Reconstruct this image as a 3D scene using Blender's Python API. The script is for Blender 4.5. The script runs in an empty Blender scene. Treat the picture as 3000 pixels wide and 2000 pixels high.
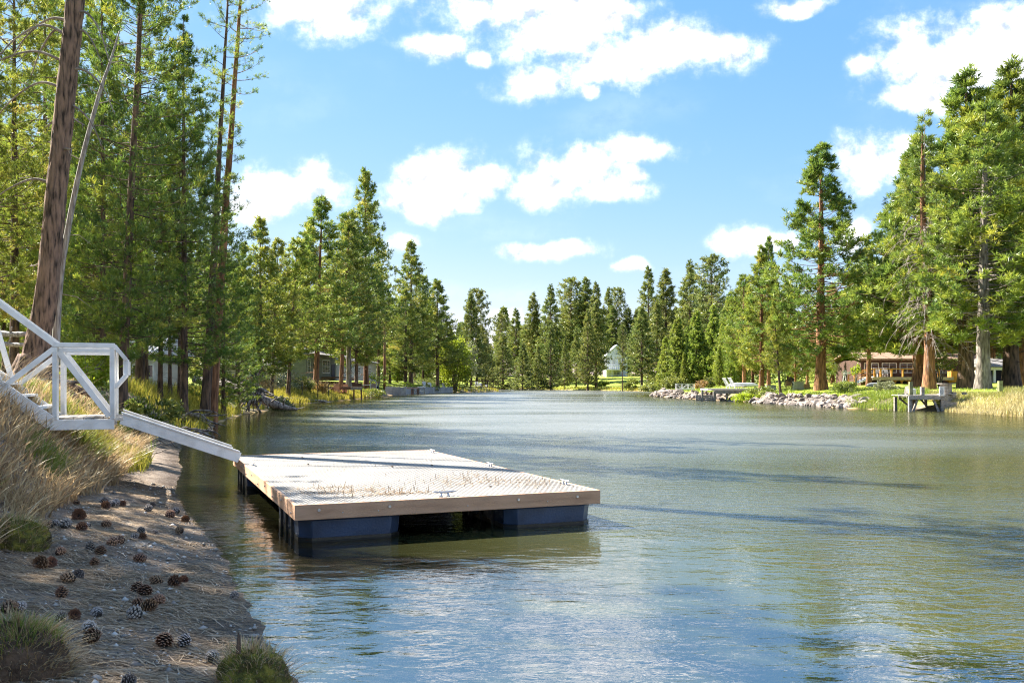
import bpy, math, random
import numpy as np
from mathutils import Vector, Matrix

# ------------------------------------------------------------------ camera, sky, sun, exposure
S = bpy.context.scene
COL = S.collection
F = 2650.0            # focal length in pixels of the 3000 px wide photograph
HOR = 1122.0          # horizon row
CZ = 1.75             # eye height above the water
cam_d = bpy.data.cameras.new('camera')
cam = bpy.data.objects.new('camera', cam_d); COL.objects.link(cam)
cam.location = (0, 0, CZ); cam.rotation_euler = (math.radians(90), 0, 0)
cam_d.sensor_width = 36.0; cam_d.lens = F / 3000 * 36
cam_d.shift_y = (HOR - 1000) / 3000
cam_d.clip_start = 0.05; cam_d.clip_end = 6000
S.camera = cam

SUN_EL = math.radians(41); SUN_AZ = math.radians(-57)     # azimuth from +Y towards +X
sun_dir = Vector((math.sin(SUN_AZ) * math.cos(SUN_EL), math.cos(SUN_AZ) * math.cos(SUN_EL), math.sin(SUN_EL)))
sun_l = bpy.data.lights.new('sun', 'SUN'); sun_l.energy = 3.5; sun_l.angle = math.radians(0.53); sun_l.color = (1.0, 0.93, 0.82)
sun = bpy.data.objects.new('sun', sun_l); COL.objects.link(sun)
sun.rotation_euler = (-sun_dir).to_track_quat('-Z', 'Y').to_euler()

world = bpy.data.worlds.new('World'); S.world = world; world.use_nodes = True
SKY_STRENGTH = 0.15; CLOUD = 2.15
S.view_settings.view_transform = 'Standard'; S.view_settings.look = 'None'
S.view_settings.exposure = 2.72; S.view_settings.gamma = 1.0
S.view_settings.use_curve_mapping = False
S.cycles.use_denoising = True; S.cycles.denoiser = 'OPENIMAGEDENOISE'; S.cycles.denoising_prefilter = 'NONE'; S.cycles.denoising_input_passes = 'RGB_ALBEDO_NORMAL'
S.cycles.pixel_filter_type = 'BLACKMAN_HARRIS'; S.cycles.filter_width = 1.15
world.cycles.sampling_method = 'MANUAL'; world.cycles.sample_map_resolution = 256
S.cycles.use_adaptive_sampling = True; S.cycles.adaptive_threshold = 0.012; S.cycles.adaptive_min_samples = 40
S.cycles.max_bounces = 7; S.cycles.diffuse_bounces = 4; S.cycles.glossy_bounces = 3
S.cycles.transparent_max_bounces = 8; S.cycles.transmission_bounces = 3
S.cycles.caustics_reflective = False; S.cycles.caustics_refractive = False
S.cycles.sample_clamp_indirect = 6.0

def build_sky():
    nt = world.node_tree; N = nt.nodes; L = nt.links; N.clear()
    def nd(t, **k):
        n = N.new(t)
        for a, b in k.items(): setattr(n, a, b)
        return n
    def math_(op, a, b=None, c=None, clamp=False):
        n = nd('ShaderNodeMath', operation=op, use_clamp=clamp)
        for i, s in enumerate((a, b, c)):
            if s is None: continue
            if isinstance(s, (int, float)): n.inputs[i].default_value = s
            else: L.new(s, n.inputs[i])
        return n.outputs[0]
    def vmath(op, a, b=None, c=None):
        n = nd('ShaderNodeVectorMath', operation=op)
        for i, s in enumerate((a, b, c)):
            if s is None: continue
            if isinstance(s, tuple): n.inputs[i].default_value = s
            else: L.new(s, n.inputs[i])
        return n
    tc = nd('ShaderNodeTexCoord'); d = tc.outputs['Generated']
    sky = nd('ShaderNodeTexSky', sky_type='NISHITA', sun_disc=False, sun_elevation=SUN_EL, sun_rotation=SUN_AZ, altitude=1200.0, air_density=1.0, dust_density=0.05, ozone_density=2.0)
    # the sky's wide range of brightness is compressed evenly, as the photograph's is
    sc_ = nd('ShaderNodeSeparateColor'); L.new(sky.outputs[0], sc_.inputs[0]); hs = nd('ShaderNodeCombineColor')
    for k, (gain, pw) in enumerate(((0.185, 1.02), (0.355, 0.58), (0.76, 0.24))):
        L.new(math_('MULTIPLY', math_('POWER', sc_.outputs[k], pw), gain), hs.inputs[k])
    sep = nd('ShaderNodeSeparateXYZ'); L.new(d, sep.inputs[0])
    x, y, z = sep.outputs
    ys = math_('MAXIMUM', y, 0.15)
    u = math_('DIVIDE', x, ys); v = math_('DIVIDE', z, ys)
    cmb = nd('ShaderNodeCombineXYZ'); L.new(u, cmb.inputs[0]); L.new(v, cmb.inputs[1])
    # ragged edges: the cloud coordinates are warped with noise
    wn = nd('ShaderNodeTexNoise'); wn.inputs['Scale'].default_value = 9.0; wn.inputs['Detail'].default_value = 5.0
    L.new(cmb.outputs[0], wn.inputs['Vector'])
    wv = vmath('MULTIPLY_ADD', wn.outputs['Color'], (0.07, 0.05, 0.0), (-0.035, -0.025, 0.0))
    uv = vmath('ADD', cmb.outputs[0], wv.outputs[0]).outputs[0]
    blobs = [(930,10,250,62),(1000,62,120,48),(1540,20,230,80),(1640,110,180,72),(1790,180,160,52),(2000,135,170,62),(1730,50,150,70),(1900,120,120,60),
             (1270,128,95,36),(1385,155,45,20),(1560,238,115,46),(1715,252,30,20),(2310,8,105,22),
             (2840,185,230,120),(2970,120,170,110),(2540,183,55,24),(2690,290,120,50),(2570,480,110,72),(2640,420,90,45),
             (840,555,150,70),(760,620,130,50),(1290,525,120,72),(1230,585,120,58),(1410,535,90,40),(1340,590,60,28),
             (1670,490,120,72),(1590,555,90,52),(1800,545,100,38),(1862,500,36,26),(1905,420,98,40),(1600,735,125,30),(1660,728,60,30),
             (1150,725,50,28),(2180,715,95,38),(2265,712,60,32),(1830,790,46,20),(1470,922,65,22),(2500,700,60,50)]
    cur = None
    for cx, cy, rx, ry in blobs:
        iu, iv = F / (rx * 1.12), F / (ry * 1.15)
        n = vmath('MULTIPLY_ADD', uv, (iu, iv, 0.0), (-(cx - 1500) / F * iu, -(HOR - cy) / F * iv, 0.0))
        ln = vmath('LENGTH', n.outputs[0]).outputs['Value']
        cur = ln if cur is None else math_('SMOOTH_MIN', cur, ln, 0.25)
    fb = nd('ShaderNodeTexNoise'); fb.inputs['Scale'].default_value = 13.0; fb.inputs['Detail'].default_value = 9.0; fb.inputs['Roughness'].default_value = 0.64
    L.new(cmb.outputs[0], fb.inputs['Vector'])
    fld = math_('SUBTRACT', 1.10, cur)
    fld = math_('ADD', fld, math_('MULTIPLY_ADD', fb.outputs['Fac'], 2.2, -1.1))
    fc = nd('ShaderNodeTexNoise'); fc.inputs['Scale'].default_value = 30.0; fc.inputs['Detail'].default_value = 7.0; fc.inputs['Roughness'].default_value = 0.62
    L.new(cmb.outputs[0], fc.inputs['Vector'])
    fld = math_('ADD', fld, math_('MULTIPLY_ADD', fc.outputs['Fac'], 1.5, -0.75))
    mr = nd('ShaderNodeMapRange', interpolation_type='SMOOTHSTEP'); mr.inputs[1].default_value = -0.50; mr.inputs[2].default_value = 0.85
    L.new(fld, mr.inputs[0])
    # unseen rest of the sky: extra cloud, denser than in view, for whiter fill
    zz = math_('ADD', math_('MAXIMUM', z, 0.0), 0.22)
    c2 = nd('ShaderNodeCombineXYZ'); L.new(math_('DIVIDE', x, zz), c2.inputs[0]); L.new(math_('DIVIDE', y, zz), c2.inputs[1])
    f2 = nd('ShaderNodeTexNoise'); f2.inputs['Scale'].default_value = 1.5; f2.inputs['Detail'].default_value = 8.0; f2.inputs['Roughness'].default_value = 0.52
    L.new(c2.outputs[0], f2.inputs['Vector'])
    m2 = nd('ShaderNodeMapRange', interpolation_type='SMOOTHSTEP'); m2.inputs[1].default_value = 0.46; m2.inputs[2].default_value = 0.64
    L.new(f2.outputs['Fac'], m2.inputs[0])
    # view window of the blobs, soft edged
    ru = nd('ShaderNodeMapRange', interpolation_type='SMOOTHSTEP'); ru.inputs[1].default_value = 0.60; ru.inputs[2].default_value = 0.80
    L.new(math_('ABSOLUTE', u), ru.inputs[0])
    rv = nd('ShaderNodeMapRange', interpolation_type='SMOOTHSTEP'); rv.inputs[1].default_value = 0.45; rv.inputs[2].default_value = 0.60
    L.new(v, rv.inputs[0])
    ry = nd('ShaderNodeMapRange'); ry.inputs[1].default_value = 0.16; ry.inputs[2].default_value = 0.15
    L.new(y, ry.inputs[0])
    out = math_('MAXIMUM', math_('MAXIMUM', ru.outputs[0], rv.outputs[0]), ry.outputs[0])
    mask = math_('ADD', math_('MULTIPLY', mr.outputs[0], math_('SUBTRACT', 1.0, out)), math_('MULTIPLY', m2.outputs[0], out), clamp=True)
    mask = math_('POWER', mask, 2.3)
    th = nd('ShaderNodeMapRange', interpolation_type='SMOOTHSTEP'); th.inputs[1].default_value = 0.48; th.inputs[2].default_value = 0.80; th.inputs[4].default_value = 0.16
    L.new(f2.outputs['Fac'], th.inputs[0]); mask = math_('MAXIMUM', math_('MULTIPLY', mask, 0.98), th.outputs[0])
    # cloud body: white, greyer where it is thin or turned from the sun
    of = vmath('ADD', cmb.outputs[0], (-0.008, 0.014, 0.0))
    f3 = nd('ShaderNodeTexNoise'); f3.inputs['Scale'].default_value = 30.0; f3.inputs['Detail'].default_value = 7.0; f3.inputs['Roughness'].default_value = 0.62
    L.new(of.outputs[0], f3.inputs['Vector'])
    dif = math_('SUBTRACT', fc.outputs['Fac'], f3.outputs['Fac'])
    cr = nd('ShaderNodeMapRange'); cr.inputs[1].default_value = -0.20; cr.inputs[2].default_value = 0.05; cr.inputs[3].default_value = 0.46; cr.inputs[4].default_value = 1.0
    L.new(dif, cr.inputs[0])
    cm = nd('ShaderNodeMix', data_type='RGBA', blend_type='MULTIPLY'); cm.inputs[0].default_value = 1.0
    cm.inputs[6].default_value = (CLOUD, CLOUD, CLOUD * 1.03, 1)
    L.new(cr.outputs[0], cm.inputs[7])
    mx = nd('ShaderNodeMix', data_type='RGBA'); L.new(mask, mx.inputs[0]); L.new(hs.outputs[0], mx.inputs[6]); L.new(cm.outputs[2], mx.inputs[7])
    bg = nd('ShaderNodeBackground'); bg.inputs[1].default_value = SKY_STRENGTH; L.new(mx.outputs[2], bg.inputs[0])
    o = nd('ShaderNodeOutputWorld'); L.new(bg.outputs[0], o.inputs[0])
build_sky()

# ------------------------------------------------------------------ helpers
rnd = random.Random(7)
RNG = np.random.default_rng(11)

def gx(px, Y): return (px - 1500) / F * Y
def W(px, py, Y): return Vector(((px - 1500) / F * Y, Y, CZ - (py - HOR) / F * Y))
def ZY(py, Y): return CZ - (py - HOR) / F * Y

def tag(o, label=None, cat=None, group=None, kind=None):
    if label: o['label'] = label
    if cat: o['category'] = cat
    if group: o['group'] = group
    if kind: o['kind'] = kind
    return o
def thing(name, label, cat, loc=(0, 0, 0), rz=0.0, group=None):
    o = bpy.data.objects.new(name, None); COL.objects.link(o)
    o.location = loc; o.rotation_euler = (0, 0, rz); o.empty_display_size = 0.2
    return tag(o, label, cat, group)
def inst(me, name, parent=None, loc=(0, 0, 0), rot=(0, 0, 0), sc=(1, 1, 1), mat=None):
    o = bpy.data.objects.new(name, me); COL.objects.link(o)
    o.location = loc; o.rotation_euler = rot; o.scale = sc; o.parent = parent
    if mat is not None:
        o.material_slots[0].link = 'OBJECT'; o.material_slots[0].material = mat
    return o

def np_mesh(name, V, Fc, mat, attrs=None, smooth=False):
    """V (n,3); Fc (m,k) one polygon size, or a list of such arrays"""
    if not isinstance(Fc, list): Fc = [Fc]
    me = bpy.data.meshes.new(name)
    V = np.asarray(V, dtype=np.float32)
    loops = np.concatenate([f.ravel() for f in Fc]).astype(np.int32)
    tot = np.concatenate([np.full(len(f), f.shape[1], dtype=np.int32) for f in Fc])
    start = np.concatenate([[0], np.cumsum(tot)[:-1]]).astype(np.int32)
    me.vertices.add(len(V)); me.vertices.foreach_set('co', V.ravel())
    me.loops.add(len(loops)); me.loops.foreach_set('vertex_index', loops)
    me.polygons.add(len(tot)); me.polygons.foreach_set('loop_start', start); me.polygons.foreach_set('loop_total', tot)
    if smooth: me.polygons.foreach_set('use_smooth', np.ones(len(tot), dtype=bool))
    for k, (dom, arr) in (attrs or {}).items():
        a = me.attributes.new(k, 'FLOAT', dom); a.data.foreach_set('value', np.asarray(arr, dtype=np.float32))
    me.update(calc_edges=True); me.validate()
    if mat is not None: me.materials.append(mat)
    return me
def np_obj(name, V, Fc, mat, attrs=None, smooth=False, parent=None, loc=(0, 0, 0)):
    return inst(np_mesh(name, V, Fc, mat, attrs, smooth), name, parent, loc)

class MB:
    def __init__(s): s.v = []; s.f = []
    def add(s, vs, fs):
        b = len(s.v); s.v += [tuple(p) for p in vs]; s.f += [tuple(b + i for i in f) for f in fs]; return s
    def box(s, c, size, rz=0.0, rx=0.0, ry=0.0):
        R = Matrix.Rotation(rz, 3, 'Z') @ Matrix.Rotation(ry, 3, 'Y') @ Matrix.Rotation(rx, 3, 'X'); c = Vector(c)
        hx, hy, hz = size[0] / 2, size[1] / 2, size[2] / 2
        vs = [c + R @ Vector((a * hx, b * hy, d * hz)) for d in (-1, 1) for a, b in ((-1, -1), (1, -1), (1, 1), (-1, 1))]
        return s.add(vs, [(3, 2, 1, 0), (4, 5, 6, 7), (0, 1, 5, 4), (1, 2, 6, 5), (2, 3, 7, 6), (3, 0, 4, 7)])
    def beam(s, p, q, w, h, up=(0, 0, 1)):
        p, q = Vector(p), Vector(q); d = (q - p).normalized(); up = Vector(up)
        if abs(d.dot(up)) > 0.98: up = Vector((0, 1, 0))
        a = d.cross(up).normalized(); b = a.cross(d)
        vs = [e + a * (i * w / 2) + b * (j * h / 2) for e in (p, q) for i, j in ((-1, -1), (1, -1), (1, 1), (-1, 1))]
        return s.add(vs, [(3, 2, 1, 0), (4, 5, 6, 7), (0, 1, 5, 4), (1, 2, 6, 5), (2, 3, 7, 6), (3, 0, 4, 7)])
    def tube(s, pts, rad, n=8, cap=True):
        pts = [Vector(p) for p in pts]; b = len(s.v)
        if not hasattr(rad, '__len__'): rad = [rad] * len(pts)
        ref = Vector((0.31, 0.87, 0.12))
        for i, p in enumerate(pts):
            d = (pts[min(i + 1, len(pts) - 1)] - pts[max(i - 1, 0)]).normalized()
            a = d.cross(ref)
            if a.length < 0.05: a = d.cross(Vector((1, 0, 0)))
            a.normalize(); c = d.cross(a)
            for k in range(n):
                t = 2 * math.pi * k / n
                s.v.append(tuple(p + (a * math.cos(t) + c * math.sin(t)) * rad[i]))
        for i in range(len(pts) - 1):
            for k in range(n):
                k2 = (k + 1) % n
                s.f.append((b + i * n + k, b + i * n + k2, b + (i + 1) * n + k2, b + (i + 1) * n + k))
        if cap:
            s.f.append(tuple(b + k for k in range(n - 1, -1, -1)))
            s.f.append(tuple(b + (len(pts) - 1) * n + k for k in range(n)))
        return s
    def quad(s, a, b, c, d): return s.add([a, b, c, d], [(0, 1, 2, 3)])
    def mesh(s, name, mat, smooth=False):
        me = bpy.data.meshes.new(name); me.from_pydata(s.v, [], s.f)
        if smooth: me.polygons.foreach_set('use_smooth', [True] * len(me.polygons))
        me.update()
        if mat is not None: me.materials.append(mat)
        return me
    def build(s, name, mat, parent=None, loc=(0, 0, 0), rz=0.0, smooth=False, bevel=0.0):
        o = inst(s.mesh(name, mat, smooth), name, parent, loc, (0, 0, rz))
        if bevel:
            m = o.modifiers.new('bevel', 'BEVEL'); m.width = bevel; m.segments = 1; m.limit_method = 'ANGLE'
        return o
def boxp(name, c, size, mat, parent=None, rz=0.0, rx=0.0, ry=0.0, bevel=0.0):
    return MB().box(c, size, rz, rx, ry).build(name, mat, parent, bevel=bevel)
def beamp(name, p, q, w, h, mat, parent=None, bevel=0.0, up=(0, 0, 1)):
    return MB().beam(p, q, w, h, up).build(name, mat, parent, bevel=bevel)

def _hash(ix, iy, seed):
    h = (ix.astype(np.int64) * 374761393 + iy.astype(np.int64) * 668265263 + seed * 974634777) & 0x7fffffff
    h = ((h ^ (h >> 13)) * 1274126177) & 0x7fffffff
    return ((h ^ (h >> 16)) & 0xffff) / 65535.0
def vnoise(x, y, seed=0):
    x = np.asarray(x, float); y = np.asarray(y, float)
    ix = np.floor(x); iy = np.floor(y); fx = x - ix; fy = y - iy
    fx = fx * fx * (3 - 2 * fx); fy = fy * fy * (3 - 2 * fy)
    a = _hash(ix, iy, seed); b = _hash(ix + 1, iy, seed); c = _hash(ix, iy + 1, seed); d = _hash(ix + 1, iy + 1, seed)
    return (a * (1 - fx) + b * fx) * (1 - fy) + (c * (1 - fx) + d * fx) * fy
def fbm(x, y, seed=0, o=4):
    s = 0; a = 0.5
    for i in range(o): s = s + a * vnoise(x * 2 ** i, y * 2 ** i, seed + i); a /= 2
    return s
def sstep(a, b, x):
    t = np.clip((x - a) / (b - a), 0, 1); return t * t * (3 - 2 * t)

# ------------------------------------------------------------------ materials
def new_mat(name):
    m = bpy.data.materials.new(name); m.use_nodes = True; m.node_tree.nodes.clear(); return m, m.node_tree.nodes, m.node_tree.links
def c4(c): return (c[0], c[1], c[2], 1.0)
def M(name, c1, c2=None, rough=0.8, scale=6.0, stretch=(1, 1, 1), bump=0.0, bscale=30.0, spec=0.25, metal=0.0, c3=None, detail=4.0, orand=0.0, cm=(0.35, 0.65)):
    m, N, L = new_mat(name)
    if c2 is None: c2 = tuple(v * 0.75 for v in c1)
    o = N.new('ShaderNodeOutputMaterial'); b = N.new('ShaderNodeBsdfPrincipled'); L.new(b.outputs[0], o.inputs[0])
    b.inputs['Roughness'].default_value = rough; b.inputs['Metallic'].default_value = metal
    b.inputs['Specular IOR Level'].default_value = spec
    tc = N.new('ShaderNodeTexCoord'); mp = N.new('ShaderNodeMapping'); mp.inputs['Scale'].default_value = stretch
    L.new(tc.outputs['Object'], mp.inputs[0])
    n = N.new('ShaderNodeTexNoise'); n.inputs['Scale'].default_value = scale; n.inputs['Detail'].default_value = detail
    L.new(mp.outputs[0], n.inputs['Vector'])
    r = N.new('ShaderNodeValToRGB'); r.color_ramp.elements[0].position = cm[0]; r.color_ramp.elements[1].position = cm[1]
    r.color_ramp.elements[0].color = c4(c2); r.color_ramp.elements[1].color = c4(c1)
    if c3 is not None:
        e = r.color_ramp.elements.new((cm[0] + cm[1]) / 2); e.color = c4(c3)
    L.new(n.outputs['Fac'], r.inputs[0])
    src = r.outputs[0]
    if orand:
        oi = N.new('ShaderNodeObjectInfo'); hv = N.new('ShaderNodeHueSaturation')
        mr = N.new('ShaderNodeMapRange'); mr.inputs[3].default_value = 1 - orand; mr.inputs[4].default_value = 1 + orand
        L.new(oi.outputs['Random'], mr.inputs[0]); L.new(mr.outputs[0], hv.inputs['Value']); L.new(src, hv.inputs['Color']); src = hv.outputs[0]
    L.new(src, b.inputs['Base Color'])
    if bump:
        n2 = N.new('ShaderNodeTexNoise'); n2.inputs['Scale'].default_value = bscale; n2.inputs['Detail'].default_value = 5.0
        L.new(mp.outputs[0], n2.inputs['Vector'])
        bp = N.new('ShaderNodeBump'); bp.inputs['Strength'].default_value = bump; bp.inputs['Distance'].default_value = 0.03
        L.new(n2.outputs['Fac'], bp.inputs['Height']); L.new(bp.outputs[0], b.inputs['Normal'])
    return m
def leaf_mat(name, cols, trans=0.35, orand=0.12, gloss=0.04, hvar=0.012):
    """thin foliage: ramp over the per-face 'rnd' attribute, diffuse + translucent"""
    m, N, L = new_mat(name)
    o = N.new('ShaderNodeOutputMaterial')
    at = N.new('ShaderNodeAttribute'); at.attribute_name = 'rnd'
    r = N.new('ShaderNodeValToRGB'); els = r.color_ramp.elements
    k = len(cols)
    els[0].color = c4(cols[0]); els[0].position = 0.0; els[1].color = c4(cols[-1]); els[1].position = 1.0
    for i in range(1, k - 1):
        e = els.new(i / (k - 1)); e.color = c4(cols[i])
    L.new(at.outputs['Fac'], r.inputs[0])
    oi = N.new('ShaderNodeObjectInfo'); hv = N.new('ShaderNodeHueSaturation')
    mr = N.new('ShaderNodeMapRange'); mr.inputs[3].default_value = 1 - orand; mr.inputs[4].default_value = 1 + orand
    L.new(oi.outputs['Random'], mr.inputs[0]); L.new(mr.outputs[0], hv.inputs['Value'])
    mh = N.new('ShaderNodeMath'); mh.operation = 'MULTIPLY_ADD'; mh.inputs[1].default_value = 7.31; mh.inputs[2].default_value = 0.2
    L.new(oi.outputs['Random'], mh.inputs[0])
    fr = N.new('ShaderNodeMath'); fr.operation = 'FRACT'; L.new(mh.outputs[0], fr.inputs[0])
    m3 = N.new('ShaderNodeMapRange'); m3.inputs[3].default_value = 0.5 - hvar; m3.inputs[4].default_value = 0.5 + hvar
    L.new(fr.outputs[0], m3.inputs[0]); L.new(m3.outputs[0], hv.inputs['Hue'])
    L.new(r.outputs[0], hv.inputs['Color'])
    d = N.new('ShaderNodeBsdfDiffuse'); t = N.new('ShaderNodeBsdfTranslucent')
    L.new(hv.outputs[0], d.inputs[0]); L.new(hv.outputs[0], t.inputs[0])
    mx = N.new('ShaderNodeMixShader'); mx.inputs[0].default_value = trans
    L.new(d.outputs[0], mx.inputs[1]); L.new(t.outputs[0], mx.inputs[2])
    g = N.new('ShaderNodeBsdfGlossy'); g.inputs['Roughness'].default_value = 0.45; g.inputs['Color'].default_value = (0.9, 0.95, 0.9, 1)
    m2 = N.new('ShaderNodeMixShader'); m2.inputs[0].default_value = gloss
    L.new(mx.outputs[0], m2.inputs[1]); L.new(g.outputs[0], m2.inputs[2]); L.new(m2.outputs[0], o.inputs[0])
    return m

mt = {}
mt['bark'] = M('bark', (0.20, 0.125, 0.085), (0.035, 0.026, 0.022), c3=(0.11, 0.075, 0.055), rough=0.95, scale=5, stretch=(1.6, 1.6, 0.32), bump=0.9, bscale=9, orand=0.15)
mt['bark_big'] = M('bark_big', (0.27, 0.175, 0.13), (0.03, 0.023, 0.02), c3=(0.165, 0.11, 0.085), rough=0.95, scale=11, stretch=(1.5, 1.5, 0.25), bump=1.0, bscale=26, detail=9, cm=(0.34, 0.60))
mt['bark_red'] = M('bark_red', (0.34, 0.17, 0.085), (0.10, 0.05, 0.03), c3=(0.22, 0.11, 0.06), rough=0.95, scale=5, stretch=(1.6, 1.6, 0.3), bump=0.8, bscale=9, orand=0.15)
mt['bark_grey'] = M('bark_grey', (0.30, 0.26, 0.23), (0.09, 0.075, 0.065), rough=0.95, scale=5, stretch=(1.8, 1.8, 0.3), bump=0.8, bscale=9, orand=0.1)
mt['silver_wood'] = M('silver_wood', (0.42, 0.40, 0.38), (0.17, 0.15, 0.14), rough=0.8, scale=9, stretch=(3, 3, 0.3), bump=0.5, bscale=20)
mt['drift'] = M('drift', (0.40, 0.355, 0.32), (0.07, 0.058, 0.05), c3=(0.20, 0.17, 0.15), rough=0.9, scale=4, stretch=(2, 2, 0.7), bump=0.7, bscale=14)
mt['dead_twig'] = M('dead_twig', (0.36, 0.31, 0.28), (0.16, 0.13, 0.115), rough=0.9, scale=3)
mt['white_paint'] = M('white_paint', (0.82, 0.80, 0.76), (0.58, 0.555, 0.51), rough=0.55, scale=3.5, stretch=(1, 1, 1), bump=0.12, bscale=60, detail=8, cm=(0.25, 0.55))
mt['white'] = M('white', (0.78, 0.78, 0.77), (0.62, 0.62, 0.61), rough=0.6, scale=2)
mt['dock_board'] = M('dock_board', (0.60, 0.365, 0.23), (0.43, 0.25, 0.15), c3=(0.54, 0.325, 0.20), rough=0.7, scale=2.2, stretch=(1.0, 1.0, 6.0), bump=0.25, bscale=25, detail=8, cm=(0.3, 0.7))
mt['float_black'] = M('float_black', (0.036, 0.060, 0.115), (0.020, 0.032, 0.06), rough=0.38, scale=3, bump=0.12, bscale=40, spec=0.5)
mt['float_scum'] = M('float_scum', (0.016, 0.016, 0.014), (0.006, 0.006, 0.006), rough=0.35, scale=20, spec=0.5)
mt['steel'] = M('steel', (0.55, 0.55, 0.56), (0.36, 0.36, 0.37), rough=0.35, metal=0.9, scale=20)
mt['old_wood'] = M('old_wood', (0.40, 0.36, 0.315), (0.19, 0.165, 0.14), rough=0.9, scale=5, stretch=(1, 1, 4), bump=0.4, bscale=20, orand=0.15)
mt['brown_wood'] = M('brown_wood', (0.22, 0.125, 0.085), (0.12, 0.07, 0.05), rough=0.85, scale=4, stretch=(1, 1, 4), orand=0.12)
mt['chair_wood'] = M('chair_wood', (0.42, 0.20, 0.10), (0.28, 0.13, 0.07), rough=0.75, scale=5)
mt['cedar'] = M('cedar', (0.62, 0.31, 0.07), (0.48, 0.22, 0.045), rough=0.7, scale=4, orand=0.1)
mt['deck_pale'] = M('deck_pale', (0.50, 0.40, 0.33), (0.36, 0.28, 0.23), rough=0.8, scale=4)
mt['green_post'] = M('green_post', (0.24, 0.25, 0.13), (0.14, 0.14, 0.07), rough=0.9, scale=5)
mt['concrete'] = M('concrete', (0.42, 0.42, 0.42), (0.29, 0.29, 0.30), rough=0.9, scale=2.5, bump=0.2, bscale=12, orand=0.1)
mt['dark_metal'] = M('dark_metal', (0.03, 0.03, 0.032), (0.02, 0.02, 0.02), rough=0.5)
mt['grey_box'] = M('grey_box', (0.34, 0.35, 0.36), (0.25, 0.26, 0.27), rough=0.6)
mt['siding_green'] = M('siding_green', (0.20, 0.215, 0.185), (0.155, 0.165, 0.145), rough=0.8, scale=1.5, orand=0.05)
mt['siding_cream'] = M('siding_cream', (0.56, 0.53, 0.45), (0.46, 0.43, 0.37), rough=0.8, scale=1.5, orand=0.05)
mt['siding_white'] = M('siding_white', (0.62, 0.66, 0.72), (0.52, 0.56, 0.62), rough=0.8, scale=1.5, orand=0.04)
mt['siding_brown'] = M('siding_brown', (0.11, 0.06, 0.045), (0.07, 0.04, 0.03), rough=0.8, scale=1.5, orand=0.08)
mt['siding_log'] = M('siding_log', (0.50, 0.30, 0.14), (0.36, 0.21, 0.09), rough=0.8, scale=1.5, orand=0.08)
mt['roof_grey'] = M('roof_grey', (0.24, 0.23, 0.23), (0.16, 0.155, 0.155), rough=0.9, scale=8, bump=0.3, bscale=20)
mt['roof_brown'] = M('roof_brown', (0.30, 0.20, 0.14), (0.2, 0.13, 0.09), rough=0.9, scale=8)
mt['roof_metal'] = M('roof_metal', (0.66, 0.66, 0.66), (0.56, 0.56, 0.57), rough=0.5, scale=2)
mt['glass'] = M('glass', (0.035, 0.045, 0.05), (0.02, 0.025, 0.03), rough=0.06, scale=1.0, spec=0.8)
mt['door_dark'] = M('door_dark', (0.045, 0.035, 0.06), (0.03, 0.025, 0.04), rough=0.6)
mt['navy'] = M('navy', (0.025, 0.03, 0.075), (0.02, 0.02, 0.05), rough=0.6)
mt['rock'] = M('rock', (0.31, 0.265, 0.235), (0.11, 0.093, 0.083), c3=(0.22, 0.185, 0.16), rough=0.95, scale=2.5, bump=0.6, bscale=8, orand=0.28)
mt['stone_path'] = M('stone_path', (0.42, 0.40, 0.37), (0.3, 0.285, 0.265), rough=0.9, scale=6, bump=0.2)
mt['soil_clump'] = M('soil_clump', (0.13, 0.085, 0.055), (0.05, 0.034, 0.024), rough=1.0, scale=12, bump=0.8, bscale=30)
mt['moss'] = M('moss', (0.23, 0.20, 0.035), (0.075, 0.055, 0.025), c3=(0.11, 0.105, 0.022), rough=1.0, scale=14, bump=0.9, bscale=60)
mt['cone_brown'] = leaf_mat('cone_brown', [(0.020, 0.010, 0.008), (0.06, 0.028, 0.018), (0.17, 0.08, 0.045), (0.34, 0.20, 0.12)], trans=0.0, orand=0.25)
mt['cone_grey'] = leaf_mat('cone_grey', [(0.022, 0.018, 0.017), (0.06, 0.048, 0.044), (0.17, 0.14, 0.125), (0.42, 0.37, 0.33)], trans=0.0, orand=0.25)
mt['needle_dry'] = leaf_mat('needle_dry', [(0.11, 0.068, 0.038), (0.26, 0.175, 0.10), (0.42, 0.31, 0.20), (0.55, 0.45, 0.33)], trans=0.1, orand=0.0, hvar=0.0)
mt['pebble'] = leaf_mat('pebble', [(0.14, 0.12, 0.105), (0.24, 0.215, 0.19), (0.38, 0.36, 0.33), (0.55, 0.52, 0.48)], trans=0.0, orand=0.0, hvar=0.0)
mt['lf_near'] = leaf_mat('lf_near', [(0.059, 0.116, 0.020), (0.115, 0.197, 0.029), (0.209, 0.292, 0.036), (0.416, 0.422, 0.051)], trans=0.42)
mt['lf_yellow'] = leaf_mat('lf_yellow', [(0.105, 0.160, 0.023), (0.194, 0.254, 0.034), (0.299, 0.342, 0.046), (0.448, 0.393, 0.078)], trans=0.45)
mt['lf_mid'] = leaf_mat('lf_mid', [(0.072, 0.131, 0.024), (0.157, 0.228, 0.037), (0.270, 0.317, 0.050), (0.450, 0.396, 0.075)], trans=0.38)
mt['lf_pond'] = leaf_mat('lf_pond', [(0.064, 0.127, 0.032), (0.144, 0.224, 0.039), (0.250, 0.324, 0.046), (0.422, 0.423, 0.061)], trans=0.38)
mt['lf_far'] = leaf_mat('lf_far', [(0.090, 0.138, 0.035), (0.161, 0.207, 0.050), (0.240, 0.267, 0.060), (0.340, 0.328, 0.076)], trans=0.35)
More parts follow.
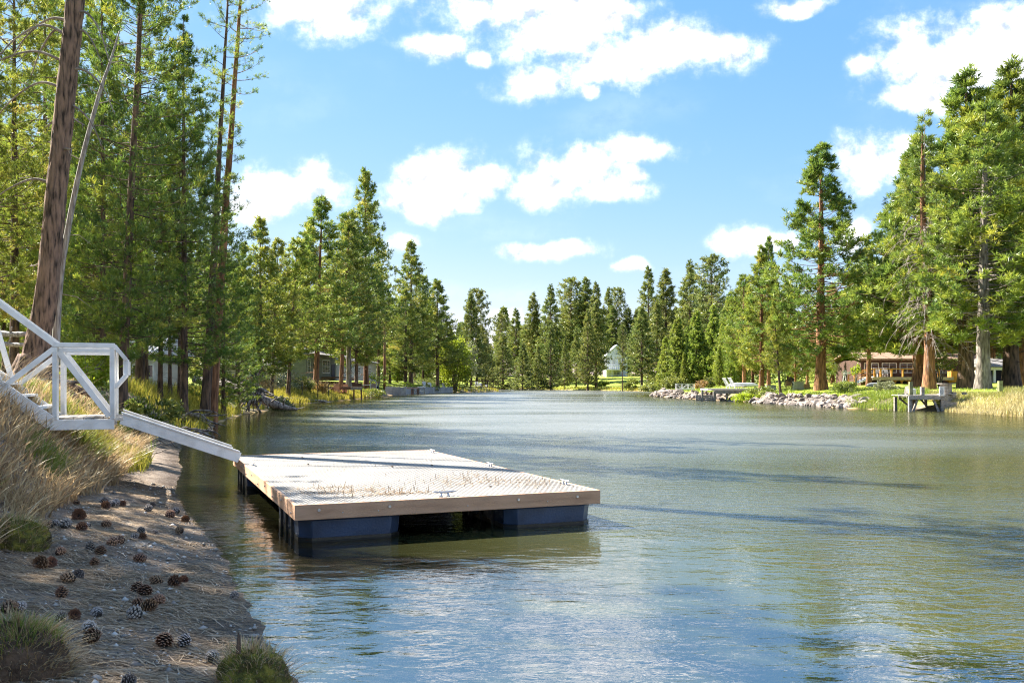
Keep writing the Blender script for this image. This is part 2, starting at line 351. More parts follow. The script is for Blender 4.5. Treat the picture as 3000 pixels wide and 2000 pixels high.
mt['lf_spire'] = leaf_mat('lf_spire', [(0.120, 0.186, 0.028), (0.209, 0.279, 0.037), (0.305, 0.358, 0.057), (0.386, 0.404, 0.089)], trans=0.4)
mt['lf_lime'] = leaf_mat('lf_lime', [(0.22, 0.30, 0.02), (0.34, 0.42, 0.03), (0.45, 0.50, 0.05)], trans=0.5)
mt['lf_bush'] = leaf_mat('lf_bush', [(0.10, 0.14, 0.03), (0.18, 0.22, 0.04), (0.28, 0.30, 0.07)], trans=0.4)
mt['lf_sage'] = leaf_mat('lf_sage', [(0.12, 0.14, 0.07), (0.22, 0.24, 0.12), (0.34, 0.34, 0.18)], trans=0.3)
mt['lf_rust'] = leaf_mat('lf_rust', [(0.30, 0.17, 0.06), (0.42, 0.27, 0.11), (0.50, 0.36, 0.18)], trans=0.3)
mt['grass_dry'] = leaf_mat('grass_dry', [(0.27, 0.17, 0.085), (0.43, 0.30, 0.16), (0.54, 0.40, 0.22), (0.64, 0.50, 0.30), (0.26, 0.28, 0.055), (0.15, 0.24, 0.035)], trans=0.3, orand=0.0, hvar=0.0)
mt['grass_sedge'] = leaf_mat('grass_sedge', [(0.10, 0.14, 0.02), (0.24, 0.25, 0.03), (0.42, 0.36, 0.04), (0.50, 0.40, 0.10)], trans=0.4, orand=0.0, hvar=0.0)
mt['grass_green'] = leaf_mat('grass_green', [(0.07, 0.13, 0.016), (0.14, 0.22, 0.022), (0.24, 0.31, 0.03), (0.36, 0.36, 0.07)], trans=0.4, orand=0.0, hvar=0.0)
mt['grass_straw'] = leaf_mat('grass_straw', [(0.20, 0.22, 0.04), (0.36, 0.32, 0.10), (0.48, 0.40, 0.19), (0.55, 0.47, 0.26)], trans=0.35, orand=0.0, hvar=0.0)
# ------------------------------------------------------------------ ground and river
def shore_pts(l): return [(gx(px, F * CZ / (py - HOR)), F * CZ / (py - HOR)) for px, py in l]
left_shore = [(6.0, -70.0), (1.6, -8.0), (0.3, 0.5), (-0.55, 3.6)] + shore_pts([(838, 1960), (742, 1800), (672, 1660), (602, 1560), (530, 1470), (512, 1420), (536, 1375), (524, 1332), (548, 1290), (614, 1268), (640, 1240), (694, 1220), (740, 1208)]) + \
    [(-15.9, 58.5), (-17.6, 63.0), (-18.6, 69.0), (-17.4, 81.0), (-17.0, 99.0), (-17.2, 110.0), (-17.3, 122.0), (-17.0, 136.0), (-13.4, 160.0), (-10.8, 172.0), (-3.2, 190.0), (-6.0, 198.0), (-32.0, 212.0), (-130.0, 226.0), (-420.0, 240.0)]
far_shore = [(-420.0, 300.0), (-150.0, 268.0), (-32.0, 260.0), (-8.0, 256.0), (4.0, 248.0), (16.0, 228.0), (26.0, 203.0), (30.5, 188.0)]
right_shore = [(32.5, 168.0), (27.0, 142.0), (21.0, 131.0), (19.6, 127.0)] + shore_pts([(1972, 1165), (2067, 1170), (2105, 1173), (2166, 1175), (2207, 1179), (2309, 1184), (2450, 1193), (2497, 1196), (2663, 1203), (2798, 1208), (3000, 1222)]) + \
    [(27.5, 40.0), (30.0, 28.0), (33.0, 0.0), (36.0, -70.0)]
def densify(pts, side):
    out = []
    for i in range(len(pts) - 1):
        p0 = pts[max(i - 1, 0)]; p1 = pts[i]; p2 = pts[i + 1]; p3 = pts[min(i + 2, len(pts) - 1)]
        n = 4
        for k in range(n):
            t = k / n
            out.append(tuple(0.5 * (2 * p1[a] + (p2[a] - p0[a]) * t + (2 * p0[a] - 5 * p1[a] + 4 * p2[a] - p3[a]) * t * t + (3 * p1[a] - p0[a] - 3 * p2[a] + p3[a]) * t ** 3) for a in (0, 1)) + (side,))
    out.append(pts[-1] + (side,))
    return out
poly = densify(left_shore, 0) + densify(far_shore, 1) + densify(right_shore, 2)
PX = np.array([p[0] for p in poly]); PY = np.array([p[1] for p in poly]); PS = np.array([p[2] for p in poly])
def river_dist(x, y):
    """signed distance to the shore, positive on land, and which bank (0 left, 1 far, 2 right)"""
    x = np.atleast_1d(np.asarray(x, float)); y = np.atleast_1d(np.asarray(y, float))
    best = np.full(x.shape, 1e9); side = np.zeros(x.shape, int); ins = np.zeros(x.shape, bool)
    n = len(PX)
    for i in range(n):
        j = (i + 1) % n
        ax, ay, bx, by = PX[i], PY[i], PX[j], PY[j]
        dx, dy = bx - ax, by - ay; l2 = dx * dx + dy * dy + 1e-9
        t = np.clip(((x - ax) * dx + (y - ay) * dy) / l2, 0, 1)
        d2 = (x - ax - t * dx) ** 2 + (y - ay - t * dy) ** 2
        m = d2 < best; best = np.where(m, d2, best); side = np.where(m, PS[i], side)
        c = ((ay > y) != (by > y)) & (x < (bx - ax) * (y - ay) / (by - ay + 1e-12) + ax)
        ins ^= c
    d = np.sqrt(best)
    return np.where(ins, -d, d), side
def beach_w(y): return np.interp(y, [0, 4, 6, 8.5, 10.7, 14.3, 17, 20.7, 26, 40, 60], [2.4, 2.3, 2.15, 1.9, 1.55, 0.9, 0.85, 0.85, 0.7, 0.4, 0.3])
def height(x, y, detail=True):
    x = np.atleast_1d(np.asarray(x, float)); y = np.atleast_1d(np.asarray(y, float))
    d, s = river_dist(x, y)
    d0 = d
    if detail:
        near = np.clip(y / 40, 0.25, 2.0)
        d = d + (fbm(x / near * 1.4, y / near * 1.4, 3, 3) - 0.44) * 0.5 * near * np.exp(-np.abs(d) / (3 * near))
    # left bank: beach, steep grassy slope, terrace; farther on, a gentle lawn
    wb = beach_w(y); zb = 0.03 + 0.24 * np.clip(wb / 1.8, 0.3, 1)
    hb = np.interp(y, [0, 6, 12, 25, 45, 62, 75, 100, 300], [1.5, 1.55, 1.6, 1.55, 1.35, 1.0, 0.9, 0.9, 0.8])
    ws = np.interp(y, [0, 10, 20, 45, 62, 75], [1.5, 1.6, 1.9, 3.0, 3.2, 3.2])
    top = np.interp(y, [0, 40, 60, 75, 300], [0.3, 0.3, 0.5, 1.1, 1.5])
    hl = np.where(d < wb, zb * d / wb, zb + (hb - zb) * sstep(0, 1, (d - wb) / ws) + top * sstep(0, 13, d - wb - ws * 0.5))
    hf = 0.35 * sstep(0, 1.6, d) + np.clip(d - 1, 0, 70) * 0.062
    hr = 0.75 * sstep(0, 1.8, d) + 0.5 * sstep(1.5, 9, d) + 0.7 * sstep(8, 40, d)
    hr = np.where(y < 61, 0.95 * sstep(0, 4.0, d) + 0.3 * sstep(4, 14, d) + 0.7 * sstep(12, 40, d), hr)
    h = np.where(s == 0, hl, np.where(s == 1, hf, hr))
    bed = -np.minimum(1.6, 0.16 * -d + 0.02 * d * d)
    bed = np.maximum(bed, -1.8)
    h = np.where(d < 0, bed, h)
    if detail:
        land = sstep(0.0, 0.6, d)
        h = h + land * ((fbm(x * 0.9, y * 0.9, 21, 4) - 0.45) * 0.16 + (fbm(x * 0.12, y * 0.12, 5, 3) - 0.45) * 0.5 * sstep(5, 20, d))
        h = h + np.where(y < 30, (fbm(x * 6, y * 6, 31, 3) - 0.45) * 0.05, 0) * sstep(-0.4, 0.3, d)
    return h
def gh(x, y): return float(height(x, y)[0])
def on(px, Y, dz=0.0):
    x = gx(px, Y); return Vector((x, Y, gh(x, Y) + dz))

def grow(a, b, s0, k):
    out = [a]; s = s0
    while out[-1] < b: out.append(out[-1] + s); s *= k
    return out
xs = sorted(set([-v for v in grow(34, 2600, 1.2, 1.22)] + list(np.arange(-34, -11, 0.7)) + list(np.arange(-11, 1.0, 0.14)) + list(np.arange(1.0, 12, 0.8)) + list(np.arange(12, 50, 0.7)) + grow(50, 2600, 1.2, 1.22)))
ys = sorted(set([-v for v in grow(2, 700, 1.5, 1.4)] + list(np.arange(-2, 3.4, 0.5)) + list(np.arange(3.4, 17, 0.12)) + list(np.arange(17, 34, 0.35)) + list(np.arange(34, 140, 0.8)) + list(np.arange(140, 300, 1.8)) + grow(300, 3200, 3, 1.15)))
xs = np.array(xs); ys = np.array(ys)
GX, GY = np.meshgrid(xs, ys); gxx = GX.ravel(); gyy = GY.ravel()
gd, gs = river_dist(gxx, gyy)
gz = height(gxx, gyy)
nx, ny = len(xs), len(ys)
idx = np.arange(nx * ny).reshape(ny, nx)
quads = np.stack([idx[:-1, :-1], idx[:-1, 1:], idx[1:, 1:], idx[1:, :-1]], -1).reshape(-1, 4)
# where lawn grows: far bank, right bank, left lawn in front of the houses
lawn = np.where(gs == 1, 1.0, np.where(gs == 2, sstep(1.0, 2.5, gd), np.where(gyy > 63, sstep(1.0, 4.0, gd) * (1 - sstep(16, 24, gd)), sstep(26, 50, gyy) * 0.35 + 0.25 * sstep(2.5, 4, gd))))
lawn = np.where((gs == 1) & (gd > 60), 0.5, lawn); lawn = np.where((gs == 2) & (gd > 45), 0.35, lawn)
lawn = np.clip(lawn + (fbm(gxx * 0.25, gyy * 0.25, 44, 4) - 0.47) * 0.7, 0, 1) * (gd > 0.2)
wet = 1 - sstep(0.08, 0.65, gd + (fbm(gxx * 2, gyy * 2, 51, 3) - 0.45) * 0.4)

def ground_mat():
    m, N, L = new_mat('ground')
    def nd(t, **k):
        n = N.new(t)
        for a, b in k.items(): setattr(n, a, b)
        return n
    o = nd('ShaderNodeOutputMaterial'); b = nd('ShaderNodeBsdfPrincipled'); L.new(b.outputs[0], o.inputs[0])
    b.inputs['Specular IOR Level'].default_value = 0.2
    tc = nd('ShaderNodeTexCoord')
    def noise(sc, det=6, r=0.55):
        n = nd('ShaderNodeTexNoise'); n.inputs['Scale'].default_value = sc; n.inputs['Detail'].default_value = det; n.inputs['Roughness'].default_value = r
        L.new(tc.outputs['Object'], n.inputs['Vector']); return n.outputs['Fac']
    def ramp(f, stops):
        r = nd('ShaderNodeValToRGB'); e = r.color_ramp.elements
        e[0].position, e[0].color = stops[0][0], c4(stops[0][1]); e[1].position, e[1].color = stops[-1][0], c4(stops[-1][1])
        for p, c in stops[1:-1]:
            q = e.new(p); q.color = c4(c)
        L.new(f, r.inputs[0]); return r.outputs[0]
    def mix(f, a, b_, mode='MIX'):
        n = nd('ShaderNodeMix', data_type='RGBA', blend_type=mode)
        if isinstance(f, float): n.inputs[0].default_value = f
        else: L.new(f, n.inputs[0])
        L.new(a, n.inputs[6]); L.new(b_, n.inputs[7]); return n.outputs[2]
    def attr(k):
        a = nd('ShaderNodeAttribute'); a.attribute_name = k; return a.outputs['Fac']
    soil = ramp(noise(2.3, 8, 0.65), [(0.30, (0.11, 0.084, 0.063)), (0.48, (0.20, 0.155, 0.118)), (0.62, (0.30, 0.25, 0.20)), (0.75, (0.42, 0.38, 0.33))])
    fine = ramp(noise(55, 6, 0.7), [(0.32, (0.45, 0.42, 0.40)), (0.52, (1.0, 1.0, 1.0)), (0.70, (1.45, 1.42, 1.38))])
    soil = mix(1.0, soil, fine, 'MULTIPLY')
    grass = ramp(noise(0.7, 7, 0.6), [(0.30, (0.10, 0.14, 0.022)), (0.45, (0.19, 0.25, 0.03)), (0.60, (0.29, 0.33, 0.04)), (0.76, (0.38, 0.34, 0.085))])
    col = mix(attr('lawn'), soil, grass)
    wetc = nd('ShaderNodeMix', data_type='RGBA', blend_type='MULTIPLY'); wetc.inputs[0].default_value = 1.0; wetc.inputs[7].default_value = (0.42, 0.38, 0.36, 1)
    L.new(col, wetc.inputs[6])
    col = mix(attr('wet'), col, wetc.outputs[2])
    bed = ramp(noise(1.5, 6, 0.6), [(0.35, (0.50, 0.33, 0.14)), (0.65, (0.70, 0.52, 0.28))])
    col = mix(attr('bed'), col, bed)
    L.new(col, b.inputs['Base Color'])
    rr = nd('ShaderNodeMapRange'); rr.inputs[3].default_value = 0.95; rr.inputs[4].default_value = 0.35; L.new(attr('wet'), rr.inputs[0]); L.new(rr.outputs[0], b.inputs['Roughness'])
    bp = nd('ShaderNodeBump'); bp.inputs['Strength'].default_value = 0.8; bp.inputs['Distance'].default_value = 0.03
    L.new(noise(28, 7, 0.7), bp.inputs['Height']); L.new(bp.outputs[0], b.inputs['Normal'])
    return m
ground = np_obj('ground', np.stack([gxx, gyy, gz], -1), quads, ground_mat(), {'lawn': ('POINT', lawn), 'wet': ('POINT', wet), 'bed': ('POINT', (gd < -0.15) * 1.0)}, smooth=True)
tag(ground, 'earth of the river banks with beach, lawns and river bed', 'ground', kind='structure')

def water_mat():
    m, N, L = new_mat('river_water')
    def nd(t, **k):
        n = N.new(t)
        for a, b in k.items(): setattr(n, a, b)
        return n
    o = nd('ShaderNodeOutputMaterial')
    tc = nd('ShaderNodeTexCoord')
    def noise(sc, st, det=3, r=0.5, rz=0.0, dist=0.0):
        mp = nd('ShaderNodeMapping'); mp.inputs['Scale'].default_value = st; mp.inputs['Rotation'].default_value = (0, 0, rz)
        L.new(tc.outputs['Object'], mp.inputs[0])
        n = nd('ShaderNodeTexNoise'); n.inputs['Scale'].default_value = sc; n.inputs['Detail'].default_value = det; n.inputs['Roughness'].default_value = r
        n.inputs['Distortion'].default_value = dist
        L.new(mp.outputs[0], n.inputs['Vector']); return n.outputs['Fac']
    def mth(op, a, b, c=None):
        n = nd('ShaderNodeMath', operation=op)
        for i, s in enumerate((a, b, c)):
            if s is None: continue
            if isinstance(s, float): n.inputs[i].default_value = s
            else: L.new(s, n.inputs[i])
        return n.outputs[0]
    big = noise(0.8, (1, 1.7, 1), 3, 0.5, 0.5)
    mid = noise(3.4, (0.75, 1.6, 1), 3, 0.5, -0.45, 0.6)
    fin = noise(10.5, (0.8, 1.5, 1), 3, 0.5, -0.5, 0.8)
    # gusts: where the surface is ruffled and where it is slick
    gust = noise(0.055, (1.0, 1.8, 1), 3, 0.55, -0.3)
    at = nd('ShaderNodeAttribute'); at.attribute_name = 'calm'
    gm = nd('ShaderNodeMapRange'); gm.inputs[1].default_value = 0.36; gm.inputs[2].default_value = 0.62; gm.inputs[3].default_value = 0.5; gm.inputs[4].default_value = 1.0
    L.new(gust, gm.inputs[0])
    ruf = nd('ShaderNodeAttribute'); ruf.attribute_name = 'ruffle'
    amp = mth('MULTIPLY', gm.outputs[0], mth('SUBTRACT', 1.0, at.outputs['Fac']))
    amp = mth('MULTIPLY', amp, mth('MULTIPLY_ADD', ruf.outputs['Fac'], -0.6, 1.0))
    hgt = mth('MULTIPLY_ADD', mid, 0.090, mth('MULTIPLY', fin, 0.028))
    hgt = mth('MULTIPLY', hgt, amp)
    hgt = mth('MULTIPLY_ADD', big, 0.026, hgt)
    bp = nd('ShaderNodeBump'); bp.inputs['Strength'].default_value = 1.0; bp.inputs['Distance'].default_value = 1.0
    L.new(hgt, bp.inputs['Height'])
    clear = nd('ShaderNodeAttribute'); clear.attribute_name = 'clear'
    dif = nd('ShaderNodeBsdfDiffuse')
    cr = nd('ShaderNodeMix', data_type='RGBA'); cr.inputs[6].default_value = (0.046, 0.050, 0.020, 1); cr.inputs[7].default_value = (0.070, 0.075, 0.029, 1)
    L.new(gust, cr.inputs[0]); L.new(cr.outputs[2], dif.inputs[0])
    tr = nd('ShaderNodeBsdfTransparent'); tr.inputs[0].default_value = (0.95, 0.87, 0.66, 1)
    body = nd('ShaderNodeMixShader'); L.new(clear.outputs['Fac'], body.inputs[0]); L.new(dif.outputs[0], body.inputs[1]); L.new(tr.outputs[0], body.inputs[2])
    gl = nd('ShaderNodeBsdfGlossy'); L.new(mth('MULTIPLY_ADD', mth('MULTIPLY', ruf.outputs['Fac'], gm.outputs[0]), 0.33, 0.035), gl.inputs['Roughness']); L.new(bp.outputs[0], gl.inputs['Normal'])
    fr = nd('ShaderNodeFresnel'); L.new(mth('MULTIPLY_ADD', clear.outputs['Fac'], -7.2, 8.6), fr.inputs['IOR']); L.new(bp.outputs[0], fr.inputs['Normal'])
    mx = nd('ShaderNodeMixShader'); L.new(fr.outputs[0], mx.inputs[0]); L.new(body.outputs[0], mx.inputs[1]); L.new(gl.outputs[0], mx.inputs[2])
    L.new(mx.outputs[0], o.inputs[0])
    return m
keepx = (xs > -460) & (xs < 460); keepy = (ys > -75) & (ys < 420)
wx, wy = np.meshgrid(xs[keepx], ys[keepy]); wx = wx.ravel(); wy = wy.ravel()
wd, ws_ = river_dist(wx, wy)
nwx, nwy = keepx.sum(), keepy.sum()
widx = np.arange(nwx * nwy).reshape(nwy, nwx)
wq = np.stack([widx[:-1, :-1], widx[:-1, 1:], widx[1:, 1:], widx[1:, :-1]], -1).reshape(-1, 4)
wet_q = (wd[wq] < 3.0).any(1); wq = wq[wet_q]
used = np.unique(wq); remap = -np.ones(len(wx), int); remap[used] = np.arange(len(used)); wq = remap[wq]
wx, wy, wd, ws_ = wx[used], wy[used], wd[used], ws_[used]
clear = np.clip(1.22 - -wd / 3.6, 0, 1) * 0.96 * np.where((ws_ == 0) & (wy < 60), 1.0, 0.5) * (0.12 + 0.88 * sstep(6.8, 9.6, wy))
calm = np.clip(0.72 * (1 - sstep(0.5, 5.0, -wd)) + 0.88 * sstep(-5.6, -2.4, -np.abs(wx + 0.4)) * (1 - sstep(9.5, 12.0, wy)), 0, 0.9)
calm = np.maximum(calm, np.where(ws_ == 2, 0.5 * (1 - sstep(4, 22, -wd)), 0))
ruffle = (0.62 * sstep(4.5, 9, wy + 0.5 * wx) + 0.38 * sstep(11, 40, wy)) * (1 - np.clip(calm * 1.2, 0, 1)) * sstep(0.5, 6, -wd)     # open water where the breeze breaks the surface up
river = np_obj('river_water', np.stack([wx, wy, np.zeros_like(wx)], -1), wq, water_mat(), {'clear': ('POINT', clear), 'calm': ('POINT', calm), 'ruffle': ('POINT', ruffle)}, smooth=True)
tag(river, 'greenish rippled river water', 'river', kind='structure')
# ------------------------------------------------------------------ grass and litter builders
def ribbons(pos, hgt, lean, width, rng, segs=3, curl=0.5):
    """grass blades: pos (n,3), hgt (n), lean (n,2) horizontal displacement of the tip as a share of the height"""
    n = len(pos); ang = rng.uniform(0, 2 * np.pi, n)
    side = np.stack([np.cos(ang), np.sin(ang), np.zeros(n)], -1) * (width / 2)[:, None]
    V = np.zeros((n, 2 * segs + 1, 3)); ll = np.linalg.norm(lean, axis=1)
    for i in range(segs + 1):
        t = i / segs
        zz = hgt * (t - curl * t * t * np.clip(ll, 0, 1.6) * 0.55)
        c = pos + np.stack([lean[:, 0] * hgt * t ** 1.7, lean[:, 1] * hgt * t ** 1.7, zz], -1)
        if i < segs:
            w = 1 - 0.55 * t
            V[:, 2 * i] = c - side * w; V[:, 2 * i + 1] = c + side * w
        else: V[:, 2 * segs] = c
    base = (np.arange(n) * (2 * segs + 1))[:, None]
    q = np.concatenate([base + np.array([[2 * i, 2 * i + 1, 2 * i + 3, 2 * i + 2]]) for i in range(segs - 1)])
    t = base + np.array([[2 * segs - 2, 2 * segs - 1, 2 * segs]])
    return V.reshape(-1, 3), [q, t]
def grass(name, x, y, h, lean, width, mat, label, cat='grass', rv=None, rng=RNG, segs=3, zoff=-0.02, parent=None, z=None):
    n = len(x)
    if z is None: z = height(x, y) + zoff
    V, Fs = ribbons(np.stack([x, y, z], -1), h, lean, width, rng, segs)
    r = rng.random(n) if rv is None else rv
    fr = np.concatenate([np.tile(r, segs - 1), r])
    o = np_obj(name, V, Fs, mat, {'rnd': ('FACE', fr)}, parent=parent)
    if parent is None: tag(o, label, cat, kind='stuff')
    return o

# ------------------------------------------------------------------ trees
def rot_about(v, axis, ang):
    c, s = np.cos(ang)[..., None], np.sin(ang)[..., None]
    return v * c + np.cross(axis, v) * s + axis * (axis * v).sum(-1, keepdims=True) * (1 - c)
def unit(v): return v / (np.linalg.norm(v, axis=-1, keepdims=True) + 1e-9)
def tufts(cen, dirs, L, Wd, nb, spread, rng):
    n = len(cen)
    d = np.repeat(dirs, nb, 0) + rng.normal(0, spread, (n * nb, 3)); d = unit(d)
    c = np.repeat(cen, nb, 0)
    s = unit(np.cross(d, rng.normal(0, 1, (n * nb, 3)))) * (Wd / 2)
    ln = L * rng.uniform(0.6, 1.15, (n * nb, 1))
    m = c + d * ln * 0.45
    V = np.stack([c, m - s, c + d * ln, m + s], 1).reshape(-1, 3)
    Fq = np.arange(n * nb * 4).reshape(-1, 4)
    return V, Fq
def tube_np(pts, rad, n):
    """pts (m,k,3) many polylines at once, rad (m,k)"""
    m, k, _ = pts.shape
    tan = np.gradient(pts, axis=1); tan = unit(tan)
    ref = np.broadcast_to(np.array([0.13, 0.21, 0.97]), tan.shape)
    bad = np.abs((tan * ref).sum(-1)) > 0.9
    ref = np.where(bad[..., None], np.array([1.0, 0.1, 0.0]), ref)
    a = unit(np.cross(tan, ref)); b = np.cross(tan, a)
    th = np.arange(n) * 2 * np.pi / n
    V = pts[:, :, None, :] + (a[:, :, None, :] * np.cos(th)[None, None, :, None] + b[:, :, None, :] * np.sin(th)[None, None, :, None]) * rad[:, :, None, None]
    idx = np.arange(m * k * n).reshape(m, k, n)
    q = np.stack([idx[:, :-1], np.roll(idx[:, :-1], -1, 2), np.roll(idx[:, 1:], -1, 2), idx[:, 1:]], -1).reshape(-1, 4)
    return V.reshape(-1, 3), q
def trunk_mesh(pts, rad, n, rng, rough=0.06):
    k = len(pts); th = np.arange(n) * 2 * np.pi / n
    V = np.zeros((k, n, 3)); ph = rng.uniform(0, 6.28, 4)
    for i in range(k):
        r = rad[i] * (1 + rough * (np.sin(3 * th + ph[0] + pts[i][2] * 0.4) * 0.5 + np.sin(7 * th + ph[1] - pts[i][2] * 1.1) * 0.4 + rng.normal(0, 0.35, n)))
        V[i, :, 0] = pts[i][0] + np.cos(th) * r; V[i, :, 1] = pts[i][1] + np.sin(th) * r; V[i, :, 2] = pts[i][2]
    idx = np.arange(k * n).reshape(k, n)
    q = np.stack([idx[:-1], np.roll(idx[:-1], -1, 1), np.roll(idx[1:], -1, 1), idx[1:]], -1).reshape(-1, 4)
    return V.reshape(-1, 3), q

def make_pine(seed, H=20.0, cs=0.25, R=2.6, form='cone', nbr=170, sub=5, tper=3, tl=0.22, tw=0.014, nb=9, spread=0.6, e_low=-0.15, e_top=0.75, up=0.25, gap=0.12, r0=None,
              leaf='lf_near', bark='bark', lean=(0.0, 0.0), dead=8, limb_r=0.02, tn=10, clump=0.0, crown_kinks=0.25):
    """returns (trunk mesh with limbs, crown mesh) of one conifer, base at the origin"""
    rng = np.random.default_rng(seed)
    r0 = r0 or H * 0.011
    k = 26; zs = np.linspace(-0.5, H, k); t = np.clip(zs / H, 0, 1)
    wob = np.cumsum(rng.normal(0, 0.012 * H / k, (k, 2)), 0)
    px = lean[0] * zs * (0.6 + 0.4 * t) + wob[:, 0]; py = lean[1] * zs * (0.6 + 0.4 * t) + wob[:, 1]
    rad = r0 * (1 - t) ** 0.85 + 0.012 + r0 * 0.55 * np.exp(-np.clip(zs, 0, None) / 0.55) * (zs < 4)
    tp = np.stack([px, py, zs], -1)
    TV, TF = trunk_mesh(tp, rad, tn, rng)
    # limbs
    u = (np.arange(nbr) + rng.uniform(0, 1, nbr)) / nbr
    tt = 1 - (1 - u) ** 0.68 if form in ('cone', 'column', 'spire') else u ** 1.15
    z = H * (cs + (0.985 - cs) * tt)
    az = np.arange(nbr) * 2.39996 + rng.normal(0, 0.5, nbr)
    if form == 'cone': prof = (1 - tt) ** 0.95 * np.clip((tt + 0.10) / 0.2, 0.5, 1)
    elif form == 'round': prof = np.sqrt(np.clip(1 - ((tt - 0.38) / 0.64) ** 2, 0.02, 1)) * np.clip((tt + 0.2) / 0.4, 0.5, 1)
    elif form == 'column': prof = np.clip((1 - tt) ** 0.72, 0, 1) * np.clip((tt + 0.25) / 0.5, 0.55, 1)
    elif form == 'spire': prof = (1 - tt) ** 0.9 * np.clip((tt + 0.3) / 0.4, 0.75, 1)
    else: prof = np.clip(0.45 + 0.3 * np.sin(tt * 9 + seed), 0.2, 1) * (1 - 0.6 * tt)
    bulge = 0.72 + 0.56 * vnoise(z * 0.55 + seed * 3.1, az * 0 + np.floor((az % 6.283) * 1.3) * 3.7, seed)
    ln = R * prof * rng.uniform(0.72, 1.12, nbr) * bulge + 0.10
    keep = (vnoise(z * 0.42, np.sin(az) * 1.6 + 5 * np.cos(az), seed + 9) > gap) | (tt > 0.93)
    z, az, ln, tt = z[keep], az[keep], ln[keep], tt[keep]; m = len(z)
    el = e_low + (min(e_top, 0.5) - e_low) * tt ** 1.3 + rng.normal(0, 0.12, m)
    bx = np.interp(z, zs, px); by = np.interp(z, zs, py)
    q = 7; s = np.linspace(0, 1, q)
    hd = np.stack([np.cos(az), np.sin(az)], -1)
    side = np.stack([-hd[:, 1], hd[:, 0]], -1); bend = rng.normal(0, crown_kinks * 0.5, m)
    rr = ln[:, None] * s[None] * np.cos(el)[:, None]
    P = np.zeros((m, q, 3))
    lat = bend[:, None] * ln[:, None] * s[None] ** 2
    P[..., 0] = bx[:, None] + hd[:, 0:1] * rr + side[:, 0:1] * lat
    P[..., 1] = by[:, None] + hd[:, 1:2] * rr + side[:, 1:2] * lat
    P[..., 2] = z[:, None] + ln[:, None] * (s[None] * np.sin(el)[:, None] + up * s[None] ** 2.4 * rng.uniform(0.4, 1.3, (m, 1)) * (1.1 - 0.7 * tt[:, None]))
    brad = limb_r * (0.35 + ln[:, None] / R) * (1 - 0.86 * s[None])
    BV, BF = tube_np(P, brad, 4)
    # dead, bare limbs under the crown
    WV = [TV, BV]; WF = [TF, BF + len(TV)]; off = len(TV) + len(BV)
    if dead:
        dz = rng.uniform(max(0.06, cs * 0.3) * H, (cs + 0.12) * H, dead); da = rng.uniform(0, 6.283, dead); dl = rng.uniform(0.25, 0.8, dead) * R * 0.7
        D = np.zeros((dead, q, 3)); dr = rng.uniform(-0.6, 0.1, dead)
        D[..., 0] = np.interp(dz, zs, px)[:, None] + (np.cos(da) * dl)[:, None] * s; D[..., 1] = np.interp(dz, zs, py)[:, None] + (np.sin(da) * dl)[:, None] * s
        D[..., 2] = dz[:, None] + dl[:, None] * (0.25 * s + dr[:, None] * s ** 2)
        D += rng.normal(0, 0.02, D.shape) * s[None, :, None] * R
        V2, F2 = tube_np(D, limb_r * 0.7 * (1 - 0.85 * s)[None].repeat(dead, 0), 4)
        WV.append(V2); WF.append(F2 + off); off += len(V2)
    # twigs with needle tufts along the outer part of each limb
    s2 = rng.uniform(0.22 if clump == 0 else 0.42, 1.0, (m, sub)) ** 0.8
    s2[:, 0] = 1.0
    i0 = np.clip((s2 * (q - 1)).astype(int), 0, q - 2); fr = s2 * (q - 1) - i0
    mi = np.arange(m)[:, None]
    base = P[mi, i0] * (1 - fr[..., None]) + P[mi, i0 + 1] * fr[..., None]
    bd = unit(P[mi, i0 + 1] - P[mi, i0])
    tl_len = ln[:, None] * rng.uniform(0.12, 0.34, (m, sub)) * (1.15 - 0.6 * s2) + 0.10
    sg = np.where(rng.random((m, sub)) < 0.5, -1, 1) * rng.uniform(0.35, 1.15, (m, sub)); sg[:, 0] *= 0.2
    td = rot_about(bd, np.broadcast_to(np.array([0.0, 0.0, 1.0]), bd.shape), sg)
    td[..., 2] += rng.normal(0.10, 0.22, (m, sub)) + up * 0.6; td = unit(td)
    tip = base + td * tl_len[..., None]
    TWp = np.stack([base, base * 0.5 + tip * 0.5, tip], 2).reshape(-1, 3, 3)
    V3, F3 = tube_np(TWp, np.tile(np.array([[0.32, 0.22, 0.1]]) * limb_r, (len(TWp), 1)), 3)
    WV.append(V3); WF.append(F3 + off)
    f = rng.uniform(0.1, 1.0, (m, sub, tper)) ** (0.8 if clump == 0 else 0.45)
    cen = base[:, :, None] + (tip - base)[:, :, None] * f[..., None]
    cen = cen + rng.normal(0, 0.30 * tl, cen.shape)
    dr = np.broadcast_to(td[:, :, None], cen.shape) + np.array([0, 0, 0.25])
    CV, CF = tufts(cen.reshape(-1, 3), unit(dr.reshape(-1, 3)), tl, tw, nb, spread, rng)
    tu = np.clip(0.22 + 0.5 * rng.random((m, 1, 1)) * np.ones((1, sub, tper)) + rng.normal(0, 0.16, (m, sub, tper)) + 0.16 * (f - 0.5), 0, 0.92)
    tu = np.where(rng.random((m, 1, 1)) < 0.05, np.clip(tu + 0.4, 0, 1), tu)
    rn = np.clip(np.repeat(tu.ravel(), nb) + rng.normal(0, 0.05, m * sub * tper * nb), 0, 1)
    return np_mesh('pine_trunk', np.concatenate(WV), np.concatenate(WF), mt[bark], smooth=True), np_mesh('pine_crown', CV, CF, mt[leaf], {'rnd': ('FACE', rn)})

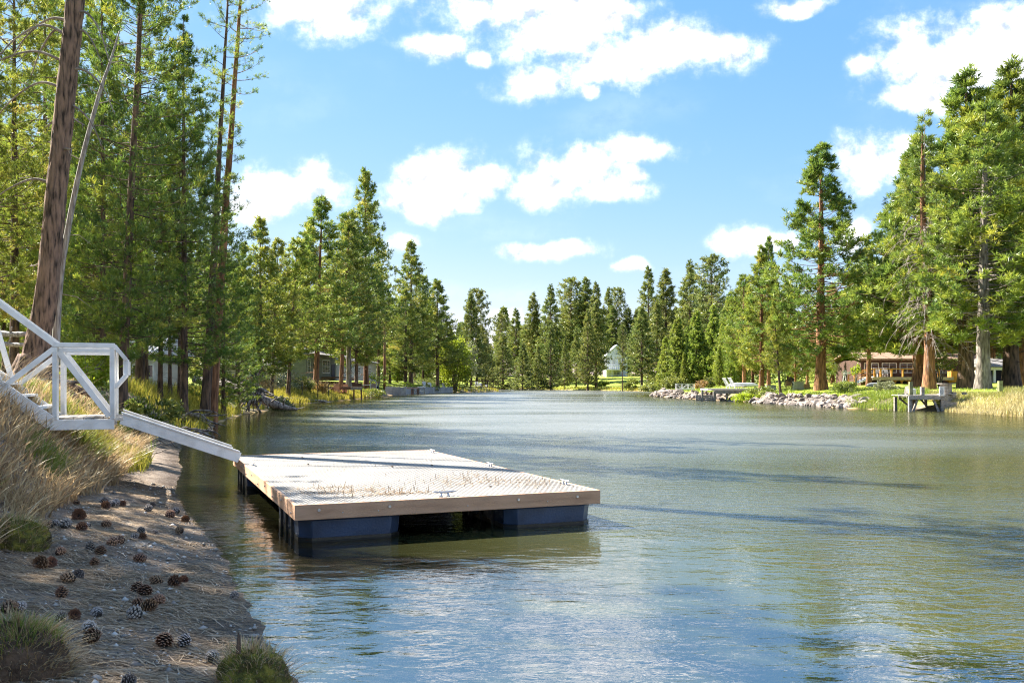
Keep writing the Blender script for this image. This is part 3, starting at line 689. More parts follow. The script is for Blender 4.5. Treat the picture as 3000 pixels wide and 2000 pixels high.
PROTO = {}
def proto(key, **k):
    k.setdefault('H', 20.0); t, c = make_pine(**k); PROTO[key] = (t, c, k['H'], k.get('lean', (0, 0)))
def tree(kind, loc, hgt, wide, label, rz=None, group=None, name='pine_tree', leaf=None, bark=None, tilt=(0, 0)):
    t, c, H, _ = PROTO[kind]
    o = thing(name, label, 'tree', loc, rnd.uniform(0, 6.28) if rz is None else rz, group)
    o.rotation_euler = (tilt[0], tilt[1], o.rotation_euler[2]) if tilt == (0, 0) else (0, 0, 0)
    s = hgt / H
    if tilt != (0, 0):
        o.rotation_euler = (Matrix.Rotation(tilt[1], 3, 'Y') @ Matrix.Rotation(tilt[0], 3, 'X') @ Matrix.Rotation(rnd.uniform(0, 6.28) if rz is None else rz, 3, 'Z')).to_euler()
    inst(t, 'trunk', o, sc=(s * wide, s * wide, s), mat=mt[bark] if bark else None)
    inst(c, 'crown', o, sc=(s * wide, s * wide, s), mat=mt[leaf] if leaf else None)
    return o
def tree_px(kind, px, Y, top, wide, label, **k):
    b = on(px, Y); return tree(kind, b - Vector((0, 0, 0.05)), ZY(top, Y) - b.z, wide, label, **k)

# near lodgepole pines (left wood)
for i in range(4):
    proto('near%d' % i, seed=100 + i, H=20, cs=(0.09, 0.14, 0.06, 0.22)[i], R=(3.9, 3.9, 4.2, 3.2)[i], form=('column', 'cone', 'cone', 'round')[i], nbr=(220, 210, 230, 160)[i], sub=7, tper=5, tl=0.23, tw=0.029, nb=9, spread=0.55, up=0.3, gap=0.16, leaf='lf_near', dead=18, r0=0.19)
for i in range(2):
    proto('sparse%d' % i, seed=140 + i, H=22, cs=0.42, R=2.3, form='sparse', nbr=58, sub=5, tper=4, tl=0.20, tw=0.016, nb=9, spread=0.6, up=0.35, gap=0.3, leaf='lf_near', dead=22, r0=0.23, bark='bark_red' if i else 'bark', limb_r=0.028, crown_kinks=0.7)
proto('high0', seed=151, H=20, cs=0.5, R=2.6, form='round', nbr=80, sub=7, tper=5, tl=0.22, tw=0.028, nb=7, spread=0.55, up=0.3, gap=0.2, leaf='lf_near', dead=18, r0=0.19)
# lodgepoles by the left houses
for i in range(4):
    proto('mid%d' % i, seed=200 + i, H=20, cs=(0.2, 0.25, 0.16, 0.28)[i], R=(4.1, 4.1, 3.8, 3.8)[i], form=('cone', 'column', 'cone', 'cone')[i], nbr=(210, 215, 215, 170)[i], sub=7, tper=4, tl=0.36, tw=0.062, nb=6, spread=0.55, up=0.28, gap=0.16, leaf='lf_mid', bark='bark', dead=12, r0=0.24, limb_r=0.03)
# long needled ponderosas on the right bank
for i in range(4):
    proto('pond%d' % i, seed=304 + i, H=22, cs=(0.14, 0.14, 0.17, 0.24)[i], R=(5.2, 5.0, 4.8, 5.0)[i], form=('cone', 'cone', 'column', 'cone')[i], nbr=(190, 200, 195, 175)[i], sub=7, tper=3, tl=0.48, tw=0.062, nb=12, spread=0.62, e_low=-0.25, e_top=0.9, up=0.38, gap=0.12, leaf='lf_pond', bark='bark_red', dead=14, r0=0.42, limb_r=0.045, clump=1.0, tn=12)
for i in range(5):
    proto('far%d' % i, seed=400 + i, H=25, cs=(0.10, 0.2, 0.34, 0.06, 0.28)[i], R=(4.9, 4.3, 3.4, 5.0, 3.7)[i], form=('cone', 'cone', 'round', 'cone', 'cone')[i], nbr=(180, 170, 120, 190, 130)[i], sub=6, tper=3, tl=0.60, tw=0.13, nb=6, spread=0.6, e_low=-0.3, e_top=0.8, up=0.25, gap=0.17, leaf='lf_far', bark='bark', dead=4, r0=0.34, limb_r=0.06, tn=7)
for i in range(2):
    proto('spire%d' % i, seed=500 + i, H=15, cs=0.03, R=2.7, form='spire', nbr=210, sub=6, tper=3, tl=0.42, tw=0.11, nb=6, spread=0.55, e_low=0.1, e_top=0.9, up=0.45, gap=0.05, leaf='lf_spire', dead=0, r0=0.2, limb_r=0.03, tn=7)

def leafy(name, loc, h, w, leaf, label, cat='shrub', n=900, size=0.12, stems=5, seed=1, group=None, trunk_h=0.0, bark='bark_grey', flat=0.9, spiky=False):
    """broad-leaved shrub or small tree: stems plus a volume of leaf faces in clumps"""
    rng = np.random.default_rng(seed); o = thing(name, label, cat, loc, 0, group)
    mb = MB(); tips = []
    for k in range(stems):
        a = rng.uniform(0, 6.28); r = w * rng.uniform(0.15, 0.48)
        top = Vector((math.cos(a) * r, math.sin(a) * r, h * rng.uniform(0.55, 0.95)))
        st = Vector((0, 0, -0.1)); midp = Vector((top.x * 0.3, top.y * 0.3, max(trunk_h, h * 0.35)))
        mb.tube([st, midp, top], [0.018 * h + 0.012, 0.01 * h + 0.008, 0.004], 5); tips.append(top)
    mb.build('stem', mt[bark], o, smooth=True)
    nc = max(6, n // 26)
    cc = rng.normal(0, 1, (nc, 3)); cc = unit(cc) * rng.uniform(0.25, 1.0, (nc, 1)) ** 0.5
    zc = trunk_h + (h - trunk_h) * 0.5
    cc = cc * np.array([w / 2, w / 2, (h - trunk_h) / 2 * flat]) + np.array([0, 0, zc])
    cen = np.repeat(cc, n // nc, 0); cen = cen + rng.normal(0, 1, cen.shape) * np.array([w, w, h - trunk_h]) * 0.075
    cen[:, 2] = np.abs(cen[:, 2])
    dirs = unit(cen - np.array([0, 0, zc * 0.6])) 
    V, Fq = tufts(cen, dirs, size, size * (0.12 if spiky else 0.45), 4, 0.8, rng)
    rv = np.clip(np.repeat(np.repeat(rng.random(nc), n // nc) * 0.6 + rng.random(len(cen)) * 0.4, 4), 0, 1)
    np_obj('foliage', V, Fq, mt[leaf], {'rnd': ('FACE', rv)}, parent=o)
    return o
# ------------------------------------------------------------------ the floating dock
DECK_Z = 0.425; DW, DL = 3.72, 7.3
DA = math.radians(22.2)
U = Vector((math.cos(DA), math.sin(DA), 0)); Vd = Vector((-math.sin(DA), math.cos(DA), 0))
A0 = Vector((gx(872, 9.80), 9.80, 0)) - U * 0.03
def deck_mat():
    m, N, L = new_mat('deck_grating')
    def nd(t, **k):
        n = N.new(t)
        for a, b in k.items(): setattr(n, a, b)
        return n
    def mth(op, a, b=None, c=None):
        n = nd('ShaderNodeMath', operation=op)
        for i, s in enumerate((a, b, c)):
            if s is None: continue
            if isinstance(s, (int, float)): n.inputs[i].default_value = s
            else: L.new(s, n.inputs[i])
        return n.outputs[0]
    o = nd('ShaderNodeOutputMaterial'); b = nd('ShaderNodeBsdfPrincipled'); L.new(b.outputs[0], o.inputs[0])
    b.inputs['Roughness'].default_value = 0.6; b.inputs['Specular IOR Level'].default_value = 0.3
    tc = nd('ShaderNodeTexCoord'); sp = nd('ShaderNodeSeparateXYZ'); L.new(tc.outputs['Object'], sp.inputs[0])
    v = mth('DIVIDE', sp.outputs[1], 0.062); row = mth('FLOOR', v)
    u = mth('ADD', mth('DIVIDE', sp.outputs[0], 0.070), mth('MULTIPLY', mth('MODULO', row, 2.0), 0.5))
    fu = mth('ABSOLUTE', mth('SUBTRACT', mth('FRACT', u), 0.5)); fv = mth('ABSOLUTE', mth('SUBTRACT', mth('FRACT', v), 0.5))
    def inside(f, w):
        r = nd('ShaderNodeMapRange'); r.inputs[1].default_value = w + 0.03; r.inputs[2].default_value = w - 0.03; L.new(f, r.inputs[0]); return r.outputs[0]
    hole = mth('MULTIPLY', inside(fu, 0.36), inside(fv, 0.29))
    n = nd('ShaderNodeTexNoise'); n.inputs['Scale'].default_value = 1.3; n.inputs['Detail'].default_value = 7.0; L.new(tc.outputs['Object'], n.inputs['Vector'])
    r = nd('ShaderNodeValToRGB'); r.color_ramp.elements[0].position = 0.3; r.color_ramp.elements[0].color = (0.29, 0.268, 0.235, 1); r.color_ramp.elements[1].position = 0.65; r.color_ramp.elements[1].color = (0.40, 0.38, 0.345, 1)
    L.new(n.outputs['Fac'], r.inputs[0])
    mx = nd('ShaderNodeMix', data_type='RGBA'); L.new(hole, mx.inputs[0]); L.new(r.outputs[0], mx.inputs[6]); mx.inputs[7].default_value = (0.02, 0.02, 0.024, 1)
    L.new(mx.outputs[2], b.inputs['Base Color'])
    bp = nd('ShaderNodeBump'); bp.inputs['Strength'].default_value = 0.6; bp.inputs['Distance'].default_value = 0.01; bp.invert = True
    L.new(hole, bp.inputs['Height']); L.new(bp.outputs[0], b.inputs['Normal'])
    return m
mt['grating'] = deck_mat()
dock = thing('floating_dock', 'floating dock with perforated pale deck, tan edge boards and black floats', 'dock', A0, DA)
npan = 6
for i in range(npan):
    y0, y1 = i * DL / npan, (i + 1) * DL / npan
    boxp('deck_panel', (DW / 2, (y0 + y1) / 2, DECK_Z - 0.014), (DW - 0.07, (y1 - y0) - 0.006, 0.028), mt['grating'], dock)
FH = 0.168
for nm, c, sz in (('edge_board', (DW / 2, 0.019, 0), (DW, 0.038, FH)), ('edge_board', (DW / 2, DL - 0.019, 0), (DW, 0.038, FH))):
    boxp(nm, (c[0], c[1], DECK_Z + 0.004 - FH / 2), sz, mt['dock_board'], dock, bevel=0.004)
for x in (0.019, DW - 0.019):
    for y0, y1 in ((0.040, DL * 0.5 - 0.002), (DL * 0.5 + 0.002, DL - 0.040)):
        boxp('edge_board', (x, (y0 + y1) / 2, DECK_Z + 0.003 - FH / 2), (0.038, y1 - y0, FH), mt['dock_board'], dock, bevel=0.004)
for i in range(5):
    boxp('joist', (DW / 2, 0.9 + i * (DL - 1.8) / 4, DECK_Z - 0.10), (DW - 0.09, 0.04, 0.13), mt['brown_wood'], dock)
def float_mesh(LX, LY, top, bot, tp=0.045):
    mb = MB(); ch = 0.13
    def ring(z, ins, c):
        x0, x1, y0, y1 = ins, LX - ins, ins, LY - ins
        return [(x0 + c, y0, z), (x1 - c, y0, z), (x1, y0 + c, z), (x1, y1 - c, z), (x1 - c, y1, z), (x0 + c, y1, z), (x0, y1 - c, z), (x0, y0 + c, z)]
    k0 = 0.02 if tp > 0.02 else 0.0
    lv = [(top, 0.0, ch), (top - 0.02, 0.0, ch), (top - 0.03, k0, ch), (bot + 0.10, k0 + tp * 0.6, ch), (bot, k0 + tp, ch)]
    vs = []; fs = []
    for z, ins, c in lv: vs += ring(z, ins, c)
    for k in range(len(lv) - 1):
        for j in range(8): fs.append((k * 8 + j, k * 8 + (j + 1) % 8, (k + 1) * 8 + (j + 1) % 8, (k + 1) * 8 + j)[::-1])
    fs.append(tuple(range(8))); fs.append(tuple(reversed(range(32, 40))))
    return mb.add(vs, fs)
ftop = DECK_Z + 0.004 - FH + 0.012
FLX, FLY = 1.20, 1.84
for fx in (0.04, DW - FLX - 0.04):
    for fy in (0.04, DL - FLY - 0.04):
        fo = float_mesh(FLX, FLY, ftop, -0.16).build('float', mt['float_black'], dock, (fx, fy, 0), bevel=0.006)
        for yy in (0.5, 0.92, 1.34):
            for xx, w in ((0.012, 0.03), (FLX - 0.012, 0.03)):
                boxp('rib', (xx, yy, 0.07), (w, 0.03, 0.40), mt['float_scum'], fo)
        for xx in (0.13, 1.07): boxp('bracket', (xx, 0.03, ftop), (0.05, 0.05, 0.03), mt['steel'], fo)
        float_mesh(FLX - 0.05, FLY - 0.05, 0.05, -0.16, 0.012).build('scum_line', mt['float_scum'], fo, (0.025, 0.025, 0))
def stud(parent, loc, axis, r=0.016, nm='bolt'):
    a = Vector(axis); MB().tube([Vector(loc) - a * 0.01, Vector(loc) + a * 0.012], r, 8).build(nm, mt['steel'], parent)
for x in (0.26, 1.05, 2.62, 3.40): stud(dock, (x, -0.001, DECK_Z - 0.06), (0, -1, 0), 0.017)
for x in (0.52, 0.92, 1.98, 3.0): stud(dock, (x, -0.001, DECK_Z - 0.10), (0, -1, 0), 0.007)
for i in range(9): stud(dock, (-0.001, 0.25 + i * 0.78, DECK_Z - (0.06 if i % 2 else 0.11)), (-1, 0, 0), 0.012)
def cleat(x, y, rz):
    mb = MB(); z = DECK_Z
    for k in (-0.045, 0.045): mb.tube([(k, 0, z), (k, 0, z + 0.012), (k * 0.9, 0, z + 0.045)], [0.026, 0.014, 0.012], 8)
    mb.tube([(-0.15, 0, z + 0.058), (-0.12, 0, z + 0.055), (0, 0, z + 0.048), (0.12, 0, z + 0.055), (0.15, 0, z + 0.058)], [0.005, 0.011, 0.014, 0.011, 0.005], 8)
    mb.build('cleat', mt['steel'], dock, (x, y, 0), rz, smooth=True)
for a in ((1.75, 0.16, 0), (0.12, 5.1, math.pi / 2), (DW - 0.13, 0.75, math.pi / 2), (DW - 0.13, 3.5, math.pi / 2), (DW - 0.13, 6.6, math.pi / 2)): cleat(*a)
def D(x, y, z=0.0): return A0 + U * x + Vd * y + Vector((0, 0, z))

# needles, sprouting grass and cone scraps on the deck
def deck_litter():
    rng = np.random.default_rng(5)
    pts = []; 
    for cx, cy, sx, sy, n in ((0.75, 1.05, 0.42, 0.16, 420), (1.25, 0.60, 0.35, 0.10, 330), (0.62, 1.5, 0.35, 0.10, 180), (2.7, 1.5, 0.42, 0.35, 430), (3.2, 1.0, 0.22, 0.4, 160), (2.55, 2.3, 0.3, 0.25, 120), (1.8, 3.5, 1.0, 2.0, 120)):
        p = rng.normal(0, 1, (n, 2)) * (sx, sy) + (cx, cy); pts.append(p)
    p = np.concatenate(pts); p = p[(p[:, 0] > 0.06) & (p[:, 0] < DW - 0.06) & (p[:, 1] > 0.06) & (p[:, 1] < DL - 0.1)]
    n = len(p); w = np.array([D(a, b, DECK_Z + 0.004)[:] for a, b in p])
    ang = rng.uniform(0, 6.28, n); ln = rng.uniform(0.05, 0.12, n)
    el = np.where(rng.random(n) < 0.10, rng.uniform(0.5, 1.4, n), rng.uniform(0, 0.15, n))
    d = np.stack([np.cos(ang) * np.cos(el), np.sin(ang) * np.cos(el), np.sin(el)], -1) * ln[:, None]
    s = np.stack([-np.sin(ang), np.cos(ang), np.zeros(n)], -1) * 0.0035
    up = np.array([0, 0, 0.004])
    V = np.stack([w - s, w + s, w + d * 0.55 + s + up, w + d * 0.55 - s + up, w + d], 1).reshape(-1, 3); b = np.arange(n)[:, None] * 5
    o = np_obj('pine_needles', V, [b + np.array([[0, 1, 2, 3]]), b + np.array([[3, 2, 4]])], mt['needle_dry'], {'rnd': ('FACE', np.tile(rng.random(n) * 0.5, 2))})
    tag(o, 'dry brown needles and sprouts scattered on the dock deck', 'needles', kind='stuff')
    spots = [(0.95, 4.9, 'scrap of bark lying on the deck nearest the ramp'), (1.05, 6.2, 'bark scrap on the deck towards its far edge'), (2.1, 4.0, 'bark scrap in the middle of the sunlit deck'), (2.75, 3.9, 'bark scrap on the deck near the side cleats'), (2.55, 0.75, 'bark scrap by the long shadow near the front cleat')]
    for k, (a, b_, lab) in enumerate(spots):
        mb = MB(); q = random.Random(k)
        mb.tube([(0, 0, 0.012), (0.03, 0.01, 0.016), (0.06, -0.006, 0.011)], [0.004, 0.013, 0.004], 5)
        mb.tube([(0.02, 0.0, 0.012), (0.03, 0.035, 0.02)], [0.004, 0.002], 4)
        tag(mb.build('bark_scrap', mt['bark'], None, D(a, b_, DECK_Z), q.uniform(0, 6)), lab, 'bark scrap')
deck_litter()

# ------------------------------------------------------------------ white gangway: stair, landing, ramp
G0 = D(0.0, 5.50)           # near side of the ramp foot on the dock's long edge
GW = 1.50                   # width along the dock's long side
def Gp(t, w, z): return G0 - U * t + Vd * w + Vector((0, 0, z))   # t metres shoreward, w across
def t_at(px):        # how far shoreward the near railing line crosses a column of the photograph
    k = (px - 1500) / F; return (G0.x - k * G0.y) / (U.x - k * U.y)
TR, TL_ = t_at(331), t_at(163)
GY = Gp((TR + TL_) / 2, 0, 0).y
TZ = ZY(1243, GY) + 0.09; RH = ZY(1011, GY) - TZ; PT = 0.072
gw = thing('gangway_stairs', 'white painted landing with braced railings and stairs up the bank', 'gangway', Gp(TL_, 0, 0))
def loc_(p): return Vector(p) - gw.location
def gbeam(nm, a, b, w=PT, h=PT): return beamp(nm, loc_(a), loc_(b), w, h, mt['white_paint'], gw, bevel=0.004, up=(0, 0, 1))
slope = 0.80
for w in (0.0, GW):
    s_ = 1.0
    gbeam('bottom_beam', Gp(TR - 0.02, w, TZ - 0.09), Gp(TL_ + 0.08, w, TZ - 0.09), 0.06, 0.16)
    gbeam('post', Gp(TR, w, TZ - 0.012), Gp(TR, w, TZ + RH - 0.04))
    gbeam('post', Gp(TL_, w, TZ - 0.012), Gp(TL_, w, TZ + RH - 0.04))
    gbeam('top_rail', Gp(TR - 0.03, w, TZ + RH), Gp(TL_ + 0.03, w, TZ + RH), 0.085, 0.07)
    gbeam('under_rail', Gp(TR + 0.04, w, TZ + RH - 0.085), Gp(TL_ - 0.04, w, TZ + RH - 0.085), 0.05, 0.05)
    gbeam('brace', Gp(TL_ - 0.04, w, TZ + RH - 0.10), Gp(TR + 0.05, w, TZ + 0.03), 0.06, 0.085)
    # hooked end of the handrail
    e1 = Gp(TR - 0.19, w, TZ + RH - 0.22); e2 = Gp(TR - 0.19, w, TZ + RH - 0.45); e3 = Gp(TR - 0.02, w, TZ + RH - 0.66)
    gbeam('handrail_end', Gp(TR - 0.02, w, TZ + RH), e1, 0.08, 0.06)
    gbeam('handrail_end', e1, e2, 0.08, 0.05)
    gbeam('handrail_end', e2, e3, 0.08, 0.05)
    # stairs going up the bank: handrail, stringer and zig-zag braces
    n0, n1 = Gp(TL_, w, TZ + RH), Gp(TL_ + 2.6, w, TZ + RH + 2.6 * slope)
    gbeam('stair_rail', n0, n1, 0.085, 0.085)
    gbeam('stringer', Gp(TL_ + 0.05, w, TZ - 0.07), Gp(TL_ + 2.6, w, TZ - 0.07 + 2.55 * slope), 0.06, 0.20)
    gbeam('brace', Gp(TL_ + 0.02, w, TZ + RH - 0.06), Gp(TL_ + 0.72, w, TZ + 0.48), 0.06, 0.08)
    gbeam('brace', Gp(TL_ + 0.74, w, TZ + 0.50), Gp(TL_ + 1.12, w, TZ + RH + 0.86), 0.06, 0.08)
    gbeam('brace', Gp(TL_ + 1.14, w, TZ + RH + 0.86), Gp(TL_ + 1.9, w, TZ + 1.48), 0.06, 0.08)
for k in range(6):
    t = TR + 0.07 + k * 0.14
    beamp('tread', loc_(Gp(t, 0.04, TZ)), loc_(Gp(t, GW - 0.04, TZ)), 0.13, 0.035, mt['old_wood'], gw)
for k in range(9):
    t = TL_ + 0.24 + k * 0.25
    beamp('tread', loc_(Gp(t, 0.04, TZ + 0.18 * (k + 1))), loc_(Gp(t, GW - 0.04, TZ + 0.18 * (k + 1))), 0.22, 0.035, mt['white_paint'], gw)
ramp = thing('boarding_ramp', 'white boarding ramp sloping from the landing down to the dock', 'ramp', Gp(0, 0, 0))
def lr(p): return Vector(p) - ramp.location
ra, rb = (0.05, DECK_Z + 0.10), (TR - 0.12, TZ - 0.01)
for w in (0.02, GW - 0.02):
    beamp('side_rail', lr(Gp(ra[0], w, ra[1])), lr(Gp(rb[0], w, rb[1])), 0.05, 0.17, mt['white_paint'], ramp, bevel=0.004)
    beamp('top_cap', lr(Gp(ra[0], w, ra[1] + 0.10)), lr(Gp(rb[0], w, rb[1] + 0.10)), 0.09, 0.025, mt['white_paint'], ramp, bevel=0.003)
for k in range(13):
    t = ra[0] + 0.06 + k * (rb[0] - ra[0] - 0.12) / 12; z = ra[1] + (t - ra[0]) / (rb[0] - ra[0]) * (rb[1] - ra[1]) - 0.03
    beamp('plank', lr(Gp(t, 0.05, z)), lr(Gp(t, GW - 0.05, z)), 0.125, 0.03, mt['old_wood'], ramp)
for w in (0.03, GW - 0.03):
    hb = MB().tube([lr(Gp(rb[0] + 0.0, w - 0.04, rb[1])), lr(Gp(rb[0] + 0.0, w + 0.06, rb[1]))], 0.03, 8)
    hb.box(lr(Gp(rb[0] + 0.06, w, rb[1])), (0.14, 0.05, 0.05), DA)
    hb.build('hinge', mt['steel'], ramp)

# ------------------------------------------------------------------ big leaning pine, silver snag
def spline(pts, n):
    out = []; P = [Vector(p) for p in pts]
    for i in range(len(P) - 1):
        p0, p1, p2, p3 = P[max(i - 1, 0)], P[i], P[i + 1], P[min(i + 2, len(P) - 1)]
        for k in range(n):
            t = k / n
            out.append(0.5 * (2 * p1 + (p2 - p0) * t + (2 * p0 - 5 * p1 + 4 * p2 - p3) * t * t + (3 * p1 - p0 - 3 * p2 + p3) * t ** 3))
    out.append(P[-1]); return out
def big_pine():
    Y = 20.0; base = on(98, Y); rng = np.random.default_rng(77)
    o = thing('pine_tree', 'massive dark barked pine trunk leaning over the white stairs', 'tree', base)
    pts = [W(92, 1150, Y), W(112, 1000, Y), W(135, 880, Y), W(158, 640, Y), W(188, 330, Y), W(221, 0, Y), W(262, -430, Y), W(290, -800, Y)]
    pts[0].z = base.z - 0.4
    sp = [p - base for p in spline(pts, 40)]
    n = 56; k = len(sp); th = np.arange(n) * 2 * np.pi / n
    V = np.zeros((k, n, 3))
    for i, p in enumerate(sp):
        z = p.z; r = np.interp(z, [-0.4, 0.0, 0.5, 1.3, 3, 10, 16], [0.56, 0.42, 0.32, 0.25, 0.222, 0.185, 0.12])
        lob = 1 + 0.28 * np.exp(-max(z, 0) / 0.5) * np.sin(5 * th + 1.0)
        uu = th / (2 * np.pi) * 22; pl = np.abs(vnoise(uu % 22 + vnoise(uu, uu * 0 + z * 2.2, 3) * 1.6, np.full(n, z * 1.9), 8) - 0.5) * 2
        pl2 = vnoise((uu * 2) % 44, np.full(n, z * 6.0), 18)
        rr = r * lob * (0.93 + 0.085 * np.clip(pl * 1.7, 0, 1) + 0.035 * pl2)
        rr[-1] = 0.5 * (rr[0] + rr[-2])
        V[i, :, 0] = p.x + np.cos(th) * rr; V[i, :, 1] = p.y + np.sin(th) * rr; V[i, :, 2] = z
    idx = np.arange(k * n).reshape(k, n)
    q = np.stack([idx[:-1], np.roll(idx[:-1], -1, 1), np.roll(idx[1:], -1, 1), idx[1:]], -1).reshape(-1, 4)
    np_obj('trunk', V.reshape(-1, 3), q, mt['bark_big'], smooth=True, parent=o)
    def at(py): return W(np.interp(py, [-800, 0, 330, 640, 880], [290, 221, 188, 158, 135]), py, Y) - base
    # dead curving limbs, as they hang off the left and right of the stem
    for py, dx, dz, sag in ((65, -1.55, 0.05, -0.9), (130, -1.0, 0.3, -0.95), (115, -1.6, 0.22, -1.0), (190, -1.9, 0.2, -0.6), (265, -1.7, 0.15, -0.7), (545, -1.4, 0.1, -0.45), (360, -0.5, 0.05, -0.1), (425, -0.35, 0.12, -0.05), (780, -0.6, 0.05, 0), (40, 1.0, -0.1, -1.2), (110, 0.7, 0.1, -0.7), (205, 1.2, -0.1, -1.0), (300, 0.85, -0.2, -0.8), (445, 0.5, -0.02, 0.0), (355, 0.42, 0.04, -0.1), (-60, -1.8, 0.3, -0.7), (-120, 1.5, 0.3, -0.7)):
        p = at(py); yb = rng.uniform(-0.5, 0.4)
        c = [p, p + Vector((dx * 0.35, yb * 0.3, dz + 0.05)), p + Vector((dx * 0.72, yb * 0.7, dz + sag * 0.35)), p + Vector((dx, yb, dz + sag))]
        mb = MB(); cl = spline(c, 5); mb.tube(cl, [0.032 * (1 - 0.85 * i / (len(cl) - 1)) + 0.004 for i in range(len(cl))], 6)
        for s_ in range(3):
            j = rng.integers(5, len(cl) - 2); e = cl[j] + Vector((dx * 0.14, rng.uniform(-0.2, 0.2), rng.uniform(-0.35, 0.1)))
            mb.tube([cl[j], cl[j] * 0.5 + e * 0.5 + Vector((0, 0, 0.03)), e], [0.012, 0.008, 0.003], 4)
        mb.build('dead_limb', mt['dead_twig'], o, smooth=True)
    # roots at the foot
    for a, l in ((-2.6, 1.3), (-1.9, 1.1), (-1.2, 1.3), (-0.5, 1.5), (0.2, 1.2), (2.9, 1.2)):
        c = [Vector((math.cos(a) * r, math.sin(a) * r, z)) for r, z in ((0.15, 0.75), (0.42, 0.30), (0.75, 0.12), (l, -0.12))]
        MB().tube([p + Vector((0, 0, 0)) for p in spline(c, 4)], [0.17, 0.16, 0.15, 0.14, 0.13, 0.12, 0.11, 0.10, 0.09, 0.08, 0.07, 0.06, 0.04], 8).build('root', mt['bark_big'], o, smooth=True)
    # crown, above the frame
    t, c = make_pine(seed=61, H=13, cs=0.05, R=3.2, form='round', nbr=60, sub=5, tper=4, tl=0.30, tw=0.03, nb=8, up=0.3, gap=0.3, leaf='lf_near', dead=0, r0=0.15, limb_r=0.04)
    top = at(-420)
    inst(c, 'crown', o, top); inst(t, 'limbs', o, top)
big_pine()
def snag():
    Y = 20.9; b = W(158, 1010, Y); b.z = gh(b.x, Y)
    pts = [b + Vector((0, 0, -0.2)), W(172, 860, Y), W(196, 690, Y), W(240, 470, Y), W(290, 280, Y), W(322, 185, Y), W(350, 92, Y)]
    sp = [p - b for p in spline(pts, 6)]; n = len(sp)
    o = thing('dead_sapling', 'thin silver grey dead stem leaning beside the massive dark trunk', 'dead tree', b)
    MB().tube(sp, [0.085 * (1 - 0.9 * (i / (n - 1)) ** 1.1) + 0.006 for i in range(n)], 9).build('trunk', mt['silver_wood'], o, smooth=True)
    rng = random.Random(3)
    for k in range(13):
        p = sp[rng.randint(6, n - 3)]; dx = rng.choice((-1, 1)) * rng.uniform(0.25, 0.8); e = p + Vector((dx, rng.uniform(-0.3, 0.3), rng.uniform(-0.5, 0.25)))
        MB().tube([p, p * 0.5 + e * 0.5 + Vector((0, 0, 0.12)), e], [0.014, 0.009, 0.003], 5).build('dead_limb', mt['dead_twig'], o)
snag()
# ------------------------------------------------------------------ trees, left bank
T = tree_px
T('near0', 356, 27.0, -560, 0.80, 'dark green pine with straight trunk just behind the white railing', tilt=(0, 0.045), bark='bark')
T('near2', 300, 31.0, -140, 0.75, 'bushy pine between the leaning trunk and the straight dark pine')
T('near1', 540, 34.0, 40, 0.95, 'tall full pine left of the two bare orange stems')
T('near3', 470, 34.0, 330, 0.90, 'dense dark pine with low boughs over the shady bank roots')
T('near3', 408, 36.0, -200, 0.9, 'pine with a gappy crown behind the straight dark pine')
T('sparse0', 598, 37.5, -150, 0.95, 'tall nearly bare brown stem, left of the twin pair', tilt=(0, 0.055))
T('sparse1', 618, 38.5, -260, 0.95, 'tall nearly bare orange stem, right of the twin pair', tilt=(0, 0.068), bark='bark_red')
T('near2', 655, 45.0, 560, 0.95, 'dark shadowy pine under the twin bare stems')
T('near1', 700, 52.0, 780, 1.0, 'low dark pine right of the twin bare stems')
T('near3', 40, 34.0, -150, 1.1, 'yellow green pine at the left edge behind the trunk', leaf='lf_yellow')
T('near1', -60, 30.0, -250, 1.0, 'yellow green pine cut by the left edge', leaf='lf_yellow')
T('near0', 130, 40.0, -120, 1.0, 'yellow green pine filling the gap behind the leaning trunk', leaf='lf_yellow')
T('near3', 225, 44.0, 20, 1.0, 'pale green pine behind the silver dead stem', leaf='lf_yellow')
inf = [(20, 50, 330), (170, 52, 240), (250, 58, 360), (345, 58, 300), (440, 66, 420), (520, 72, 420),
       (60, 66, 330), (145, 72, 380), (215, 70, 420), (290, 74, 470), (380, 80, 480), (600, 92, 640), (-20, 74, 300), (-90, 48, 100), (-140, 60, 200),
       (10, 40, 420), (185, 37, 560), (275, 41, 600), (330, 46, 560), (75, 45, 520)]
for i, (px, Y, top) in enumerate(inf):
    T('near%d' % (i % 4), px, Y, top, 0.95, 'green pine in the dense wood behind the white gangway', group='pines of the dense wood on the left bank', leaf=('lf_yellow' if i % 3 == 0 else None), bark=('bark_red' if i % 4 == 1 else None))
for px, Y, top, lab in ((427, 43, 300, 'slim high crowned pine right of the straight dark pine, first of three'), (497, 41, 420, 'slim high crowned pine above the dark roots, middle of three'), (527, 42, 350, 'slim high crowned pine above the dark roots, last of three')):
    T('high0', px, Y, top, 0.8, lab)
# trees left of the picture whose shade covers the beach
for i, (x, y, h) in enumerate(((-13.2, 12.6, 17), (-17.5, 14.6, 20), (-12.8, 15.2, 16), (-15.8, 12.9, 19))):
    tree('near%d' % (i % 4), Vector((x, y, gh(x, y))), h, 1.05, 'pine on the bank just beyond the left edge, shading the beach', group='pines beyond the left edge')
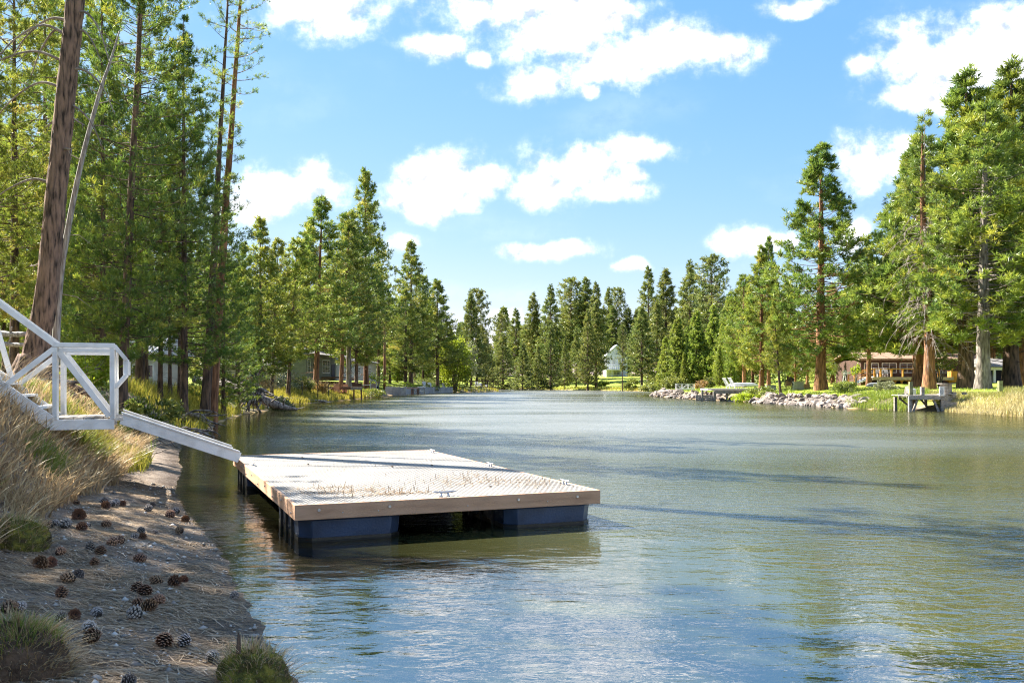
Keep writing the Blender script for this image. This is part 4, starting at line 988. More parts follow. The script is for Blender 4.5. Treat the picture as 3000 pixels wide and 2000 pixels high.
# by the houses
T('mid0', 690, 66.0, 700, 0.95, 'small pine with crooked trunk left of the house row', leaf='lf_yellow', tilt=(0, 0.05))
T('mid2', 763, 70.0, 628, 1.15, 'yellow green spire of a pine, tallest left of the green house', leaf='lf_yellow')
T('mid1', 795, 74.0, 690, 0.9, 'yellow green pine with bent trunk in front of the green house', leaf='lf_yellow', tilt=(0, 0.045))
T('mid1', 843, 78.0, 690, 1.1, 'broad yellow green pine leaning right before the green house', leaf='lf_yellow', tilt=(0, 0.06))
T('mid2', 905, 132.0, 640, 1.1, 'pine behind the green house roof')
T('mid0', 925, 90.0, 566, 1.2, 'dark pointed pine whose trunk crosses the green house front', tilt=(0, 0.03), bark='bark_red')
T('mid3', 998, 102.0, 640, 1.05, 'pine with slanting reddish trunk by the orange armchair', bark='bark_red', tilt=(0, 0.05))
T('mid1', 1022, 107.0, 612, 1.25, 'full grey green pine with forked grey trunk by the armchair', bark='bark_grey')
T('mid2', 1044, 117.0, 700, 1.0, 'pine between the two houses')
T('mid0', 1073, 120.0, 486, 0.92, 'tallest pine on the left bank, rising over the house row', bark='bark_red')
T('mid3', 1108, 160.0, 760, 1.0, 'rounded pine behind the utility pole')
T('far1', 1142, 165.0, 860, 1.0, 'dark fir behind the bare utility pole', leaf='lf_mid')
T('mid2', 1188, 150.0, 842, 1.5, 'broad olive pine standing right of the utility pole')
T('mid3', 1205, 156.0, 701, 1.15, 'tall pine with a one-sided top right of the utility pole')
T('mid1', 1240, 170.0, 800, 0.95, 'pine tucked behind the tall one-sided pine')
T('mid0', 1282, 166.0, 813, 1.35, 'dark pine with thin bare tip beside the river bend')
for i, (px, Y, top) in enumerate(((700, 118, 790), (755, 128, 800), (820, 135, 820), (875, 142, 830), (940, 150, 820), (1000, 158, 840), (1060, 168, 850), (1110, 178, 880), (1160, 185, 900), (1215, 188, 930), (1255, 190, 960), (660, 105, 760), (1300, 192, 990), (640, 88, 740))):
    T('mid%d' % (i % 4), px, Y, top, 1.2, 'pine in the band of trees behind the left houses', group='pines behind the left houses')
for i, (px, Y, top) in enumerate(((1165, 172, 1010), (1250, 176, 1030), (1300, 182, 1050))):
    T('spire%d' % (i % 2), px, Y, top, 1.1, ('small dark spruce behind the hedge by the pole', 'small dark spruce below the one-sided pine', 'small dark spruce left of the lime green birch')[i], name='spruce_tree', leaf='lf_mid')
# ------------------------------------------------------------------ far bank
far = [(1380, 212, 858, 0.85, 1, 'twin topped pine standing alone left of the far wood'), (1398, 216, 850, 0.7, 2, 'slim tall pine beside the lime green birch'), (1422, 222, 978, 1.0, 3, 'short full pine right of the slim pair above the white chairs'),
       (1468, 300, 922, 0.9, 2, 'distant small pine in the dip of the far treeline'), (1512, 292, 903, 1.0, 4, 'distant pine right of the dip in the treeline'), (1473, 236, 976, 1.15, 0, 'broad pointed pine standing on the far lawn edge'),
       (1562, 272, 857, 0.95, 0, 'layered pine first to stand high over the far wood'), (1531, 226, 1003, 1.1, 3, 'short dark trunked pine on the far lawn'), (1577, 229, 1010, 0.8, 3, 'smallest pointed pine on the far lawn'),
       (1613, 262, 834, 0.85, 4, 'tall thin pine with tufted top in the far wood'), (1614, 230, 950, 0.8, 0, 'slender pine on the lawn before the brown house'), (1672, 270, 818, 0.9, 2, 'tall bare stemmed pine behind the brown house'),
       (1717, 266, 813, 1.0, 1, 'highest pine of the far wood'), (1747, 262, 826, 0.8, 4, 'tall pine just right of the highest far one'), (1746, 224, 880, 0.85, 1, 'big dense pine with thick trunk left of the white house'),
       (1722, 221, 905, 0.75, 0, 'slim pine close left of the thick trunked dense pine'), (1782, 335, 842, 0.75, 4, 'slim pine over the white house roof, left one'), (1808, 338, 846, 0.75, 2, 'slim pine over the white house roof, right one'),
       (1824, 203, 955, 0.6, 2, 'thin straight pine standing in front of the white house'), (1880, 198, 900, 1.05, 1, 'greyish full pine on the shore right of the white house'), (1900, 240, 780, 0.8, 4, 'tall open topped pine right of the white house'),
       (1950, 214, 788, 1.05, 1, 'tall broad pine above the row of pale spires'), (2021, 200, 763, 0.85, 4, 'open crowned pine towering over the pale spires'), (2084, 182, 754, 0.85, 2, 'highest open pine above the right end of the spires'),
       (1655, 236, 990, 0.7, 3, 'low pine before the brown house deck'), (1688, 238, 960, 0.8, 0, 'pale pine right of the brown house deck'), (1866, 330, 905, 1.0, 0, 'pine behind the greyish shore pine'), (1925, 205, 885, 0.9, 3, 'dark pine between greyish shore pine and the spires')]
for px, Y, top, wd, k, lab in far: T('far%d' % k, px, Y, top, wd * (1.2 if wd > 0.65 else 1.0), lab)
rf = random.Random(12)
for i in range(46):
    px = 1290 + i * 21 + rf.uniform(-9, 9); Y = rf.uniform(268, 360); Y = rf.uniform(330, 365) if 1740 < px < 1862 or 1580 < px < 1680 else Y; top = np.interp(px, [1290, 1380, 1440, 1500, 1560, 1720, 1800, 1860, 2000, 2260], [990, 930, 965, 950, 905, 870, 895, 900, 840, 800]) + rf.uniform(0, 75)
    T('far%d' % rf.randrange(5), px, Y, top, rf.uniform(1.0, 1.7), 'pine in the deep of the far wood beyond the bend', group='pines of the far wood beyond the river bend')
for i, (px, Y, top, wd) in enumerate(((1950, 152, 985, 1.0), (1985, 150, 925, 1.05), (2013, 156, 955, 0.9), (2040, 148, 905, 1.0), (2066, 150, 985, 0.8), (2092, 146, 892, 1.05), (2120, 140, 930, 1.0), (2150, 136, 870, 1.1), (2004, 146, 1030, 0.8), (2108, 134, 1010, 0.8), (2142, 128, 985, 0.9))):
    T('spire%d' % (i % 2), px, Y, top, wd, ('leftmost pale green spire pine in the shore row', 'broad pale spire pine behind the round shrub', 'pale spire pine right of the round shrub', 'tall pale spire pine near the middle of the row', 'short pale spire pine between taller ones', 'tall narrow pale spire pine right of the middle', 'pale spire pine beside the rusty stump', 'tallest pale spire pine at the right end of the row', 'small pale spire pine beside the round shrub', 'small pale spire pine in front of the row', 'small pale spire pine next to the lounge chairs')[i], name='young_pine')
leafy('birch_tree', on(1334, 172), ZY(985, 172) - on(1334, 172).z, 6.4, 'lf_lime', 'lime green young birch by the far footbridge', 'tree', n=2600, size=0.42, stems=9, seed=5, trunk_h=1.0, flat=1.0)
leafy('bare_birch', on(1368, 190), ZY(1000, 190) - on(1368, 190).z, 5.5, 'lf_sage', 'pale leafless looking tree right of the lime green birch', 'tree', n=900, size=0.3, stems=16, seed=6, trunk_h=1.0)
# ------------------------------------------------------------------ right bank
T('pond1', 2232, 92.0, 716, 0.95, 'yellow green pine by the shore, left of the perfect cone', leaf='lf_yellow')
T('pond0', 2252, 96.0, 686, 0.62, 'slim pointed pine behind the yellow green shore pine')
T('pond2', 2180, 108.0, 800, 0.9, 'pale low pine behind the lounge chairs', leaf='lf_yellow')
T('pond3', 2287, 80.0, 880, 0.75, 'small pine with leaning trunk above the rocks', tilt=(0, -0.08), bark='bark', leaf='lf_yellow')
T('pond0', 2405, 82.0, 410, 1.12, 'perfect cone shaped pine standing alone on the right lawn', bark='bark_red')
T('pond1', 2830, 72.0, 200, 1.2, 'very tall dark trunked pine behind the old pier', bark='bark')
T('pond2', 2881, 66.0, 300, 1.25, 'thick yellow green pine right of the old pier', leaf='lf_pond', bark='bark_grey')
T('pond1', 2962, 76.0, 175, 1.2, 'tall pine cut by the right edge, left trunk', bark='bark')
T('pond3', 2992, 79.0, 260, 0.85, 'tall pine cut by the right edge, right trunk', bark='bark_red')
T('pond1', 2690, 76.0, 390, 1.15, 'green pine close behind the dead branched trunk')
T('pond3', 2545, 97.5, 690, 0.85, 'pine whose low boughs hang over the cedar deck stairs')
T('pond2', 2640, 110.0, 560, 0.95, 'pine rising behind the lodge roof')
def dead_branch_pine():
    Y = 70.0; b = on(2723, Y); rng = np.random.default_rng(9)
    H = ZY(320, Y) - b.z
    o = thing('pine_tree', 'pine with bare reddish trunk and a skirt of dead grey branches', 'tree', b)
    k = 24; zs = np.linspace(-0.4, H * 0.92, k); t = np.clip(zs / (H * 0.92), 0, 1)
    xo = -0.6 * t + 0.1 * np.sin(t * 7)
    TV, TF = trunk_mesh(np.stack([xo, 0 * t, zs], -1), 0.40 * (1 - t) ** 0.75 + 0.03 + 0.2 * np.exp(-np.clip(zs, 0, None) / 0.6), 14, rng)
    np_obj('trunk', TV, TF, mt['bark_red'], smooth=True, parent=o)
    n = 120; z0 = rng.uniform(3.5, 13.5, n); az = rng.uniform(0, 6.283, n); ln = rng.uniform(1.4, 4.4, n) * (1 - 0.035 * (z0 - 3.5))
    s = np.linspace(0, 1, 9); P = np.zeros((n, 9, 3))
    P[..., 0] = np.interp(z0, zs, xo)[:, None] + (np.cos(az) * ln)[:, None] * s ** 0.9; P[..., 1] = (np.sin(az) * ln)[:, None] * s ** 0.9
    P[..., 2] = z0[:, None] + ln[:, None] * (0.22 * s - rng.uniform(0.55, 1.0, (n, 1)) * s ** 2.2)
    P += np.cumsum(rng.normal(0, 0.035, P.shape), 1)
    V1, F1 = tube_np(P, 0.032 * (1 - 0.85 * s)[None].repeat(n, 0), 4)
    sub = 9; s2 = rng.uniform(0.3, 0.98, (n, sub)); i0 = np.clip((s2 * 8).astype(int), 0, 7); base = P[np.arange(n)[:, None], i0]
    bd = unit(P[np.arange(n)[:, None], i0 + 1] - base); td = rot_about(bd, np.broadcast_to(np.array([0., 0, 1.0]), bd.shape), rng.choice([-1, 1], (n, sub)) * rng.uniform(0.3, 1.0, (n, sub)))
    td[..., 2] -= rng.uniform(0, 0.6, (n, sub)); tip = base + unit(td) * rng.uniform(0.3, 1.0, (n, sub, 1)); mid = (base + tip) / 2 + np.array([0, 0, 0.06])
    V2, F2 = tube_np(np.stack([base, mid, tip], 2).reshape(-1, 3, 3), np.tile(np.array([[0.013, 0.009, 0.004]]), (n * sub, 1)), 3)
    d_ = np_obj('dead_branches', np.concatenate([V1, V2]), np.concatenate([F1, F2 + len(V1)]), mt['dead_twig'], parent=o); d_['kind'] = 'stuff'
    for pts in ([(0, -0.2, 8.2), (1.6, -0.4, 8.3), (2.6, -0.5, 6.6), (2.8, -0.5, 4.6)], [(0, -0.3, 10.8), (0.8, -0.5, 10.4), (1.2, -0.6, 8.6)], [(0, -0.2, 6.2), (1.3, -0.3, 6.0), (2.1, -0.4, 4.8), (2.3, -0.4, 3.4)], [(0, -0.3, 8.8), (-0.5, -0.5, 8.0), (-0.6, -0.6, 6.0), (-0.75, -0.6, 4.4)]):
        MB().tube(spline(pts, 5), [0.075 * (1 - 0.8 * i / 15) for i in range((len(pts) - 1) * 5 + 1)], 6).build('dead_limb', mt['silver_wood'], o, smooth=True)
    t_, c_ = make_pine(seed=71, H=13.0, cs=0.02, R=2.7, form='cone', nbr=95, sub=5, tper=3, tl=0.42, tw=0.042, nb=12, spread=0.62, e_low=-0.2, e_top=0.9, up=0.35, gap=0.3, leaf='lf_pond', bark='bark_grey', dead=0, r0=0.1, limb_r=0.04, clump=1.0)
    inst(c_, 'crown', o, (xo[12], 0, H - 13.0)); inst(t_, 'limbs', o, (xo[12], 0, H - 13.0))
dead_branch_pine()
for i, (px, Y, top) in enumerate(((2140, 150, 850), (2205, 140, 880), (2310, 135, 850), (2365, 128, 900), (2440, 130, 830), (2500, 122, 792), (2560, 126, 800), (2600, 118, 720), (2660, 124, 640), (2720, 120, 600), (2775, 118, 560), (2840, 122, 520), (2905, 116, 480), (2975, 118, 460), (3040, 112, 420), (3060, 92, 300), (2470, 112, 905), (2330, 112, 940), (2540, 160, 780), (2430, 165, 840))):
    T('pond%d' % (i % 4), px, Y, top, 0.95, 'green pine in the belt of trees behind the right bank lawn', group='pines behind the right bank lawn', leaf='lf_mid' if i % 3 == 0 else None)

# ------------------------------------------------------------------ the wood that closes the view on all sides, one mass
def distant_forest():
    rng = np.random.default_rng(88); Vs, Fs, Rs = [], [], []; nv = 0
    spots = []
    for i in range(70): spots.append((-300 + i * 52 + rng.uniform(-15, 15), rng.uniform(380, 440), rng.uniform(900, 960)))
    for i in range(34): spots.append((-500 + i * 35 + rng.uniform(-12, 12), rng.uniform(96, 150), rng.uniform(700, 860)))
    for i in range(26): spots.append((680 + i * 24 + rng.uniform(-8, 8), rng.uniform(200, 250), rng.uniform(900, 985)))
    for i in range(48): spots.append((2110 + i * 25 + rng.uniform(-10, 10), rng.uniform(150, 230), rng.uniform(860, 980) - max(0, (i - 12) * 7)))
    for px, Y, top in spots:
        x = gx(px, Y); z0 = gh(x, Y); h = ZY(top, Y) - z0; n = 620
        t = rng.random(n) ** 0.85; a = rng.uniform(0, 6.283, n); R = h * 0.19 * (1 - t) ** 0.75 * rng.uniform(0.5, 1.0, n) ** 0.5 + 0.2
        c = np.stack([x + np.cos(a) * R, Y + np.sin(a) * R, z0 + 0.2 + t * h * 0.98], -1)
        V, Fq = tufts(c, unit(np.stack([np.cos(a), np.sin(a), 0.35 + 0 * a], -1)), h * 0.055, h * 0.022, 3, 0.6, rng)
        Vs.append(V); Fs.append(Fq + nv); nv += len(V); Rs.append(np.repeat(np.clip(rng.random() * 0.4 + rng.random(n) * 0.5, 0, 1), 3))
    o = np_obj('distant_forest', np.concatenate(Vs), np.concatenate(Fs), mt['lf_far'], {'rnd': ('FACE', np.concatenate(Rs))})
    tag(o, 'dark mass of conifers closing the view behind houses and lawns', 'forest', kind='stuff')
distant_forest()
# ------------------------------------------------------------------ buildings
def window(parent, face, c, w, h, nx_=1, nz_=1, frame='white', depth=0.05, t=0.07):
    """face: (origin, along, normal) local frame on a wall; c = (along, z) of the centre"""
    o, a, n = face; p = o + a * c[0] + Vector((0, 0, c[1])); rz = math.atan2(a.y, a.x)
    f = MB()
    def bar(da, dz, sa, sz, out=0.0): f.box(p + a * da + Vector((0, 0, dz)) + n * (depth / 2 + out), (sa, depth, sz), rz)
    bar(0, h / 2 - t / 2, w, t); bar(0, -h / 2 + t / 2, w, t)
    bar(-w / 2 + t / 2, 0, t, h - 2 * t - 0.002); bar(w / 2 - t / 2, 0, t, h - 2 * t - 0.002)
    for i in range(1, nx_): bar(-w / 2 + w * i / nx_, 0, t * 0.7, h - 2 * t - 0.004, -0.004)
    for i in range(1, nz_): bar(0, -h / 2 + h * i / nz_, w - 2 * t - 0.006, t * 0.6, -0.008)
    fr = f.build('window', mt[frame], parent)
    for i in range(nx_):
        for j in range(nz_):
            ww, hh = (w - 2 * t) / nx_, (h - 2 * t) / nz_
            q = p + a * (-w / 2 + t + (i + 0.5) * ww) + Vector((0, 0, -h / 2 + t + (j + 0.5) * hh)) + n * 0.012
            MB().box(q, (ww - 0.01, 0.016, hh - 0.01), rz).build('pane', mt['glass'], fr)
    return fr
def siding(parent, face, length, z0, z1, mat, step=0.28, name='siding_board', top=None):
    o, a, n = face; rz = math.atan2(a.y, a.x); k = 0; z = z0
    while z < z1 - 0.02:
        h = min(step, z1 - z) - 0.012
        l0, l1 = 0.0, length
        if top is not None:
            l0, l1 = top(z + h)
            if l1 - l0 < 0.2: break
        MB().box(o + a * ((l0 + l1) / 2) + Vector((0, 0, z + h / 2)) + n * 0.008, (l1 - l0, 0.03, h), rz, rx=-0.05 if n.y <= 0 else 0.05).build(name, mat, parent)
        z += step
def frame_of(p, q):
    a = (q - p).normalized(); return (p, a, Vector((a.y, -a.x, 0)))
def house_green():
    p0 = Vector((gx(896, 112), 112, 0)); p1 = Vector((gx(983, 123.3), 123.3, 0)); g = 2.2
    o = thing('green_house', 'grey green low house with white framed windows behind the pines', 'house', (p0.x, p0.y, g))
    f1 = frame_of(Vector((0, 0, 0)), p1 - p0); L1 = (p1 - p0).length
    a, n = f1[1], f1[2]; dep = 8.0
    f0 = (n * -dep, n, -a)     # wall that faces the camera, running towards the river
    eave = ZY(1035, 112) - g; rz = math.atan2(a.y, a.x)
    MB().box(a * (L1 / 2) - n * (dep / 2) + Vector((0, 0, eave / 2)), (L1 - 0.06, dep - 0.06, eave), rz).build('wall', mt['siding_green'], o)
    siding(o, f1, L1, 0, eave, mt['siding_green'], 0.30); siding(o, f0, dep, 0, eave, mt['siding_green'], 0.30)
    # hipped roof
    ov = 0.6; A = [a * -ov + n * ov, a * (L1 + ov) + n * ov, a * (L1 + ov) - n * (dep + ov), a * -ov - n * (dep + ov)]
    r1 = a * (dep * 0.45) - n * (dep / 2) + Vector((0, 0, 1.25)); r2 = a * (L1 - dep * 0.45) - n * (dep / 2) + Vector((0, 0, 1.25))
    E = Vector((0, 0, eave)); rb = MB(); vs = [p + E - Vector((0, 0, 0.14)) for p in A] + [p + E for p in A] + [r1 + E, r2 + E]
    rb.add(vs, [(0, 1, 5, 4), (1, 2, 6, 5), (2, 3, 7, 6), (3, 0, 4, 7), (4, 5, 9, 8), (5, 6, 9), (6, 7, 8, 9), (7, 4, 8), (3, 2, 1, 0)])
    rf_ = rb.build('roof', mt['roof_grey'], o)
    for s_, t_ in ((0.12, 0.55), (0.25, 0.42)):
        MB().tube([a * (L1 * s_) - n * (dep * t_) + Vector((0, 0, eave + 0.6)), a * (L1 * s_) - n * (dep * t_) + Vector((0, 0, eave + 1.5))], 0.13, 8).build('vent_pipe', mt['grey_box'], rf_)
    s = lambda px: (px - 896) / (983 - 896) * L1 * 0.99
    window(o, f1, (s(904.5), eave * 0.52), 1.05, 1.75, 1, 2); window(o, f1, (s(954), eave * 0.54), 2.9, 1.75, 3, 2)
    MB().box(f1[0] + a * s(975) + n * 0.05 + Vector((0, 0, 1.05)), (1.25, 0.06, 2.0), rz).build('door', mt['door_dark'], o)
    MB().box(f1[0] + a * s(921) + n * 0.05 + Vector((0, 0, 1.05)), (1.1, 0.06, 2.0), rz).build('door', mt['door_dark'], o)
    for u_ in (1.2, 3.1, 5.2): window(o, f0, (u_, eave * 0.58), 1.0, 1.2, 1, 2)
    # front deck with steps
    MB().box(a * (L1 * 0.72) + n * 1.3 + Vector((0, 0, 0.28)), (5.5, 2.4, 0.16), rz).build('deck', mt['brown_wood'], o)
    for i in range(3): MB().box(a * (L1 * 0.72 + 3.3) + n * (1.9 + i * 0.3) + Vector((0, 0, 0.22 - i * 0.1)), (2.2, 0.32, 0.09), rz).build('step', mt['brown_wood'], o)
house_green()
def house_cream():
    p0 = Vector((gx(985, 126), 126, 0)); p1 = Vector((gx(1102, 148), 148, 0)); g = 2.2
    o = thing('cream_house', 'long cream house with low grey roof right of the green one', 'house', (p0.x, p0.y, g))
    f1 = frame_of(Vector((0, 0, 0)), p1 - p0); L1 = (p1 - p0).length; a, n = f1[1], f1[2]; dep = 7.0; rz = math.atan2(a.y, a.x); eave = 2.85
    MB().box(a * (L1 / 2) - n * (dep / 2) + Vector((0, 0, eave / 2)), (L1 - 0.06, dep - 0.06, eave), rz).build('wall', mt['siding_cream'], o)
    siding(o, f1, L1, 0, eave, mt['siding_cream'], 0.36)
    ov = 0.5; A = [a * -ov + n * ov, a * (L1 + ov) + n * ov, a * (L1 + ov) - n * (dep + ov), a * -ov - n * (dep + ov)]
    E = Vector((0, 0, eave)); r1 = a * (dep * 0.5) - n * (dep / 2) + Vector((0, 0, 1.1)); r2 = a * (L1 - dep * 0.5) - n * (dep / 2) + Vector((0, 0, 1.1))
    MB().add([p + E - Vector((0, 0, 0.12)) for p in A] + [p + E for p in A] + [r1 + E, r2 + E], [(0, 1, 5, 4), (1, 2, 6, 5), (2, 3, 7, 6), (3, 0, 4, 7), (4, 5, 9, 8), (5, 6, 9), (6, 7, 8, 9), (7, 4, 8), (3, 2, 1, 0)]).build('roof', mt['roof_grey'], o)
    for u_, w, k in ((3.2, 1.6, 2), (7.5, 1.2, 1), (11.5, 1.8, 2), (15.6, 2.4, 3), (18.0, 1.6, 2)): window(o, f1, (u_, 1.35), w, 1.5, k, 1)
    MB().box(a * 5.4 + n * 0.05 + Vector((0, 0, 1.0)), (0.95, 0.06, 2.0), rz).build('door', mt['siding_brown'], o)
house_cream()
def garage():
    Y = 92.0; x0, x1 = gx(640, Y), gx(792, Y); g = gh((x0 + x1) / 2, Y + 2)
    o = thing('garage', 'cream low garage with dark blue doorway seen between trunks', 'building', (x0, Y, g)); w = x1 - x0; eave = ZY(1068, Y) - g
    MB().box((w / 2, 3.0, eave / 2 - 0.2), (w, 6.0, eave + 0.4)).build('wall', mt['siding_cream'], o)
    siding(o, (Vector((0, 0, 0)), Vector((1, 0, 0)), Vector((0, -1, 0))), w, 0, eave, mt['siding_cream'], 0.34)
    MB().add([(-0.4, -0.5, eave), (w + 0.4, -0.5, eave), (w + 0.4, 3, eave + 1.3), (-0.4, 3, eave + 1.3), (w + 0.4, 6.5, eave), (-0.4, 6.5, eave)], [(0, 1, 2, 3), (3, 2, 4, 5), (0, 3, 5), (1, 4, 2), (0, 5, 4, 1)]).build('roof', mt['roof_grey'], o)
    boxp('door', (w * 0.74, -0.05, 0.95), (1.1, 0.07, 1.95), mt['navy'], o); boxp('door_frame', (w * 0.74 - 0.66, -0.05, 0.95), (0.16, 0.09, 2.0), mt['white'], o)
garage()
def barn():
    Y = 58.0; x0, x1 = gx(300, Y), gx(452, Y); g = gh((x0 + x1) / 2, Y)
    o = thing('metal_roofed_shed', 'shed with pale ribbed metal roof half hidden in the wood', 'building', (x0, Y, g)); w = x1 - x0; eave = ZY(1036, Y) - g; top = ZY(985, Y + 3.4) - g
    MB().box((w / 2, 3.4, eave / 2 - 0.2), (w - 0.5, 6.0, eave + 0.4)).build('wall', mt['siding_cream'], o)
    rf_ = MB().add([(-0.3, 0, eave), (w + 0.3, 0, eave), (w + 0.3, 3.4, top), (-0.3, 3.4, top), (w + 0.3, 6.8, eave), (-0.3, 6.8, eave)], [(0, 1, 2, 3), (3, 2, 4, 5), (0, 3, 5), (1, 4, 2), (0, 5, 4, 1)]).build('roof', mt['roof_metal'], o)
    for i in range(13):
        x = -0.2 + i * (w + 0.4) / 12; beamp('roof_rib', (x, 0.0, eave + 0.03), (x, 3.4, top + 0.03), 0.05, 0.05, mt['roof_metal'], rf_)
    window(o, (Vector((0.25, 0.39, 0)), Vector((1, 0, 0)), Vector((0, -1, 0))), (w * 0.66, eave * 0.52), 1.4, 0.9, 2, 1)
barn()
def gable_house(px0, px1, Y, eave_py, apex_py, base_z, name, label, wall, roof, wins, deck_py=None, deck_px=None, deck_mat='white', step=0.45, dep=9.0):
    x0, x1 = gx(px0, Y), gx(px1, Y); w = x1 - x0; o = thing(name, label, 'house', (x0, Y, base_z))
    ez = ZY(eave_py, Y) - base_z; az_ = ZY(apex_py, Y) - base_z
    MB().add([(0, 0, -1), (w, 0, -1), (w, 0, ez), (w / 2, 0, az_), (0, 0, ez), (0, dep, -1), (w, dep, -1), (w, dep, ez), (w / 2, dep, az_), (0, dep, ez)],
             [(0, 1, 2, 3, 4), (9, 8, 7, 6, 5), (0, 4, 9, 5), (1, 6, 7, 2), (4, 3, 8, 9), (3, 2, 7, 8)]).build('wall', mt[wall], o)
    fr_ = (Vector((0, 0, 0)), Vector((1, 0, 0)), Vector((0, -1, 0)))
    siding(o, fr_, w, 0, az_ - 0.2, mt[wall], step, top=lambda z: (0, w) if z <= ez else (w / 2 * (z - ez) / (az_ - ez), w - w / 2 * (z - ez) / (az_ - ez)))
    ov = 0.5; th = 0.25
    for s_ in (0, 1):
        xe = -ov if s_ == 0 else w + ov; ze = ez - ov * (az_ - ez) / (w / 2)
        MB().add([(xe, -ov, ze + 0.06), (w / 2, -ov, az_ + 0.06), (w / 2, dep + ov, az_ + 0.06), (xe, dep + ov, ze + 0.06), (xe, -ov, ze + 0.06 + th), (w / 2, -ov, az_ + 0.06 + th), (w / 2, dep + ov, az_ + 0.06 + th), (xe, dep + ov, ze + 0.06 + th)],
                 [(0, 3, 2, 1), (4, 5, 6, 7), (0, 1, 5, 4), (2, 3, 7, 6), (3, 0, 4, 7), (1, 2, 6, 5)]).build('roof', mt[roof], o)
    for c, ww, hh, nx_, nz_ in wins: window(o, fr_, (w * c[0], ZY(c[1], Y) - base_z), ww, hh, nx_, nz_, t=0.14, depth=0.12)
    if deck_py:
        d0, d1 = gx(deck_px[0], Y) - x0, gx(deck_px[1], Y) - x0; dz = ZY(deck_py, Y) - base_z
        dk = boxp('balcony', ((d0 + d1) / 2, -1.7, dz), (d1 - d0, 3.2, 0.3), mt[deck_mat], o)
        boxp('rail', ((d0 + d1) / 2, -3.2, dz + 1.15), (d1 - d0, 0.14, 0.14), mt[deck_mat], dk)
        k = int((d1 - d0) / 0.6)
        for i in range(k + 1): boxp('baluster', (d0 + 0.08 + i * (d1 - d0 - 0.16) / k, -3.2, dz + 0.65), (0.12, 0.1, 0.98), mt[deck_mat], dk)
        for i in range(3): boxp('post', (d0 + 0.2 + i * (d1 - d0 - 0.4) / 2, -3.0, dz / 2 - 0.5), (0.22, 0.22, dz + 0.7), mt[deck_mat], o)
    return o
gable_house(1776, 1838, 300, 1042, 1012, 3.9, 'white_house', 'tall white gabled house with balcony on the far bank', 'siding_white', 'siding_white', (((0.35, 1060), 1.1, 1.6, 1, 2), ((0.65, 1060), 1.1, 1.6, 1, 2), ((0.5, 1034), 1.1, 1.3, 1, 1), ((0.5, 1093), 2.2, 1.8, 2, 1)), 1083, (1758, 1822))
gable_house(1590, 1668, 305, 1066, 1048, 4.2, 'brown_house', 'dark brown house with a deck half hidden by far pines', 'siding_brown', 'roof_brown', (((0.3, 1078), 1.6, 1.4, 2, 1), ((0.7, 1078), 1.6, 1.4, 2, 1)), 1086, (1630, 1672), 'old_wood')
gable_house(1422, 1470, 320, 1050, 1038, 4.2, 'grey_cottage', 'small grey roofed cottage high on the far bank behind pines', 'siding_brown', 'roof_grey', (((0.5, 1062), 1.5, 1.3, 2, 1),))

